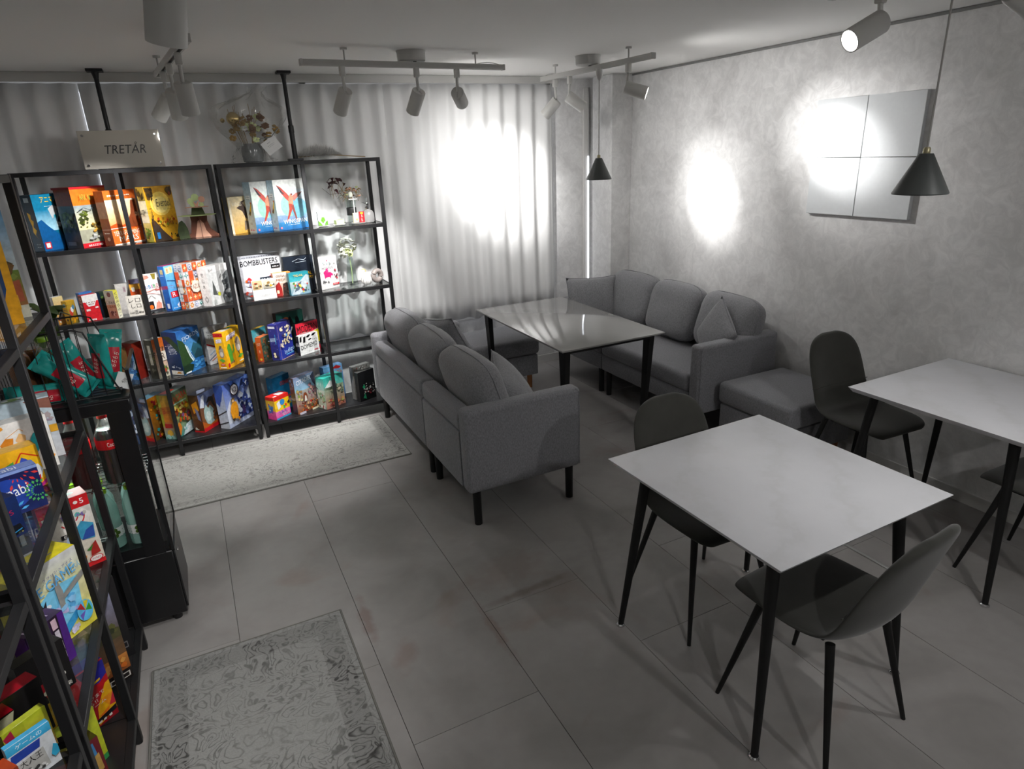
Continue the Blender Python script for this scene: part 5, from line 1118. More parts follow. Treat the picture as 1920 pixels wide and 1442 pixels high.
game_box('yellow-green river adventure box with a red slanted title', (-0.322, 4.578, Z4), 55, 0.195, 0.078, 0.318, ('#a8a03a', '#b5721c', '#4a5a48'),
    A().R(0, .62, 1, 1, '#8a8a3c', '#4c5a4a').R(0, 0, 1, .62, '#4a9a92', '#b59a2c').T('NIAGARA', .5, .84, .9, .15, '#b81f22', 6, .68).R(.02, .72, .9, .745, '#8fae9c').blobs(.02, .3, .98, .74, 40, ['#d9a322', '#c4581c', '#5a7a2a', '#8a3a1c', '#2a6a55', '#e0c46a'], .10, 7, .68).P([(.02, .06), (.1, .3), (.26, .34), (.34, .2), (.2, .05)], '#d9802a').blobs(.4, .22, .9, .5, 16, ['#7a4a7a', '#d2a05a', '#3a5a3a', '#c24a2a'], .08, 8, .68).P([(.3, .02), (.55, .22), (1, .26), (1, .02)], '#c9dde0').blobs(.35, .02, .98, .24, 12, ['#e8eef0', '#5ab0b0', '#8fc8c8'], .08, 9, .68),
    A().R(0, .4, 1, 1, '#c9701c', '#b0902c').R(0, 0, 1, .4, '#7ab5a8', '#c26a2a').R(0, .3, .25, 1, '#9a9a2c').T('NIAGARA', .58, .66, .55, .4, '#a82a20', -84, .27).R(.2, .26, .9, .36, '#a8231f').E(.55, .14, .28, .08, '#d9a83a').blobs(0, 0, 1, .12, 8, ['#4aa898', '#a8d0c8'], .2, 3, .3),
    top=A().R(0, 0, 1, 1, '#6a8a7a', '#2c2a26').R(.1, .3, .6, .9, '#c8321f'), group=GB)
game_box('brown and orange box with a pale spirit figure and a red foot band', (-0.147, 4.602, Z4), 50, 0.162, 0.078, 0.272, ('#7a4a2a', '#6a3a1c', '#2c2a30'),
    A().R(0, 0, 1, 1, '#8a5420', '#4a3a3a').R(0, 0, 1, .10, '#c81e24').P([(0, .10), (0, .30), (.3, .16), (1, .16), (1, .10)], '#b85a1c').P([(0, .68), (.4, .62), (.8, .80), (1, .86), (1, 1), (0, 1)], '#5a6488').P([(0, .66), (.2, .92), (.36, .95), (.24, .62)], '#c9cdd6').P([(.26, .18), (.16, .36), (.2, .56), (.36, .68), (.48, .56), (.6, .62), (.76, .5), (.84, .30), (.7, .16), (.44, .13)], '#9fb8b4').E(.42, .36, .16, .13, '#c4d2cc').P([(.4, .70), (.6, .84), (.86, .80), (.92, .5), (.8, .56), (.7, .72)], '#2c2824').blobs(.6, .14, 1, .5, 12, ['#3a2c24', '#8a4a1c', '#5a3a2a'], .1, 3, .65),
    A().R(0, 0, 1, 1, '#5c3014', '#4a3222').R(0, 0, 1, .04, '#c81e24').P([(.2, .75), (.8, .85), (.9, .6), (.3, .5)], '#d08a1c').P([(.45, .68), (.75, .60), (.9, .3), (.6, .36)], '#6f7a9c').T('ooo', .3, .40, .26, .2, '#8a6a3a', -80, .3).blobs(.1, .05, .5, .14, 4, ['#d8d0c4'], .12, 3, .4), top=A().R(0, 0, 1, 1, '#2a2a34').P([(.1, .2), (.5, .9), (.9, .7), (.6, .2)], '#9aa0b8'), group=GB)
game_box('blue and white mountaineering box with a climber in orange', (0.014, 4.575, Z4), 48, 0.262, 0.074, 0.318, ('#3a56a0', '#b9bec8', '#35549a'),
    A().R(0, 0, 1, 1, '#aab4cc', '#3a5cae').P([(0, .10), (0, .40), (.2, .62), (.4, .5), (.6, .72), (.8, .56), (1, .74), (1, .1)], '#c4cbda').P([(.38, .1), (.5, .4), (.44, .66), (.62, .5), (.8, .66), (1, .36), (1, .1)], '#3d4f96').blobs(.4, .1, 1, .66, 40, ['#e0e5ee', '#26346e', '#5a6cb0', '#c4d0e4', '#1f2850'], .075, 3, .82).P([(.55, .74), (.7, .96), (.86, .80), (1, .94), (1, 1), (.4, 1)], '#5a78bc').blobs(.6, .74, 1, .98, 12, ['#d4dcea', '#3a4f92', '#1f2850'], .07, 4, .82)
      .P([(.12, .20), (.08, .36), (.14, .50), (.24, .58), (.36, .54), (.40, .40), (.36, .22), (.28, .16)], '#d8901f').E(.24, .60, .075, .06, '#5a4a2c').E(.24, .585, .045, .035, '#c9a070').P([(.1, .2), (.16, .12), (.22, .2)], '#3a3022').P([(.28, .2), (.36, .08), (.4, .18)], '#c4801c').E(.36, .82, .16, .135, '#1a1a1e').E(.36, .82, .13, .11, '#c9ccd2').T('K2', .36, .82, .15, .11, '#16161a').P([(.52, .2), (.58, .4), (.66, .36), (.64, .18)], '#3a2a55'),
    A().R(0, 0, 1, 1, '#bfc4cc', '#8d9cc4').P([(0, .55), (.3, .8), (.6, .62), (1, .9), (1, 1), (0, 1)], '#34509c').P([(0, .62), (.35, .5), (.6, .66), (.35, .85), (0, .8)], '#2f4a98').L([(0, .30), (1, .42)], .03, '#3c3c40').L([(0, .09), (1, .16)], .03, '#3c3c40'), group=GB)
# --- bottom row, right unit
game_box('small bright red, yellow and pink toy box in the bottom row', (0.324, 4.558, Z4), 36, 0.135, 0.085, 0.168, ('#e3b81c', '#d9a83a', '#cf2a22'),
    A().R(0, 0, 1, .40, '#d84a9a', '#e87ab4').R(0, .36, 1, 1, '#ecc31c', '#e8b91a').R(0, .84, 1, 1, '#d4261f').P([(.2, .42), (.14, .72), (.34, .80), (.40, .50)], '#e8eaec').E(.52, .70, .16, .13, '#2f86c8').R(.56, .40, .68, .52, '#3aa84a').R(.68, .46, .80, .58, '#d8402a').P([(.86, .62), (1, .7), (1, .56), (.88, .52)], '#2a2a2a').T('つみき', .44, .27, .56, .16, '#2f7ac4').T('ならべ', .66, .16, .5, .14, '#e8eef4').R(0, 0, 1, .07, '#3a9ac8'),
    A().R(0, 0, 1, .4, '#d43a8a', '#d86a9a').R(0, .4, 1, 1, '#d9b030', '#d2a42c').R(0, .86, 1, 1, '#b81f1c').P([(.2, .25), (.7, .35), (.8, .62), (.3, .5)], '#4a6ab0').blobs(.1, .1, .9, .75, 10, ['#c9c9c4', '#8a4a9a', '#3a8ac0'], .14, 5, .5), top=A().R(0, 0, 1, 1, '#cf2620').R(.45, .2, .85, .8, '#d9d6d2').R(.1, .1, .3, .3, '#d9d6d2'), group=GB)
game_box('blue box with an orange scene behind the small toy box', (0.345, 4.7, Z4), 36, 0.16, 0.06, 0.268, ('#1f7aa8', '#1a5a86', '#1a5a7a'),
    A().R(0, 0, 1, 1, '#1c7aac', '#14567e').blobs(.3, .1, .95, .5, 16, ['#d2641c', '#c9a82a', '#8aa03a', '#b53a1c'], .1, 3, .7).T('OOMAR', .66, .78, .5, .12, '#c43a1c'), A().R(0, 0, 1, 1, '#17527a', '#1a6a96').blobs(.1, .2, .9, .8, 8, ['#c4582a', '#2a8ab0'], .15, 4, .4), group=GB)
game_box('fantasy city box with pale arched capitals in the bottom row', (0.477, 4.586, Z4), 32, 0.188, 0.048, 0.278, ('#a8785a', '#3a2a26', '#55586a'),
    A().R(0, .6, 1, 1, '#8ab4cc', '#7a86a8').R(0, 0, 1, .6, '#9a5a34', '#a3a4a0').T('CITADELS', .52, .86, .82, .12, '#e6e4e8', 6, .74).P([(.8, .9), (1, 1), (1, .6), (.9, .7)], '#3a3c4c').blobs(.0, .3, .35, .72, 16, ['#c9b06a', '#d8c88a', '#8a9a4a', '#a37a4a'], .07, 3, .74).blobs(.55, .35, 1, .75, 24, ['#8a5a6a', '#a8737a', '#5a3a4a', '#c29a8a'], .06, 4, .74).E(.42, .42, .10, .12, '#7a3a1c').P([(.36, .30), (.40, .46), (.46, .44), (.48, .30)], '#d8d4cc').blobs(.02, .02, .98, .32, 46, ['#a82a1c', '#c4641c', '#6a2a1c', '#3a2a1c', '#d8b07a', '#5a6a3a'], .06, 5, .74).R(.0, 0, .3, .06, '#c9c4d2').R(.62, .0, .95, .05, '#d8d0b0'),
    A().R(0, 0, 1, 1, '#33231f', '#4a3a36').T('CITADELS', .5, .42, .4, .52, '#b9b0a4', -84, .2).blobs(.1, .75, .9, .98, 6, ['#7a5a4a', '#5a6a8a'], .24, 3, .2), group=GB)
game_box('teal and pale green terraced hills box behind the last shelf post', (0.679, 4.568, Z4), 27, 0.175, 0.088, 0.238, ('#3aa090', '#b9bfae', '#2fae9c'),
    A().R(0, .7, 1, 1, '#5fb8ac', '#2fa898').R(0, 0, 1, .7, '#a86a5a', '#8aa48c').blobs(.02, .02, .98, .35, 26, ['#b0564a', '#c97a5a', '#8a3a34', '#a8a05a'], .1, 3, .6).blobs(.2, .4, .98, .85, 22, ['#7a8a6a', '#9aa890', '#c2b49a', '#5a6a5a'], .09, 4, .6).P([(.0, .72), (.3, .92), (.55, .78), (.3, .7)], '#dfe8e4'),
    A().R(0, .62, 1, 1, '#9fc4ba', '#33a896').R(0, 0, 1, .62, '#a8b29a', '#b9c2b4').blobs(.0, .2, 1, .56, 22, ['#3f7a4a', '#5a8a4c', '#8aa87a', '#a3625a'], .12, 5, .5).blobs(.0, .02, 1, .18, 10, ['#8a4a4c', '#a86a60', '#d8d8d0'], .12, 6, .5).R(.42, .05, .58, .14, '#dfe0da').R(.78, .02, .94, .10, '#dfe0da').T('川', .5, .82, .5, .12, '#dfe8e4').L([(0, .72), (.3, .66)], .02, '#3a3a3a', .5), top=A().R(0, 0, 1, 1, '#2fae9c', '#3fbcae'), group=GB)
game_box('light blue box with a red plane on top behind the terraced hills box', (0.715, 4.715, Z4), 20, 0.16, 0.055, 0.275, ('#5a94cc', '#35608e', '#7aa8d8'),
    A().R(0, 0, 1, 1, '#4a86c4', '#7aaede').T('Pixies', .55, .80, .8, .14, '#c48a4a', 6, .6).P([(.4, .92), (.7, .99), (.95, .92), (.8, .88)], '#c4262a').P([(0, .5), (.2, .74), (.3, .6), (.15, .45)], '#d9a82a'), A().R(0, 0, 1, 1, '#2a4a70', '#3a6a98').blobs(.2, .5, .8, .9, 6, ['#c98a2a', '#1f3a5a'], .2, 3, .3), group=GB)
game_box('black box with scattered white and green figures beside the sofa back', (0.935, 4.585, Z4), 24, 0.150, 0.040, 0.232, ('#121314', '#2a2a2a', '#4a4a48'),
    A().R(0, 0, 1, 1, '#0e0f10', '#17181a').blobs(.2, .18, .95, .66, 34, ['#c9c6c2', '#a8a5a0', '#7a2a30', '#5a5a58', '#d8d4ce'], .055, 3, .65).P([(.18, .5), (.30, .58), (.34, .46), (.24, .42)], '#1f8a5c').P([(.16, .12), (.3, .3), (.36, .06)], '#1d6a48'), group=GB)
game_box('grey comic-patterned box standing behind the black one near the sofa', (0.915, 4.650, Z4), 20, 0.155, 0.045, 0.262, ('#6d6c68', '#7a7976', '#8a8986'),
    A().R(0, 0, 1, 1, '#5f5e5a', '#7f7e7a').blobs(.02, .02, .98, .98, 60, ['#a8a7a2', '#3a3a38', '#c4c3be', '#55544f', '#8a3a34'], .06, 4, .6), group=GB)
# ================================================================== boxes on the two left units
GL = 'boxes on the near left shelves'
def lbox(label, x, y, z, yaw, w, d, h, cols, front=None, right=None, top=None, left=None):
    return game_box(label, (x, y, z), yaw, w, d, h, cols, front, left, right, top, anchor='R', group=GL)
# upper level
lbox('large blue and orange framed box at the left picture edge', -0.500, 2.415, Z1, 24, 0.215, 0.055, 0.36, ('#d99a14', '#c78a12', '#c99a2a'),
    A().R(0, 0, 1, 1, '#d6960f', '#dba21c').P([(0, .12), (.62, .10), (.82, .16), (.90, .30), (.92, 1), (0, 1)], '#1f3f6a').P([(0, .5), (.5, .56), (.9, .48), (.92, 1), (0, 1)], '#2f6aa4').blobs(0, .5, .9, .98, 16, ['#4a86ba', '#c9d8e2', '#23528a'], .1, 3, .6).P([(0, .16), (.6, .13), (.82, .22), (.8, .4), (.3, .46), (0, .4)], '#152a50').L([(.0, .30), (.2, .24), (.3, .18)], .05, '#8a3a1c'))
lbox('pale sky blue and green countryside box behind the orange framed one', -0.498, 2.520, Z1, 14, 0.26, 0.05, 0.335, ('#b9cad4', '#a8b4a0', '#c4ccd0'),
    A().R(0, .45, 1, 1, '#c9d6da', '#5a9ac8').R(0, 0, 1, .45, '#a8583a', '#6a8a3a').blobs(.3, .35, 1, .6, 18, ['#4a6a24', '#7a5a34', '#8aa04a', '#5a4a2c'], .09, 3, .75).P([(.55, .1), (.98, .16), (.98, .36), (.6, .3)], '#a8583c').R(.0, 0, 1, .12, '#c8c8b4').R(.72, .08, .92, .22, '#d9a838').R(.76, .04, .9, .09, '#2a2a34').T('d', .8, .86, .1, .08, '#b01f2c'))
lbox('orange lit box on the upper level at the left picture edge', -0.520, 1.965, Z1, 20, 0.16, 0.05, 0.10, ('#e08a1c', '#c9741a', '#e8a83a'), A().R(0, 0, 1, 1, '#d9741a', '#eba83a').R(.8, .3, .95, .7, '#f0d8a0'))
# level two
lbox('pale blue and brown box behind the white sunglasses box', -0.489, 2.365, Z2, 12, 0.150, 0.05, 0.205, ('#c4c6cc', '#b9b4b4', '#bfd4dc'),
    A().R(0, 0, 1, 1, '#c9c8cc', '#b4c8d2').P([(.55, .98), (1, .98), (1, .8), (.7, .86)], '#8a5a4c').blobs(.5, .6, 1, .9, 8, ['#7a6a70', '#a89a9c', '#5a5a62'], .09, 3, .7).R(.86, .42, 1, .54, '#d9a02a').L([(.8, .64), (.95, .62)], .03, '#9a8a9c'), top=A().R(0, 0, 1, 1, '#b8ccd4', '#9aa8b0').blobs(.1, .1, .9, .9, 10, ['#6a4a44', '#dfe6e8', '#7aa050'], .12, 3, 2.5))
lbox('white box with orange sunglasses and thin grey capitals', -0.495, 2.285, Z2, 22, 0.140, 0.055, 0.172, ('#e6e4e0', '#dcdad6', '#e2e0dc'),
    A().R(0, 0, 1, 1, '#e2e0dc', '#e8e6e2').P([(.08, .64), (.2, .74), (.34, .72), (.30, .58), (.14, .54)], '#e08a2a').P([(.36, .66), (.46, .78), (.56, .72), (.54, .60), (.42, .58)], '#e8b87a').L([(.2, .74), (.48, .86), (.54, .80)], .01, '#d99a4a').T('KaTaMiNo', .44, .40, .50, .12, '#8d8b88').P([(.62, .62), (.70, .72), (.86, .70), (.92, .58), (.76, .50), (.70, .36), (.64, .46)], '#2fa8ae').P([(.74, .24), (.88, .30), (.97, .22), (.88, .10), (.76, .12)], '#ec9a1f').P([(.0, .9), (.2, .97), (.22, .92), (.02, .84)], '#e8a03a').E(.1, .30, .05, .05, '#2f9aa4').P([(.72, .34), (.82, .40), (.78, .33)], '#d9641c').L([(.12, .52), (.58, .52)], .006, '#7d7b78'),
    A().R(0, 0, 1, 1, '#d6d4d0', '#dedcd8').R(.3, .6, .9, .85, '#d9a02a'))
lbox('tan cardboard box with black print at the left edge beside the sunglasses box', -0.655, 2.225, Z2, 20, 0.09, 0.05, 0.150, ('#a8846a', '#9a7860', '#b08c72'), A().R(0, .42, 1, 1, '#a07d66', '#b08a70').R(0, 0, 1, .42, '#9fb4ac').E(.6, .86, .06, .04, '#1c1a18').L([(.5, .5), (.95, .44)], .02, '#2a2622').L([(.1, .62), (.5, .6)], .02, '#7a5c48').L([(.1, .56), (.5, .54)], .02, '#7a5c48'))
lbox('yellow game carton with a green label and blue figure', -0.508, 2.145, Z2, 26, 0.125, 0.055, 0.130, ('#e6a61c', '#d2921a', '#efb83a'),
    A().R(0, 0, 1, 1, '#dd9a18', '#efb322').P([(.14, .62), (.5, .76), (.48, .46), (.16, .36)], '#4f9a44').R(.18, .48, .26, .58, '#a81f2a').mark(.28, .52, .16, .08, '#dfe8d8', 5, 2).P([(.46, .5), (.66, .88), (.98, .80), (1, .2), (.7, .1), (.46, .3)], '#f0bb1c').L([(.5, .66), (.68, .90), (.98, .72)], .03, '#d2381c').P([(.58, .64), (.66, .80), (.74, .74), (.80, .64), (.72, .54), (.60, .54)], '#3a4fae').P([(.8, .5), (.92, .56), (1, .40), (.92, .2), (.82, .26)], '#d8dade').P([(.8, .22), (.92, .30), (.9, .14)], '#c92a2a').P([(.84, .04), (1, .16), (1, .06), (.9, 0)], '#b0287a').blobs(.1, .06, .4, .2, 6, ['#5a2a1c', '#2a1c14'], .03, 3, 1),
    A().R(0, 0, 1, 1, '#c48a1c', '#d29a22').R(.2, .1, .8, .4, '#b5343a'))
lbox('deep blue box with white script and coloured firework bursts', -0.486, 1.998, Z2, 24, 0.165, 0.042, 0.125, ('#1f2f74', '#1a2560', '#8aa4d8'),
    A().R(0, 0, 1, 1, '#16235a', '#191d50').E(.5, .5, .38, .36, '#21409a').R(0, .93, 1, 1, '#7d94cc').T('花火', .34, .68, .10, .07, '#dfe4f0').T('Hanabi', .55, .54, .52, .24, '#eef0f4', 4, 1.3).mark(.34, .38, .16, .04, '#dfe4f0', 4, 2),
    top=A().R(0, 0, 1, 1, '#6f86c4').T('Hanabi', .5, .5, .5, .6, '#e8ecf4'))
fw = bpy.data.objects[-1] if False else None
def burst(a, x, y, r, col, n, a0, a1, asp):
    for i in range(n):
        t = rad(a0+(a1-a0)*i/(n-1))
        for k0, k1, w_ in ((.35, .55, .012), (.62, .95, .022)):
            c, s_ = math.cos(t), math.sin(t)
            a.P([(x+r*k0*c, y+asp*r*k0*s_), (x+r*(k0+k1)/2*c-w_*s_, y+asp*(r*(k0+k1)/2*s_+w_*c)), (x+r*k1*c, y+asp*r*k1*s_), (x+r*(k0+k1)/2*c+w_*s_, y+asp*(r*(k0+k1)/2*s_-w_*c))][::-1], col)
    return a
hb = [o for o in COL.objects if o.get('label', '').startswith('deep blue box with white script')][0]
b1 = A(); burst(b1, .70, .96, .34, '#d23a3a', 7, 200, 340, 1.32); burst(b1, .40, .02, .38, '#4aa4dc', 9, 15, 165, 1.32); burst(b1, .92, .42, .2, '#4aa05a', 12, 60, 300, 1.32); burst(b1, .08, .66, .2, '#d9c43a', 10, -70, 70, 1.32); b1.lay += 8
put_art(hb, b1, 'front', 0.165, 0.042, 0.125, eps=0.0001)
lbox('dark navy box with red lettering in front of the firework box', -0.511, 1.852, Z2, 46, 0.115, 0.06, 0.110, ('#121f48', '#0f1a3c', '#16254e'),
    A().R(0, 0, 1, 1, '#0f1d44', '#15295a').T('LOOP', .34, .80, .42, .10, '#b81f48', 8).T('TENNIS', .5, .56, .7, .12, '#a81c44', 12).P([(.1, .02), (.2, .34), (.9, .30), (.96, .10), (.6, .03)], '#0a0d14').blobs(.1, .06, .95, .34, 14, ['#2a6a9a', '#3a4a2a', '#b8a84a', '#143a5a'], .03, 3, 1).L([(.55, .12), (.9, .18)], .02, '#2a8ac0'))
# level three
lbox('red and white dice game box with katakana and a feathered bird', -0.474, 2.402, Z3, 22, 0.150, 0.07, 0.272, ('#d4d2cc', '#c21c22', '#cf2a2a'),
    A().R(0, 0, 1, 1, '#d8cdb8', '#d6d6d2').R(0, 0, 1, .06, '#d21f24').R(.0, 0, .05, 1, '#d21f24').R(0, .84, 1, 1, '#cc1e24').T('5', .86, .92, .08, .07, '#f4f0ee').E(.74, .92, .045, .022, '#e8d8d4').E(.52, .915, .06, .03, '#eedfdc').mark(.2, .90, .2, .03, '#eedfdc', 3, 2).P([(.36, .62), (.56, .76), (.84, .82), (.96, .74), (.88, .60), (.6, .52), (.4, .54)], '#e6e2dc').T('ック', .62, .68, .52, .16, '#c81f26', 12, .55).R(.3, .49, .6, .55, '#1a1a1c').T('EX!', .45, .52, .2, .04, '#efefe9').P([(.5, .52), (.74, .66), (.96, .58), (.92, .38), (.68, .40)], '#3f9ac0').P([(.66, .40), (.92, .40), (.94, .56), (.78, .52)], '#2f4fa0').P([(.3, .30), (.24, .50), (.36, .44), (.42, .52), (.5, .44), (.56, .48), (.56, .30), (.44, .24)], '#a8bcd8').P([(.3, .1), (.28, .28), (.44, .36), (.58, .30), (.62, .16), (.5, .08)], '#d6dae4').P([(.54, .14), (.66, .18), (.62, .10)], '#d98a2a').P([(.74, .14), (.78, .28), (.9, .34), (.94, .16)], '#a82a24').P([(.68, .24), (.84, .3), (.76, .22)], '#3a7a34').blobs(.1, .72, .9, .82, 8, ['#5ab0a8', '#7a6aae', '#c4c0b8'], .06, 4, .6).E(.82, .10, .14, .045, '#d21f24').E(.82, .10, .12, .036, '#f0ece8').T('arclight', .82, .10, .18, .035, '#c21c22'),
    top=A().R(0, 0, 1, 1, '#d2262a').E(.6, .5, .2, .2, '#b8b4ac'))
lbox('black and white box with thin hand-drawn capitals behind the penguin box', -0.580, 2.290, Z3, 34, 0.115, 0.06, 0.175, ('#c9c8c6', '#17171a', '#1a1a1c'),
    A().R(0, 0, 1, 1, '#c8c7c5', '#cfcecc').P([(0, .0), (0, .62), (.5, .98), (1, .62), (1, 0)], '#121214').L([(.02, .60), (.5, .94), (.98, .60)], .012, '#d8d8d6').T('STICK', .46, .62, .66, .13, '#e4e4e2').T('STACK', .56, .42, .7, .13, '#e4e4e2'))
lbox('red box with a purple starry top behind the capitals box', -0.612, 2.100, Z3, 30, 0.110, 0.07, 0.225, ('#c4242c', '#a81c24', '#c42a30'),
    A().R(0, 0, 1, 1, '#b81f28', '#cf3038').P([(0, .62), (1, .74), (1, .9), (0, .86)], '#8a74a8').star(.4, .78, .1, '#6a5a9a', 6, .6, .55).L([(.1, .6), (.9, .66)], .02, '#dfd8e0').R(0, .94, 1, 1, '#d22a2e').L([(.3, .44), (.5, .5), (.7, .42)], .02, '#e8d8d8').P([(0, .0), (.3, .1), (.4, .36), (0, .5)], '#8a8a90'))
lbox('yellow and pale blue ice game box with a penguin', -0.472, 2.050, Z3, 48, 0.195, 0.085, 0.268, ('#c9c4a0', '#d8c81c', '#ecd81c'),
    A().R(0, 0, 1, 1, '#ddd23c', '#cfcfcc').R(0, .62, 1, 1, '#d6d69a', '#c9cacc').P([(.08, .52), (.5, .70), (.9, .66), (.86, .34), (.5, .18), (.1, .24)], '#7ac8ea').P([(.08, .24), (.5, .18), (.86, .34), (.84, .24), (.5, .06), (.1, .14)], '#3a9ad0').blobs(.12, .26, .82, .60, 22, ['#b4dcf0', '#8ac0e8', '#c4bce8', '#5aa8dc', '#dfeaf4'], .08, 3, .72).P([(.52, .42), (.60, .44), (.62, .60), (.56, .86), (.52, .70)], '#8d8d8a').P([(.60, .56), (.98, .70), (.98, .63), (.6, .50)], '#8a8a86').P([(.16, .36), (.13, .48), (.19, .60), (.27, .60), (.32, .48), (.29, .35), (.22, .31)], '#23252c').E(.225, .44, .055, .085, '#e6e6e6').P([(.2, .585), (.25, .575), (.22, .60)], '#e0901c').P([(.27, .55), (.35, .62), (.32, .5)], '#23252c').E(.32, .38, .03, .03, '#e07a2a').E(.84, .22, .13, .13, '#5ab8e4').P([(.84, .22), (.80, .33), (.72, .29)], '#b52a34').P([(.84, .22), (.92, .32), (.84, .34)], '#d8c42a').P([(.84, .22), (.94, .18), (.92, .28)], '#3a9a34').P([(.84, .22), (.74, .2), (.76, .12)], '#6a5ab4').blobs(.5, .05, .74, .18, 8, ['#d8d4e8', '#c4bede'], .05, 6, .72)
      .T('ICE GAME', .48, .76, .78, .12, '#5aa8e0', 8, .72).T('クラッシュアイス', .62, .865, .5, .035, '#5a4a8a', 8, .72).T('大人', .90, .80, .12, .08, '#3aa0d8'),
    top=A().R(0, 0, 1, 1, '#e8d81c', '#efe030').T('GAME', .5, .5, .5, .4, '#5a78c4'))
lbox('purple and dark box with a row of small cards on its edge', -0.509, 1.894, Z3, 52, 0.115, 0.055, 0.158, ('#2a1436', '#4a1c70', '#33184a'),
    A().R(0, 0, 1, 1, '#1a1218', '#241428').P([(.78, 0), (.84, 1), (1, 1), (1, 0)], '#4a1f78').R(.66, .12, .78, .26, '#c4bcc8').R(.66, .30, .78, .48, '#c4bcc8').R(.66, .52, .78, .72, '#c4bcc8').R(.64, .76, .78, .96, '#c4a8b4').R(0, .70, .6, 1, '#2f1840').mark(.04, .84, .5, .06, '#cfc4d4', 7, 3).mark(.04, .74, .5, .06, '#cfc4d4', 6, 4).P([(0, .3), (.2, .5), (.3, .3), (.2, 0), (0, 0)], '#c9c4a8'),
    top=A().R(0, 0, 1, 1, '#2c1640', '#3a1c58').mark(.1, .3, .7, .25, '#b8a8c4', 8, 3))
def hexart(cherry):
    a = A().R(0, 0, 1, 1, '#0f0e0f', '#151314')
    if cherry:
        a.P([(.0, .34), (.12, .72), (.56, .74), (.40, .28)], '#b3b193').P([(.02, .78), (.14, .98), (.46, .98), (.56, .76)], '#a8081f').P([(0, .34), (.10, .70), (0, .72)], '#a8081f')
        a.L([(.16, .66), (.16, .44)], .012, '#14120f', .9).L([(.16, .66), (.34, .52)], .012, '#14120f', .9).E(.16, .40, .065, .075, '#b00c20').E(.36, .48, .06, .07, '#b00c20').E(.18, .425, .012, .012, '#e4b0b4')
        a.T('の深淵リライト', .52, .14, .82, .10, '#d8d6cc')
    else:
        a.P([(.02, .55), (.1, .80), (.24, .70), (.28, .55), (.18, .40), (.08, .40)], '#b9b79a').P([(.18, .40), (.84, .46), (.72, .28), (.26, .18)], '#a80a20').P([(.32, .28), (.6, .3), (.5, .02), (.4, .02)], '#a80a20').P([(.3, .22), (.5, .32), (.56, .26), (.36, .16)], '#c9c8b0').E(.80, .34, .06, .05, '#d8d6cc').E(.80, .335, .025, .025, '#b81a24').P([(.62, .24), (.8, .30), (.84, .24)], '#dcbc14').T('と淵楽', .72, .10, .4, .09, '#d8d6cc')
    return a
lbox('black box with a red hexagon, a cream shape and a yellow beak', -0.497, 1.775, Z3, 42, 0.120, 0.04, 0.150, ('#121112', '#161416', '#1a181a'), hexart(False))
lbox('black box with a red hexagon and two cherries on cream', -0.526, 1.628, Z3, 40, 0.150, 0.045, 0.158, ('#121112', '#161416', '#8a0c1c'), hexart(True), top=A().R(0, 0, 1, 1, '#141214').P([(.3, 0), (.4, 1), (1, 1), (1, 0)], '#9a0a1e').mark(.04, .3, .3, .4, '#b8b6ac', 4, 2))
lbox('yellow and maroon box at the left edge above the cherry box', -0.650, 1.865, Z3, 40, 0.11, 0.05, 0.22, ('#c9b40f', '#8a7a0c', '#d2c01c'), A().R(0, 0, 1, 1, '#5a1430', '#cdb810').R(0, .45, 1, 1, '#c2ae10', '#d6c418').P([(.8, .6), (1, .76), (1, .5)], '#3a8ac0').R(.0, .0, 1, .3, '#2a0f1c').mark(.1, .12, .6, .06, '#c8c4bc', 5, 2))
lbox('lime green picture box tucked behind the blue and white book', -0.512, 1.565, Z3, 40, 0.095, 0.02, 0.120, ('#a8b02a', '#8a921c', '#b4bc3a'), A().R(0, 0, 1, 1, '#c9a24a', '#a8b428').R(0, 0, 1, .2, '#c29a52').P([(0, .9), (.2, .98), (.24, .7), (.1, .6)], '#a81f44').blobs(.3, .5, .9, .95, 8, ['#5a2a55', '#7a3a6a', '#8a921c'], .07, 3, .8).mark(.1, .24, .7, .03, '#2a2a1c', 9, 3))
lbox('light blue and white book with a black character scene', -0.497, 1.508, Z3, 34, 0.090, 0.016, 0.118, ('#c2c8cc', '#c9ced2', '#4aa8d4'),
    A().R(0, 0, 1, 1, '#c4c9cd', '#cdd1d4').R(0, .80, 1, 1, '#2f9ac8', '#4ab0dc').T('ゲームの', .5, .90, .6, .10, '#dfeaf0').P([(.02, .58), (.06, .78), (.72, .78), (.66, .60)], '#243f9a').P([(.06, .1), (.1, .52), (.72, .56), (.76, .1)], '#a8a8a4').T('大人王', .42, .46, .5, .16, '#121212').blobs(.1, .1, .72, .38, 14, ['#3a3a3a', '#d4d4d2', '#6a6a6a'], .07, 3, .75).P([(.82, .3), (.92, .5), (1, .44), (1, .24), (.88, .2)], '#2f9ac0'))
lbox('rust brown box with a white curled letter at the lower left corner', -0.545, 1.420, Z3, 40, 0.105, 0.05, 0.100, ('#8a2f14', '#7a2812', '#a83c1c'), A().R(0, 0, 1, 1, '#6d2412', '#8f3517').L([(.28, .12), (.34, .5), (.5, .74), (.66, .66), (.6, .4), (.7, .16)], .09, '#c4c0a8', 1.0), top=A().R(0, 0, 1, 1, '#a8401c').R(0, .5, .4, 1, '#c9cfc8').R(.05, .3, .4, .6, '#b81f30'))
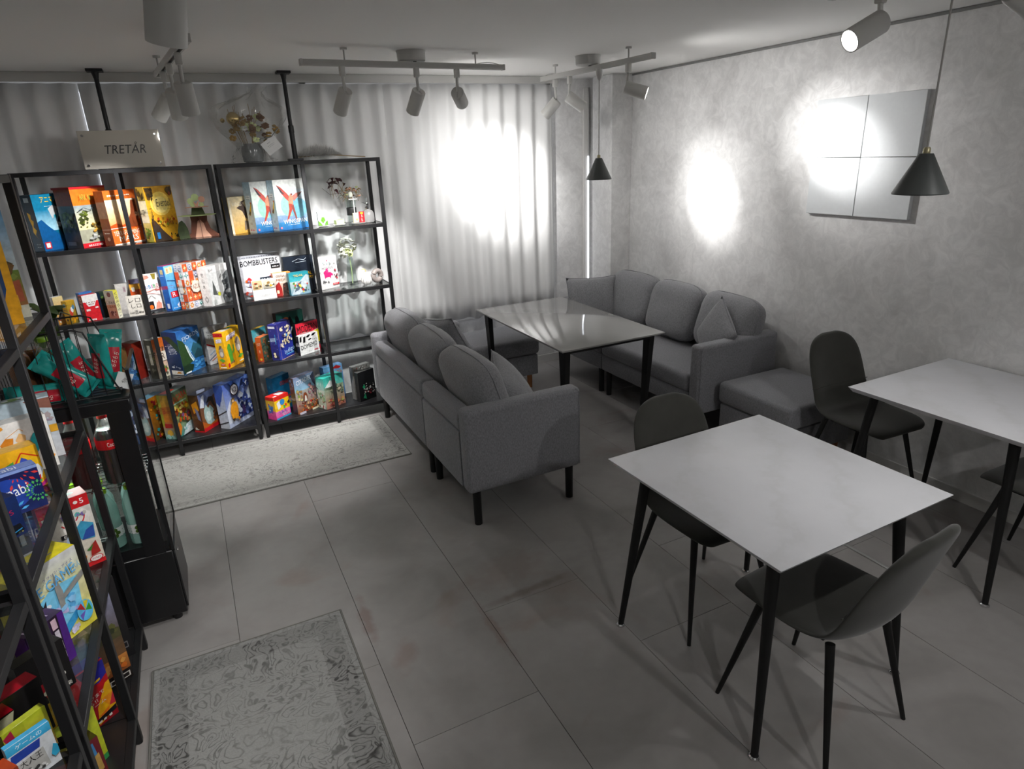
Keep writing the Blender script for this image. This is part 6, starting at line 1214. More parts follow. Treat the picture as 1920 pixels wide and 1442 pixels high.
# bottom level
lbox('tall brown dusk landscape box on the bottom level', -0.476, 2.297, Z4, 30, 0.235, 0.06, 0.365, ('#4a3a30', '#1c1a1a', '#5a5a6a'),
    A().R(0, .0, 1, .12, '#1c1614').R(0, .12, 1, .30, '#8a4a1c', '#c4803a').R(0, .30, 1, .55, '#6a4a2c', '#5a4a38').R(0, .55, 1, 1, '#5a4c46', '#8d8fa8').P([(.2, .5), (.42, .72), (.6, .66), (.66, .5), (.5, .4)], '#4a4038').P([(.5, .7), (.6, .86), (.72, .8), (.8, .66), (1, .6), (1, .5), (.6, .5)], '#4c4a2c').blobs(.5, .55, 1, .8, 14, ['#2f3420', '#5a5a30', '#8d8a80'], .07, 3, .65).P([(.46, .72), (.54, .80), (.6, .72)], '#c9a890').blobs(.4, .12, 1, .3, 12, ['#c4641c', '#a8441c', '#d89a4a'], .08, 5, .65).R(.66, .03, .78, .09, '#c9c4bc').R(.84, .04, .96, .10, '#c9c4bc').R(.68, .04, .76, .08, '#1c1614').R(.86, .05, .94, .09, '#1c1614'))
lbox('dark spined box peeking out behind the dusk landscape box', -0.475, 2.420, Z4, 20, 0.10, 0.06, 0.350, ('#1d1b1a', '#17161a', '#2a282a'), A().R(0, 0, 1, 1, '#141316', '#232022').R(.7, .12, .86, .20, '#6a686a').R(.73, .135, .83, .185, '#17161a'))
lbox('red, yellow and blue triangle patterned box on the bottom level', -0.513, 2.130, Z4, 38, 0.145, 0.05, 0.232, ('#b5141c', '#8a1018', '#2a2a8a'),
    A().R(0, 0, 1, 1, '#8a0f18', '#c21820').P([(.45, .70), (.8, .98), (1, .98), (1, .74), (.8, .66)], '#26248c').P([(.4, .98), (.8, .98), (.55, .74)], '#101014').L([(.4, .66), (.84, .72)], .02, '#e0b01c', .6).P([(.9, .6), (1, .62), (1, .12), (.55, .02), (.62, .3)], '#e0a414').P([(.72, .4), (1, .4), (.86, .22)], '#e08a1c').P([(.86, .22), (1, .4), (1, .2)], '#c42a3a').P([(.6, .16), (.86, .22), (.76, .06)], '#e0701c').P([(.2, .02), (.98, .10), (1, .18), (.3, .10)], '#17161a').mark(.4, .055, .5, .04, '#d8d4cc', 4, 3).T('のコクまで', .56, .50, .56, .06, '#d8cfc8', 6, .62).T('いる!!', .48, .42, .36, .06, '#d8cfc8', 6, .62).T('ゲーム', .62, .36, .4, .06, '#d8cfc8', 6, .62))
lbox('yellow rounded cartoon box behind the triangle patterned box', -0.625, 2.035, Z4, 40, 0.100, 0.05, 0.26, ('#c9a80f', '#a88c0c', '#d4b41c'), A().R(0, 0, 1, 1, '#a8a024', '#c9b020').E(.6, .60, .3, .30, '#d2a81a').E(.6, .70, .05, .03, '#17140f').L([(.3, .5), (.6, .42), (.85, .5)], .02, '#b5701c').R(0, .9, 1, 1, '#7ab0b8'))
lbox('bright lime green box leaning at the front of the bottom level', -0.528, 1.946, Z4, 50, 0.120, 0.04, 0.205, ('#b4be22', '#2a7a4a', '#c4cc3a'), A().R(0, 0, 1, 1, '#a8b41e', '#bcc42a').R(0, 0, 1, .10, '#2a8a44').P([(.0, .1), (.3, .22), (.24, .5), (.1, .5)], '#e4e4e0').P([(.0, .08), (.24, .2), (.18, .44), (.06, .44)], '#17171a').P([(0, .6), (.2, .7), (.3, .9), (0, .95)], '#3a6ab4').P([(0, .5), (.16, .56), (.2, .72), (0, .76)], '#c2342a'))
lbox('olive and maroon box with a wooden letter tile E on the bottom level', -0.504, 1.812, Z4, 36, 0.120, 0.055, 0.205, ('#5a1018', '#4a0e16', '#3f3a0f'),
    A().R(0, 0, 1, 1, '#5f0f18', '#6a1420').P([(.30, .55), (.34, .90), (.86, .94), (.9, .62)], '#3a78a8').P([(.28, .36), (.32, .74), (.66, .80), (.72, .66), (.64, .34)], '#d0b070').P([(.62, .34), (.7, .68), (.92, .74), (.94, .44)], '#b8924a').T('E', .48, .57, .20, .22, '#7a2414', 6, .6).E(.6, .10, .34, .20, '#7a1420').P([(.3, .2), (.4, .32), (.5, .24)], '#d8d2c4').mark(.44, .14, .3, .03, '#c9a89a', 6, 3),
    top=A().R(0, 0, 1, 1, '#45400f', '#55501c').mark(.3, .4, .5, .2, '#b8b06a', 5, 3))
# ================================================================== drinks cooler with its basket
def cooler():
    x0, x1, y0, y1 = -0.735, -0.302, 2.692, 3.03
    cx, cy = (x0+x1)/2, (y0+y1)/2; W, D = x1-x0, y1-y0
    t = thing('drinks_cooler', 'black glass-sided drinks cooler between the left shelf and the back shelves', 'cooler', (cx, cy, 0))
    obj('plinth', G().box((0, 0, 0.195), (W, D, 0.31), bev=0.004, seg=1), 'coolblack', t)
    for sx in (-1, 1):
        for sy in (-1, 1): obj('foot', G().cyl((sx*(W/2-0.045), sy*(D/2-0.045), 0), (sx*(W/2-0.045), sy*(D/2-0.045), 0.042), 0.018, 0.022, 14), 'coolblack', t)
    dr = obj('front_flap', G().box((W/2+0.004, 0, 0.20), (0.008, D-0.02, 0.28), bev=0.002, seg=1), 'coolblack', t)
    obj('latch', G().box((W/2+0.010, -0.08, 0.30), (0.006, 0.02, 0.008), bev=0.001, seg=1), 'chrome', dr)
    obj('floor_tray', G().box((0, 0, 0.372), (W-0.02, D-0.02, 0.044)), 'coolblack', t)
    for sx in (-1, 1):
        for sy in (-1, 1):
            w_ = 0.075 if (sx > 0 and sy < 0) else 0.028
            obj('corner_post', G().box((sx*(W/2-w_/2-0.022), sy*(D/2-0.012), 0.675), (w_, 0.022, 0.66)), 'coolblack', t)
    obj('header', G().box((-0.006, 0, 1.005), (W-0.012, D, 0.05), bev=0.004, seg=1), 'coolblack', t)
    obj('top_deck', G().box((-0.004, 0, 1.034), (W-0.008, D, 0.008), bev=0.003, seg=1), 'coolblack', t)
    obj('led_strip', G().box((W/2-0.13, 0, 0.978), (0.02, D-0.1, 0.004)), 'coolled', t)
    l = bpy.data.lights.new('cooler_lamp', 'AREA'); l.shape = 'RECTANGLE'; l.size = 0.30; l.size_y = 0.2; l.energy = 4.0; l.color = (0.88, 1.0, 0.96)
    lo = bpy.data.objects.new('cooler_lamp', l); COL.objects.link(lo); lo.parent = t; lo.location = (0, 0, 0.972)
    obj('back_wall', G().box((-W/2+0.01, 0, 0.675), (0.016, D-0.03, 0.66)), 'coolblack', t)
    sd = obj('side_pane', G().box((-0.04, -D/2+0.004, 0.70), (W-0.16, 0.005, 0.60)), 'glass', t)
    obj('side_pane', G().box((-0.04, D/2-0.004, 0.70), (W-0.16, 0.005, 0.60)), 'glass', t)
    dr = obj('glass_door', G().box((W/2+0.004, 0, 0.745), (0.006, D-0.006, 0.78), bev=0.001, seg=1), 'glass', t)
    g = G()
    for sy in (-1, 1): g.box((W/2+0.004, sy*(D/2-0.004), 0.745), (0.012, 0.006, 0.79))
    for z in (0.352, 1.137): g.box((W/2+0.004, 0, z), (0.012, D-0.012, 0.006))
    obj('door_edge', g, 'coolblack', dr)
    g = G()
    for yy in [(-0.14+0.035*k) for k in range(9)]: g.cyl((-W/2+0.03, yy, 0.672), (W/2-0.03, yy, 0.672), 0.002, n=6)
    for xx in (-W/2+0.03, 0, W/2-0.03): g.cyl((xx, -D/2+0.02, 0.669), (xx, D/2-0.02, 0.669), 0.003, n=6)
    obj('wire_shelf', g, 'chrome', t)
    return cx, cy, W, D
cx, cy, W_, D_ = cooler()
def bottle(name, label, cat, loc, h, r, kind, group, rz=0.0):
    t = thing(name, label, cat, loc, rz, group)
    liquid, cap, labm = kind
    prof = [(r*0.80, 0), (r*0.96, h*0.02), (r, h*0.06), (r*0.985, h*0.30), (r*0.93, h*0.36), (r*0.985, h*0.42), (r, h*0.60), (r*0.95, h*0.70), (r*0.62, h*0.82), (r*0.34, h*0.90), (r*0.31, h*0.945)]
    if liquid in ('pet',):
        obj('bottle_body', G().lathe(prof, 22), 'pet', t)
        g = G()
        rr = random.Random(int(loc[0]*1000)+int(loc[1]*777))
        for k in range(5): g.lathe([(r*1.004, h*(0.10+0.045*k)), (r*1.02, h*(0.115+0.045*k)), (r*1.004, h*(0.13+0.045*k))], 18, caps=(False, False))
        obj('grip_ribs', g, 'pet', t)
    else:
        obj('bottle_body', G().lathe(prof, 22), 'petclear', t)
        obj('liquid', G().lathe([(a*0.95, b+0.002) for a, b in prof[:8]] + [(r*0.70, h*0.775)], 20), liquid, t)
    if cap: obj('cap', G().lathe([(r*0.40, h*0.925), (r*0.41, h*0.93), (r*0.41, h*0.99), (r*0.37, h)], 18), cap, t)
    if labm:
        z0, z1, lm, txt, tc = labm
        lb = obj('label_wrap', G().lathe([(r*1.012, h*z0), (r*1.016, h*(z0+0.01)), (r*1.016, h*(z1-0.01)), (r*1.012, h*z1)], 24, caps=(False, False)), lm, t)
        if txt:
            a = A().T(txt, .5, .5, .9, .7, tc)
            hh = h*(z1-z0)*0.6; ww = hh*2.6
            def tf(u, v, e):
                s = (u-0.5)*ww/(r*1.02)
                return (math.sin(s)*r*1.024, -math.cos(s)*r*1.024, h*(z0+z1)/2+(v-0.5)*hh)
            _mesh_from('lettering', a.TV, a.TF, a.TC, tf, 'print', lb)
        elif txt is None and tc:
            g = G()
            for k in range(5):
                a0 = 2*PI*k/5; c, s = math.cos(a0)*r*0.4, math.sin(a0)*r*0.4
                g.ball((c*0.8, -r*1.02, h*(z0+z1)/2+s*0.9), r*0.22, (1, 0.10, 1), 8, 5)
            obj('mint_leaf_print', g, tc, lb)
    return t
KC = ('cola', 'red', (0.52, 0.66, 'red', 'Coca-Cola', '#f2efe9'))
for i, (x, y, lab) in enumerate(((-0.425, 2.765, 'large cola bottle with a red cap nearest the cooler side pane'), (-0.535, 2.775, 'large cola bottle in the shadow left of the nearest cola bottle'), (-0.645, 2.79, 'large cola bottle deep at the left inside the cooler'), (-0.415, 2.885, 'large cola bottle standing behind the nearest one by the cooler door'))):
    bottle('cola_bottle', lab, 'bottle', (x, y, 0.676), 0.296, 0.046, KC, 'cola bottles in the drinks cooler', rad(32 if i == 0 else -20*i))
KM = ('pet', 'lime', (0.20, 0.36, 'white', None, 'leaf'))
for i, (x, y, lab) in enumerate(((-0.405, 2.760, 'clear mint water bottle with a lime cap at the right front of the cooler'), (-0.495, 2.765, 'clear mint water bottle with a lime cap beside the cooler post'), (-0.590, 2.765, 'clear mint water bottle with a lime cap behind the red dice box'), (-0.415, 2.860, 'clear mint water bottle with a lime cap in the second cooler row'), (-0.515, 2.865, 'clear mint water bottle with a lime cap in the middle of the cooler'), (-0.610, 2.870, 'clear mint water bottle with a lime cap deep in the cooler'))):
    bottle('water_bottle', lab, 'bottle', (x, y, 0.396), 0.262, 0.038, KM, 'mint water bottles in the drinks cooler', rad(14))
# wire basket on the cooler
def basket():
    bx, by, bz = -0.520, 2.86, 1.0385
    t = thing('wire_basket', 'black wire basket holding teal snack bags on top of the cooler', 'basket', (bx, by, bz))
    X, Y, H, F = 0.185, 0.135, 0.268, 0.030
    xs_ = 0.100                                     # the sides run level, then slope down to the low front
    def top(x): return H if x <= xs_ else H+(F-H)*(x-xs_)/(X-xs_)
    for sy in (-1, 1):
        obj('rim_wire', G().tube([(-X, sy*Y, H), (xs_-0.02, sy*Y, H), (xs_+0.012, sy*Y, H-0.012), (X-0.01, sy*Y, F+0.008), (X, sy*Y, F-0.01)], 0.0033, 6), 'black', t)
        n = 9
        for k in range(n):
            x = -X+2*X*k/(n-1)
            obj('wire', G().tube([(x, sy*Y, top(x)), (x*0.97, sy*Y*0.94, 0.004)], 0.0017, 5), 'black', t)
    obj('rim_wire', G().tube([(-X, -Y, H), (-X, Y, H)], 0.0033, 6), 'black', t)
    obj('rim_wire', G().tube([(X, -Y, F-0.01), (X, Y, F-0.01)], 0.0033, 6), 'black', t)
    obj('base_wire', G().tube([(X*0.97, -Y*0.94, 0.004), (X*0.97, Y*0.94, 0.004), (-X*0.97, Y*0.94, 0.004), (-X*0.97, -Y*0.94, 0.004)], 0.0028, 6, closed=True), 'black', t)
    for k in range(7):
        y = -Y*0.8+2*Y*0.8*k/6
        obj('wire', G().tube([(-X, y, H), (-X*0.96, y*0.95, 0.004), (X*0.96, y*0.95, 0.004), (X, y, F-0.01)], 0.0017, 5), 'black', t)
    tg = obj('price_tag', G().box((X+0.012, -Y*0.75, 0.045), (0.055, 0.002, 0.06), rot=(0, rad(28), rad(20))), 'white', t)
    a = A().T('400', .5, .5, .34, .20, '#2a2a2a', 62).T('円', .62, .40, .12, .12, '#2a2a2a', 62)
    mt = Matrix.Translation((X+0.012, -Y*0.75, 0.045)) @ Euler((0, rad(28), rad(20))).to_matrix().to_4x4()
    _mesh_from('lettering', a.TV, a.TF, a.TC, lambda u, v, e: tuple(mt @ Vector(((u-.5)*0.055, -0.0014, (v-.5)*0.06))), 'print', tg)
    return bx, by, bz
bx, by, bz = basket()
def snack_bag(label, loc, rot, w=0.088, h=0.175, t=0.042, seed=0):
    g = G()
    def side(s):
        def f(a, b):
            u, v = 2*a-1, 2*b-1
            e = max(0.0, (1-abs(u)**3)*(1-abs(v)**5))**0.6
            y = s*t/2*e + 0.006*mnoise.noise(Vector((u*2.5+seed, v*3, s)))*e
            return Vector((w/2*u*(1-0.10*(1-abs(v))*abs(u)), y, h/2*v + 0.004*math.sin(6*u+seed)*abs(v)**4))
        return f
    g.grid(side(-1), 13, 15); g.grid(side(1), 13, 15)
    bmesh.ops.remove_doubles(g.bm, verts=g.bm.verts, dist=0.0003)
    o = obj('snack_bag', g, 'teal', None, loc, rot, sharp=60)
    tag(o, label, 'snack bag', 'teal snack bags in the wire basket')
    for s in (-1, 1):
        def pf(a, b, s=s):
            u, v = (a-.5)*1.1, (b-.5)*1.0-0.1
            e = max(0.0, (1-abs(u)**3)*(1-abs(v)**5))**0.6
            return Vector((w/2*u*0.92, s*(t/2*e+0.0022+0.006*mnoise.noise(Vector((u*2.5+seed, v*3, s)))*e*s), h/2*v))
        obj('red_print', G().grid(pf, 7, 7), 'foilred', o, sharp=180)
    for s in (-1, 1): obj('crimped_seal', G().box((0, 0, s*(h/2+0.004)), (w*0.98, 0.0015, 0.012)), 'teal', o)
    a = A().T('もちもち', .5, .5, .8, .34, '#e8e0d0', 70)
    _mesh_from('lettering', a.TV, a.TF, a.TC, lambda u, v, e: ((u-.5)*0.055, -t/2-0.0065, (v-.5)*0.075-0.008), 'print', o)
    return o
def bag_pose(label, foot, ry, rx, rz, seed, w=0.075, h=0.195):
    d = Euler((rx, ry, rz)).to_matrix() @ Vector((0, 0, 1))
    c = Vector(foot)+d*(h/2+0.012)
    snack_bag(label, tuple(c), (rx, ry, rz), w+0.012, h, 0.044, seed)
fx, fy, fz = bx+0.115, by-0.075, bz+0.014
bag_pose('teal snack bag standing tallest at the right end of the wire basket', (fx+0.030, fy+0.052, fz), rad(14), rad(-4), rad(28), 1, 0.070)
bag_pose('teal snack bag second from the right in the wire basket', (fx+0.018, fy, fz), rad(2), rad(-2), rad(-38), 2, 0.066)
bag_pose('teal snack bag folded open at the middle of the wire basket', (fx-0.020, fy+0.045, fz+0.004), rad(-24), rad(4), rad(30), 3, 0.066)
bag_pose('teal snack bag slanting left at the front of the wire basket', (fx-0.020, fy-0.018, fz+0.012), rad(-44), rad(0), rad(12), 4, 0.070)
bag_pose('teal snack bag lying flat on the bottom of the wire basket', (fx-0.08, fy+0.005, fz+0.010), rad(-86), rad(0), rad(4), 5, 0.080)
# ================================================================== small decor
rd = random.Random(12)
# --- bottles of tea and a pothos on a small stand behind the cooler, on the left wall
st = thing('side_stand', 'narrow black stand behind the drinks cooler carrying a leafy plant', 'stand', (-0.70, 3.40, 0))
obj('stand_top', G().box((0, 0, 0.985), (0.44, 0.34, 0.018), bev=0.003, seg=1), 'blackboard', st)
for sx in (-1, 1):
    for sy in (-1, 1): obj('leg', G().box((sx*0.20, sy*0.15, 0.488), (0.024, 0.024, 0.976)), 'black', st)
for i, (x, y, lab, lq) in enumerate(((-0.655, 2.885, 'amber tea bottle at the left end of the wire basket', 'tea'), (-0.565, 2.900, 'green tea bottle in the middle of the wire basket', 'greentea'), (-0.620, 2.960, 'amber tea bottle behind the green one in the wire basket', 'tea'))):
    bottle('tea_bottle', lab, 'bottle', (x, y, 1.0455), 0.215, 0.041, (lq, 'lime', None), 'tea bottles in the wire basket')
pl = thing('potted_plant', 'leafy green plant in a white pot behind the wire basket', 'plant', (-0.66, 3.47, 0.995))
obj('pot', G().lathe([(0.05, 0), (0.058, 0.005), (0.066, 0.12), (0.066, 0.135), (0.060, 0.135), (0.058, 0.10)], 24), 'ceramic', pl)
obj('soil', G().lathe([(0.001, 0.105), (0.058, 0.105), (0.055, 0.115), (0.001, 0.118)], 16), plain('soil', '#2a2018', 0.95, noise=0.3), pl)
def leaf_g(L, wd, bend, droop):
    g = G()
    def f(a, b):
        s = b; x = (a-.5)*2*wd*math.sin(PI*min(1, s*0.97+0.03))**0.8*(1-0.25*s)
        return Vector((x, L*s, bend*math.sin(PI*s*0.8)*L - droop*s*s*L + 0.10*abs(x)))
    return g.grid(f, 5, 8)
for k in range(13):
    a = k*2.4; r = 0.02
    o = obj('leaf', leaf_g(rd.uniform(0.10, 0.16), rd.uniform(0.026, 0.042), 0.35, rd.uniform(0.2, 0.9)), 'leaf', pl, (r*math.cos(a), r*math.sin(a), 0.15+0.10*(k % 4)/3), (rad(rd.uniform(-5, 35)), rad(rd.uniform(-15, 15)), a), sharp=180)
    obj('stem', G().tube([(0, -0.004, 0), (0.0, -0.02, -0.06), (0.0, -0.02, -0.14-0.10*(k % 4)/3+0.10)], 0.0018, 5), 'leaf', o)
# --- mirrored sign on the left unit
sg = thing('mirror_sign', 'mirrored beige sign plate with handwritten black name on the left shelving unit', 'sign', (-0.246, 4.566, 1.8465))
obj('plate', G().box((0, 0, 0.104), (0.412, 0.004, 0.206), rot=(rad(-3), 0, 0), bev=0.0008, seg=1), 'mirror', sg)
for sx in (-1, 1):
    for sz in (0.022, 0.182):
        obj('stud', G().cyl((sx*0.183, -0.003-(0.104-sz)*0.052, sz), (sx*0.183, -0.010-(0.104-sz)*0.052, sz), 0.007, 0.006, 14), 'chrome', sg)
a = A().T('TRETÅR', .5, .5, 1, 1, '#101010')
_mesh_from('lettering', a.TV, a.TF, a.TC, lambda u, v, e: (0.02+(u-.5)*0.215+(v-.5)*0.012, -0.0026+(v-.5)*0.062*0.052-0.0005, 0.112+(v-.5)*0.062), 'printm', sg)
obj('rest_foot', G().box((0, 0.035, 0.004), (0.30, 0.06, 0.007)), 'black', sg)
# --- wrapped bouquet on the right unit
bq = thing('wrapped_bouquet', 'dried flower bouquet wrapped in clear cellophane on the right shelving unit', 'bouquet', (0.475, 4.70, 1.8465))
obj('vase', G().lathe([(0.045, 0), (0.062, 0.006), (0.066, 0.07), (0.06, 0.10), (0.055, 0.115)], 24), plain('smoky_vase', (0.16, 0.17, 0.17), 0.15, noise=0.06), bq)
def cell(prof, seed, n=44, top=0.0):
    g = G(); m = len(prof)
    def f(u, v):
        a = 2*PI*u; k_ = v*(m-1); i = int(min(k_, m-2)); t_ = k_-i
        r = prof[i][0]*(1-t_)+prof[i+1][0]*t_; z = prof[i][1]*(1-t_)+prof[i+1][1]*t_
        k = mnoise.noise(Vector((math.cos(a)*2.4+seed, math.sin(a)*2.4, v*4)))+0.5*mnoise.noise(Vector((math.cos(a)*6+seed, math.sin(a)*6, v*9)))
        r *= 1+0.22*k
        return Vector((r*math.cos(a)*1.1+top*v*v, r*math.sin(a)*0.55, z+0.018*k))
    return g.grid(f, n, 3*m, closed_u=True)
obj('cellophane_wrap', cell([(0.06, 0.03), (0.085, 0.10), (0.16, 0.19), (0.205, 0.27), (0.18, 0.33), (0.09, 0.38), (0.04, 0.41), (0.055, 0.445)], 2.0, top=0.09), 'cello', bq, sharp=14)
obj('cellophane_fold', cell([(0.125, 0.002), (0.11, 0.03), (0.085, 0.08), (0.075, 0.12)], 7.0, 36), 'cello', bq, sharp=14)
obj('gold_ball', G().ball((-0.085, -0.05, 0.262), 0.040, u=20, v=12), 'gold', bq)
obj('gold_ball', G().ball((-0.145, 0.0, 0.255), 0.014, u=12, v=8), 'gold', bq)
for k in range(38):
    x = rd.gauss(0.03, 0.062); z = 0.205+rd.gauss(0, 0.034)+abs(x)*0.15; y = rd.uniform(-0.075, 0.02)
    g = G()
    for q in range(6):
        t_ = q*PI/3+rd.uniform(0, 1)
        g.ball((0.012*math.cos(t_), -0.003, 0.012*math.sin(t_)), 0.011, (1, 0.35, 0.7), 7, 5)
    obj('dried_bloom', g, rd.choice(['brownpetal', 'brownpetal', 'straw', 'pampas', 'petalg', 'straw']), bq, (x, y, z), (rd.uniform(-.6, .3), rd.uniform(-.5, .5), 0))
for k in range(14):
    x = rd.uniform(-0.12, 0.05); g = G().tube([(x*0.4, 0, 0.10), (x*0.8, -0.01, 0.22), (x+rd.uniform(-.05, .05), -0.02, 0.31+rd.uniform(-.03, .04))], 0.0016, 5)
    obj('dried_stem', g, 'straw', bq)
cd = obj('gift_card', G().box((0, 0, 0), (0.105, 0.0015, 0.085), bev=0.0003, seg=1), 'white', bq, (0.115, -0.075, 0.098), (rad(-12), rad(-32), rad(6)))
a = A().mark(.36, .74, .22, .05, '#55555a', 3, 1).mark(.26, .56, .5, .03, '#77777c', 9, 2).mark(.3, .46, .42, .03, '#77777c', 8, 3)
_mesh_from('handwriting', a.TV, a.TF, a.TC, lambda u, v, e: ((u-.5)*0.105, -0.0012, (v-.5)*0.085), 'printm', cd)
obj('ribbon', G().tube([(0.02, -0.045, 0.115), (0.06, -0.07, 0.14), (0.12, -0.09, 0.15), (0.17, -0.08, 0.20)], 0.003, 5), 'silver', bq)
# --- feathery plume lying on the right unit
fp = thing('pampas_plume', 'soft grey pampas plume lying on top of the right shelving unit', 'dried plant', (0.86, 4.70, 1.8465))
obj('stalk', G().tube([(-0.10, 0.0, 0.02), (0.08, -0.01, 0.03), (0.34, -0.03, 0.006)], 0.003, 6), 'straw', fp)
g = G()
for k in range(2400):
    s = rd.random(); x = -0.11+0.30*s; r = 0.066*math.sin(PI*min(1, s*0.85+0.12))
    a_ = rd.uniform(-0.3, PI+0.3); p = Vector((x, r*0.25*math.cos(a_), 0.022+r*0.25*math.sin(a_)))
    d = Vector((rd.uniform(-0.2, 0.9), math.cos(a_), math.sin(a_)+0.15)).normalized()*r*rd.uniform(0.7, 1.3); wv = Vector((rd.uniform(-1, 1), rd.uniform(-1, 1), 0)).normalized()*0.0024
    q = p+d
    if q.z < 0.001: q.z = 0.001
    v = [g.bm.verts.new(c) for c in (p-wv, p+wv, q)]; g.bm.faces.new(v)
pb = obj('plume_fibres', g, 'pampas', fp, sharp=180, recalc=False); pb['kind'] = 'stuff'
# --- cardboard display tree on the top row
tr = thing('cardboard_tree', 'cardboard display tree with two tiers and blossom beside the golden box', 'display stand', (0.085, 4.668, 1.4105))
def slab(pts, z, th, m, nm):
    obj(nm, G().prism(pts, th, Matrix.Translation((0, 0, z))), m, tr)
def wobble(rx, ry, n, sd):
    r_ = random.Random(sd); return [(rx*math.cos(2*PI*i/n)*r_.uniform(.85, 1.05), ry*math.sin(2*PI*i/n)*r_.uniform(.85, 1.05)) for i in range(n)]
trunk = [(-0.095, 0), (-0.06, 0.03), (-0.048, 0.10), (-0.05, 0.135), (0.05, 0.135), (0.046, 0.10), (0.058, 0.05), (0.10, 0.012), (0.10, 0)]
rotx = Euler((PI/2, 0, 0)).to_matrix().to_4x4()
obj('trunk_panel', G().prism(trunk, 0.003, rotx), 'bark', tr)
obj('trunk_panel', G().prism([(x*0.8, z) for x, z in trunk], 0.003, Matrix.Rotation(PI/2, 4, 'Z') @ rotx), 'bark', tr)
obj('trunk_face', G().prism([(-0.04, 0), (-0.022, 0.06), (-0.012, 0.10), (0.006, 0.108), (0.022, 0.085), (0.03, 0.04), (0.055, 0)], 0.002, Matrix.Translation((0, -0.004, 0)) @ rotx), 'peach', tr)
slab(wobble(0.115, 0.085, 18, 1), 0.135, 0.003, 'mint', 'lower_tier')
obj('upper_trunk', G().prism([(-0.04, 0.138), (-0.03, 0.185), (0.03, 0.185), (0.042, 0.138)], 0.003, rotx), plain('printed_moss', '#3f4a24', 0.6, noise=0.3, nscale=40), tr)
slab(wobble(0.068, 0.055, 14, 2), 0.185, 0.003, 'peach', 'upper_tier')
for x, z, r, m in ((-0.028, 0.222, 0.022, 'mint'), (0.0, 0.245, 0.024, 'mint'), (0.036, 0.232, 0.021, 'peach'), (-0.02, 0.202, 0.018, 'mint'), (0.03, 0.2, 0.016, 'mint')):
    pts = [(x+r*(1 if i % 2 else .82)*math.cos(PI*i/9), z+r*(1 if i % 2 else .82)*math.sin(PI*i/9)) for i in range(18)]
    obj('blossom', G().prism(pts, 0.003, Matrix.Translation((0, -0.002*x*100, 0)) @ rotx), m, tr)
obj('sprig', G().prism([(-0.006, 0.188), (-0.014, 0.215), (-0.008, 0.216), (0.0, 0.205), (0.012, 0.22), (0.018, 0.218), (0.008, 0.188)], 0.003, rotx), 'peach', tr)
obj('side_bush', G().prism([(-0.13, 0), (-0.135, 0.05), (-0.12, 0.10), (-0.10, 0.112), (-0.085, 0.09), (-0.075, 0.06), (-0.07, 0)], 0.003, Matrix.Translation((0, -0.02, 0)) @ rotx), plain('printed_bush', '#33401f', 0.6, noise=0.35, nscale=50), tr)
# --- top right bay: seed packet, tins, spray bottle, dried flowers in a glass vase
ZT = 1.4106
game_box('small white packet with green leaves on a saucer', (0.818, 4.640, ZT+0.008), 8, 0.066, 0.016, 0.092, ('#cfd4d4', '#c4c9c8', '#c4c9c8'), A().R(0, 0, 1, 1, '#c9cfd0', '#d2d8da').T('マジで茶', .5, .80, .8, .12, '#2a2e30').P([(0, 0), (0, .38), (.3, .16), (.44, 0)], '#5a8a2a').P([(1, 0), (1, .38), (.74, .2), (.6, 0)], '#4f7f28').P([(.26, .34), (.4, .60), (.66, .60), (.76, .4), (.5, .14)], '#5f9430').blobs(.25, .2, .8, .6, 10, ['#7aac44', '#44701f'], .07, 3, .7), name='tea_packet', cat='packet')
for nm, x, y, r in (('saucer', 0.850, 4.650, 0.046), ('saucer', 0.960, 4.655, 0.044), ('saucer', 1.095, 4.655, 0.050)):
    o = obj('saucer', G().lathe([(r*0.5, 0), (r*0.6, 0.001), (r, 0.007), (r*0.98, 0.008), (r*0.55, 0.003), (0.002, 0.003)], 28), 'ceramic', None, (x, y, ZT))
    tag(o, {0.850: 'white saucer under the green leaf packet', 0.960: 'white saucer under the red label tin', 1.095: 'white saucer under the yellow and red sweets'}[x], 'saucer', 'small white saucers on the flower shelf')
o = obj('candy_tin', G().lathe([(0.036, 0), (0.038, 0.002), (0.038, 0.026), (0.036, 0.028)], 4), 'mint', None, (0.960, 4.655, ZT+0.0085), (0, 0, rad(52)))
tag(o, 'flat pale tin with a red oval label on a saucer', 'tin')
a = A().E(.5, .5, .42, .42, '#b5202c', 24).T('HAPPY', .5, .5, .5, .34, '#1c1412')
_mesh_from('label_print', a.V+a.TV, a.F+[tuple(i+len(a.V) for i in f) for f in a.TF], a.C+a.TC, lambda u, v, e: (0.0185+ (u-.5)*0.045*0.7+0.0002*e, -0.0185+(u-.5)*0.045*0.7-0.0002*e, 0.003+v*0.021), 'print', o)
game_box('yellow and white lemon sweet carton on the flower shelf saucer', (1.062, 4.642, ZT+0.009), 6, 0.034, 0.018, 0.066, ('#e2d88a', '#dcd2a0', '#d8d2b8'), A().R(0, 0, 1, 1, '#e6e0b8', '#e9e6d8').blobs(.1, .1, .9, .8, 8, ['#e3c81c', '#c9b82a', '#f0ecd8'], .2, 3, .5), name='sweet_carton', cat='carton')
game_box('red sweet carton beside the lemon one on the flower shelf', (1.102, 4.640, ZT+0.009), -8, 0.036, 0.018, 0.072, ('#c8202a', '#d8d0b8', '#b81c26'), A().R(0, 0, 1, 1, '#c41c26', '#d22832').T('ポチ', .5, .4, .7, .4, '#f0dcd0', 80).E(.5, .85, .3, .10, '#e8c43a'), name='sweet_carton', cat='carton')
sp = thing('spray_bottle', 'frosted glass spray bottle with a metal pump beside the dried flowers', 'spray bottle', (1.178, 4.690, ZT))
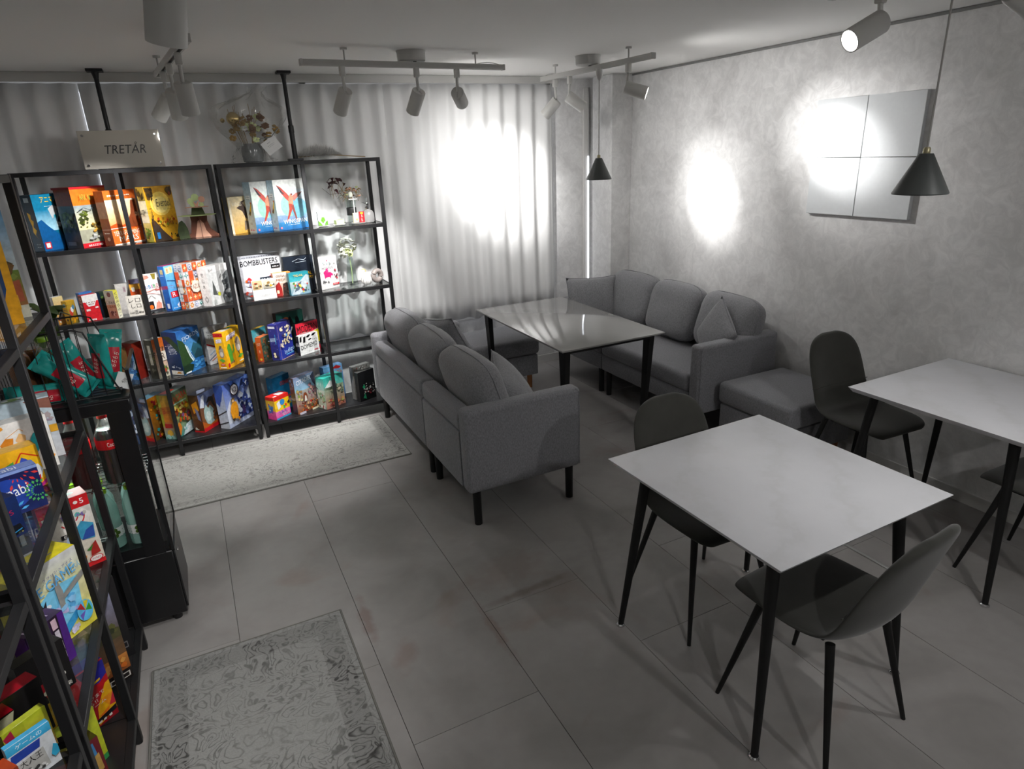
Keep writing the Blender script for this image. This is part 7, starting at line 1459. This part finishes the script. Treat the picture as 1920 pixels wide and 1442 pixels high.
obj('glass_body', G().lathe([(0.034, 0), (0.040, 0.004), (0.044, 0.03), (0.043, 0.058), (0.034, 0.078), (0.016, 0.088), (0.014, 0.095)], 24), thin_glass('frosted_glass', (0.8, 0.8, 0.8), 1.0, 0.3, 0.45, (0.62, 0.61, 0.60)), sp)
obj('pump_collar', G().lathe([(0.016, 0.093), (0.017, 0.096), (0.017, 0.106), (0.010, 0.112)], 16), 'chrome', sp)
obj('pump_head', G().box((0, 0, 0.125), (0.016, 0.018, 0.024), bev=0.003).cyl((0, 0, 0.135), (0, 0, 0.165), 0.0032, n=8).cyl((0, 0, 0.163), (0, 0, 0.168), 0.007, n=10), 'chrome', sp)
obj('nozzle', G().cyl((-0.006, -0.004, 0.128), (-0.040, -0.012, 0.142), 0.0035, 0.0022, 8), 'chrome', sp)
vf = thing('flower_vase', 'glass vase of dried maroon and straw flowers on the top right shelf', 'vase', (1.075, 4.735, ZT))
obj('glass_vase', G().lathe([(0.028, 0), (0.032, 0.003), (0.033, 0.10), (0.036, 0.165), (0.034, 0.165), (0.031, 0.10), (0.030, 0.006), (0.002, 0.005)], 24), 'glass', vf)
obj('dark_sleeve', G().lathe([(0.0337, 0.055), (0.0342, 0.057), (0.0345, 0.105), (0.034, 0.107)], 24, caps=(False, False)), 'ink', vf)
obj('white_clip', G().box((0.012, -0.036, 0.105), (0.006, 0.004, 0.15)).box((0.01, -0.037, 0.165), (0.06, 0.004, 0.006)), 'white', vf)
obj('white_tulip', G().lathe([(0.004, 0), (0.013, 0.006), (0.016, 0.02), (0.013, 0.034), (0.007, 0.040)], 14, (0.0, -0.02, 0.175)), 'petalw', vf)
def stemflower(x, y, z, m, nm, g):
    o = obj(nm, g, m, vf, (x, y, z), (rd.uniform(-.5, .5), rd.uniform(-.5, .5), rd.uniform(0, 6)), sharp=180)
    obj('stem', G().tube([(0, 0, 0), (-x*0.3, -y*0.3, -(z-0.14)*0.5-0.01)], 0.0012, 4), 'straw', o)
for k in range(11):
    t_ = rd.uniform(0, 1); x = -0.02-0.115*t_; z = 0.20+0.11*rd.random()+0.03*t_
    stemflower(x, rd.uniform(-.03, .03), z, 'maroon', 'maroon_leaf', leaf_g(rd.uniform(0.045, 0.07), rd.uniform(0.011, 0.018), 0.2, 0.3))
for k in range(20):
    x = rd.uniform(-0.045, 0.07); z = rd.uniform(0.175, 0.245)
    g = G()
    for q in range(5): g.ball((0.006*math.cos(q*1.26), 0.006*math.sin(q*1.26), 0), 0.006, (1, 1, .6), 6, 4)
    stemflower(x, rd.uniform(-.035, .035), z, rd.choice(['straw', 'straw', 'petalg', 'peach', 'brownpetal']), 'straw_bloom', g)
for k in range(12):
    x = rd.uniform(-0.07, 0.02); stemflower(x, rd.uniform(-.02, .02), rd.uniform(0.17, 0.22), 'leaf', 'thin_leaf', leaf_g(0.05, 0.003, 0.2, 0.2))
obj('long_twig', G().tube([(0, 0, 0.15), (-0.07, -0.01, 0.21), (-0.14, -0.02, 0.205), (-0.19, -0.03, 0.25)], 0.0012, 4), 'maroon', vf)
# --- second right bay: hydrangea vase, ribbed gourd, ring ornament
hv = thing('hydrangea_vase', 'slim glass vase with a white and pale green flower head', 'vase', (1.015, 4.715, Z2+0.0006))
obj('glass_vase', G().lathe([(0.038, 0), (0.041, 0.003), (0.034, 0.08), (0.024, 0.16), (0.020, 0.20), (0.018, 0.20), (0.022, 0.15), (0.032, 0.08), (0.038, 0.006), (0.002, 0.005)], 24), 'glass', hv)
obj('flower_stem', G().tube([(0.0, 0, 0.01), (0.004, 0, 0.12), (-0.006, 0, 0.25)], 0.003, 6), 'mint', hv)
for k in range(46):
    ph = rd.uniform(0, 2*PI); ct = rd.uniform(-0.9, 1); sr = math.sqrt(1-ct*ct)
    p = (-0.012+0.058*sr*math.cos(ph), 0.05*sr*math.sin(ph), 0.268+0.066*ct)
    g = G()
    for q in range(4): g.ball((0.010*math.cos(q*PI/2), 0.010*math.sin(q*PI/2), 0), 0.010, (1, 1, .3), 7, 4)
    obj('petal_cluster', g, 'petalg' if (p[2] < 0.26 and p[0] > -0.03) else 'petalw', hv, p, (rd.uniform(-1, 1), rd.uniform(-1, 1), 0), sharp=180)
gd = thing('gourd_ornament', 'white ribbed gourd ornament with a curved stem', 'ornament', (1.100, 4.640, Z2+0.0006))
g = G()
def gf_(u, v):
    a_ = 2*PI*u; z = 0.092*v; r = 0.040*math.sin(PI*min(1, (v*0.86+0.10)))**0.62*(1.12-0.42*v)*(1+0.055*math.cos(11*a_))
    return Vector((r*math.cos(a_), r*math.sin(a_), z))
g.grid(gf_, 66, 14, closed_u=True)
obj('ribbed_body', g, 'ceramic', gd, sharp=180)
obj('curved_stem', G().tube([(0, 0, 0.088), (0.002, 0, 0.104), (-0.010, 0, 0.114), (-0.032, 0, 0.112)], 0.004, 8, r1=0.0022), plain('gourd_stem', '#c4b87a', 0.6, noise=0.1), gd)
ro = thing('ring_ornament', 'glossy taupe ring ornament standing upright', 'ornament', (1.188, 4.665, Z2+0.0006), rad(22))
pts = [(0.034*math.cos(2*PI*k/40), 0, 0.0525+0.034*math.sin(2*PI*k/40)) for k in range(40)]
obj('ring', G().tube(pts, 0.0185, 16, closed=True), 'taupe', ro)
obj('glaze_seam', G().tube([(p[0]*1.555, 0, 0.0525+(p[2]-0.0525)*1.555) for p in pts], 0.0006, 4, closed=True), 'seam', ro)
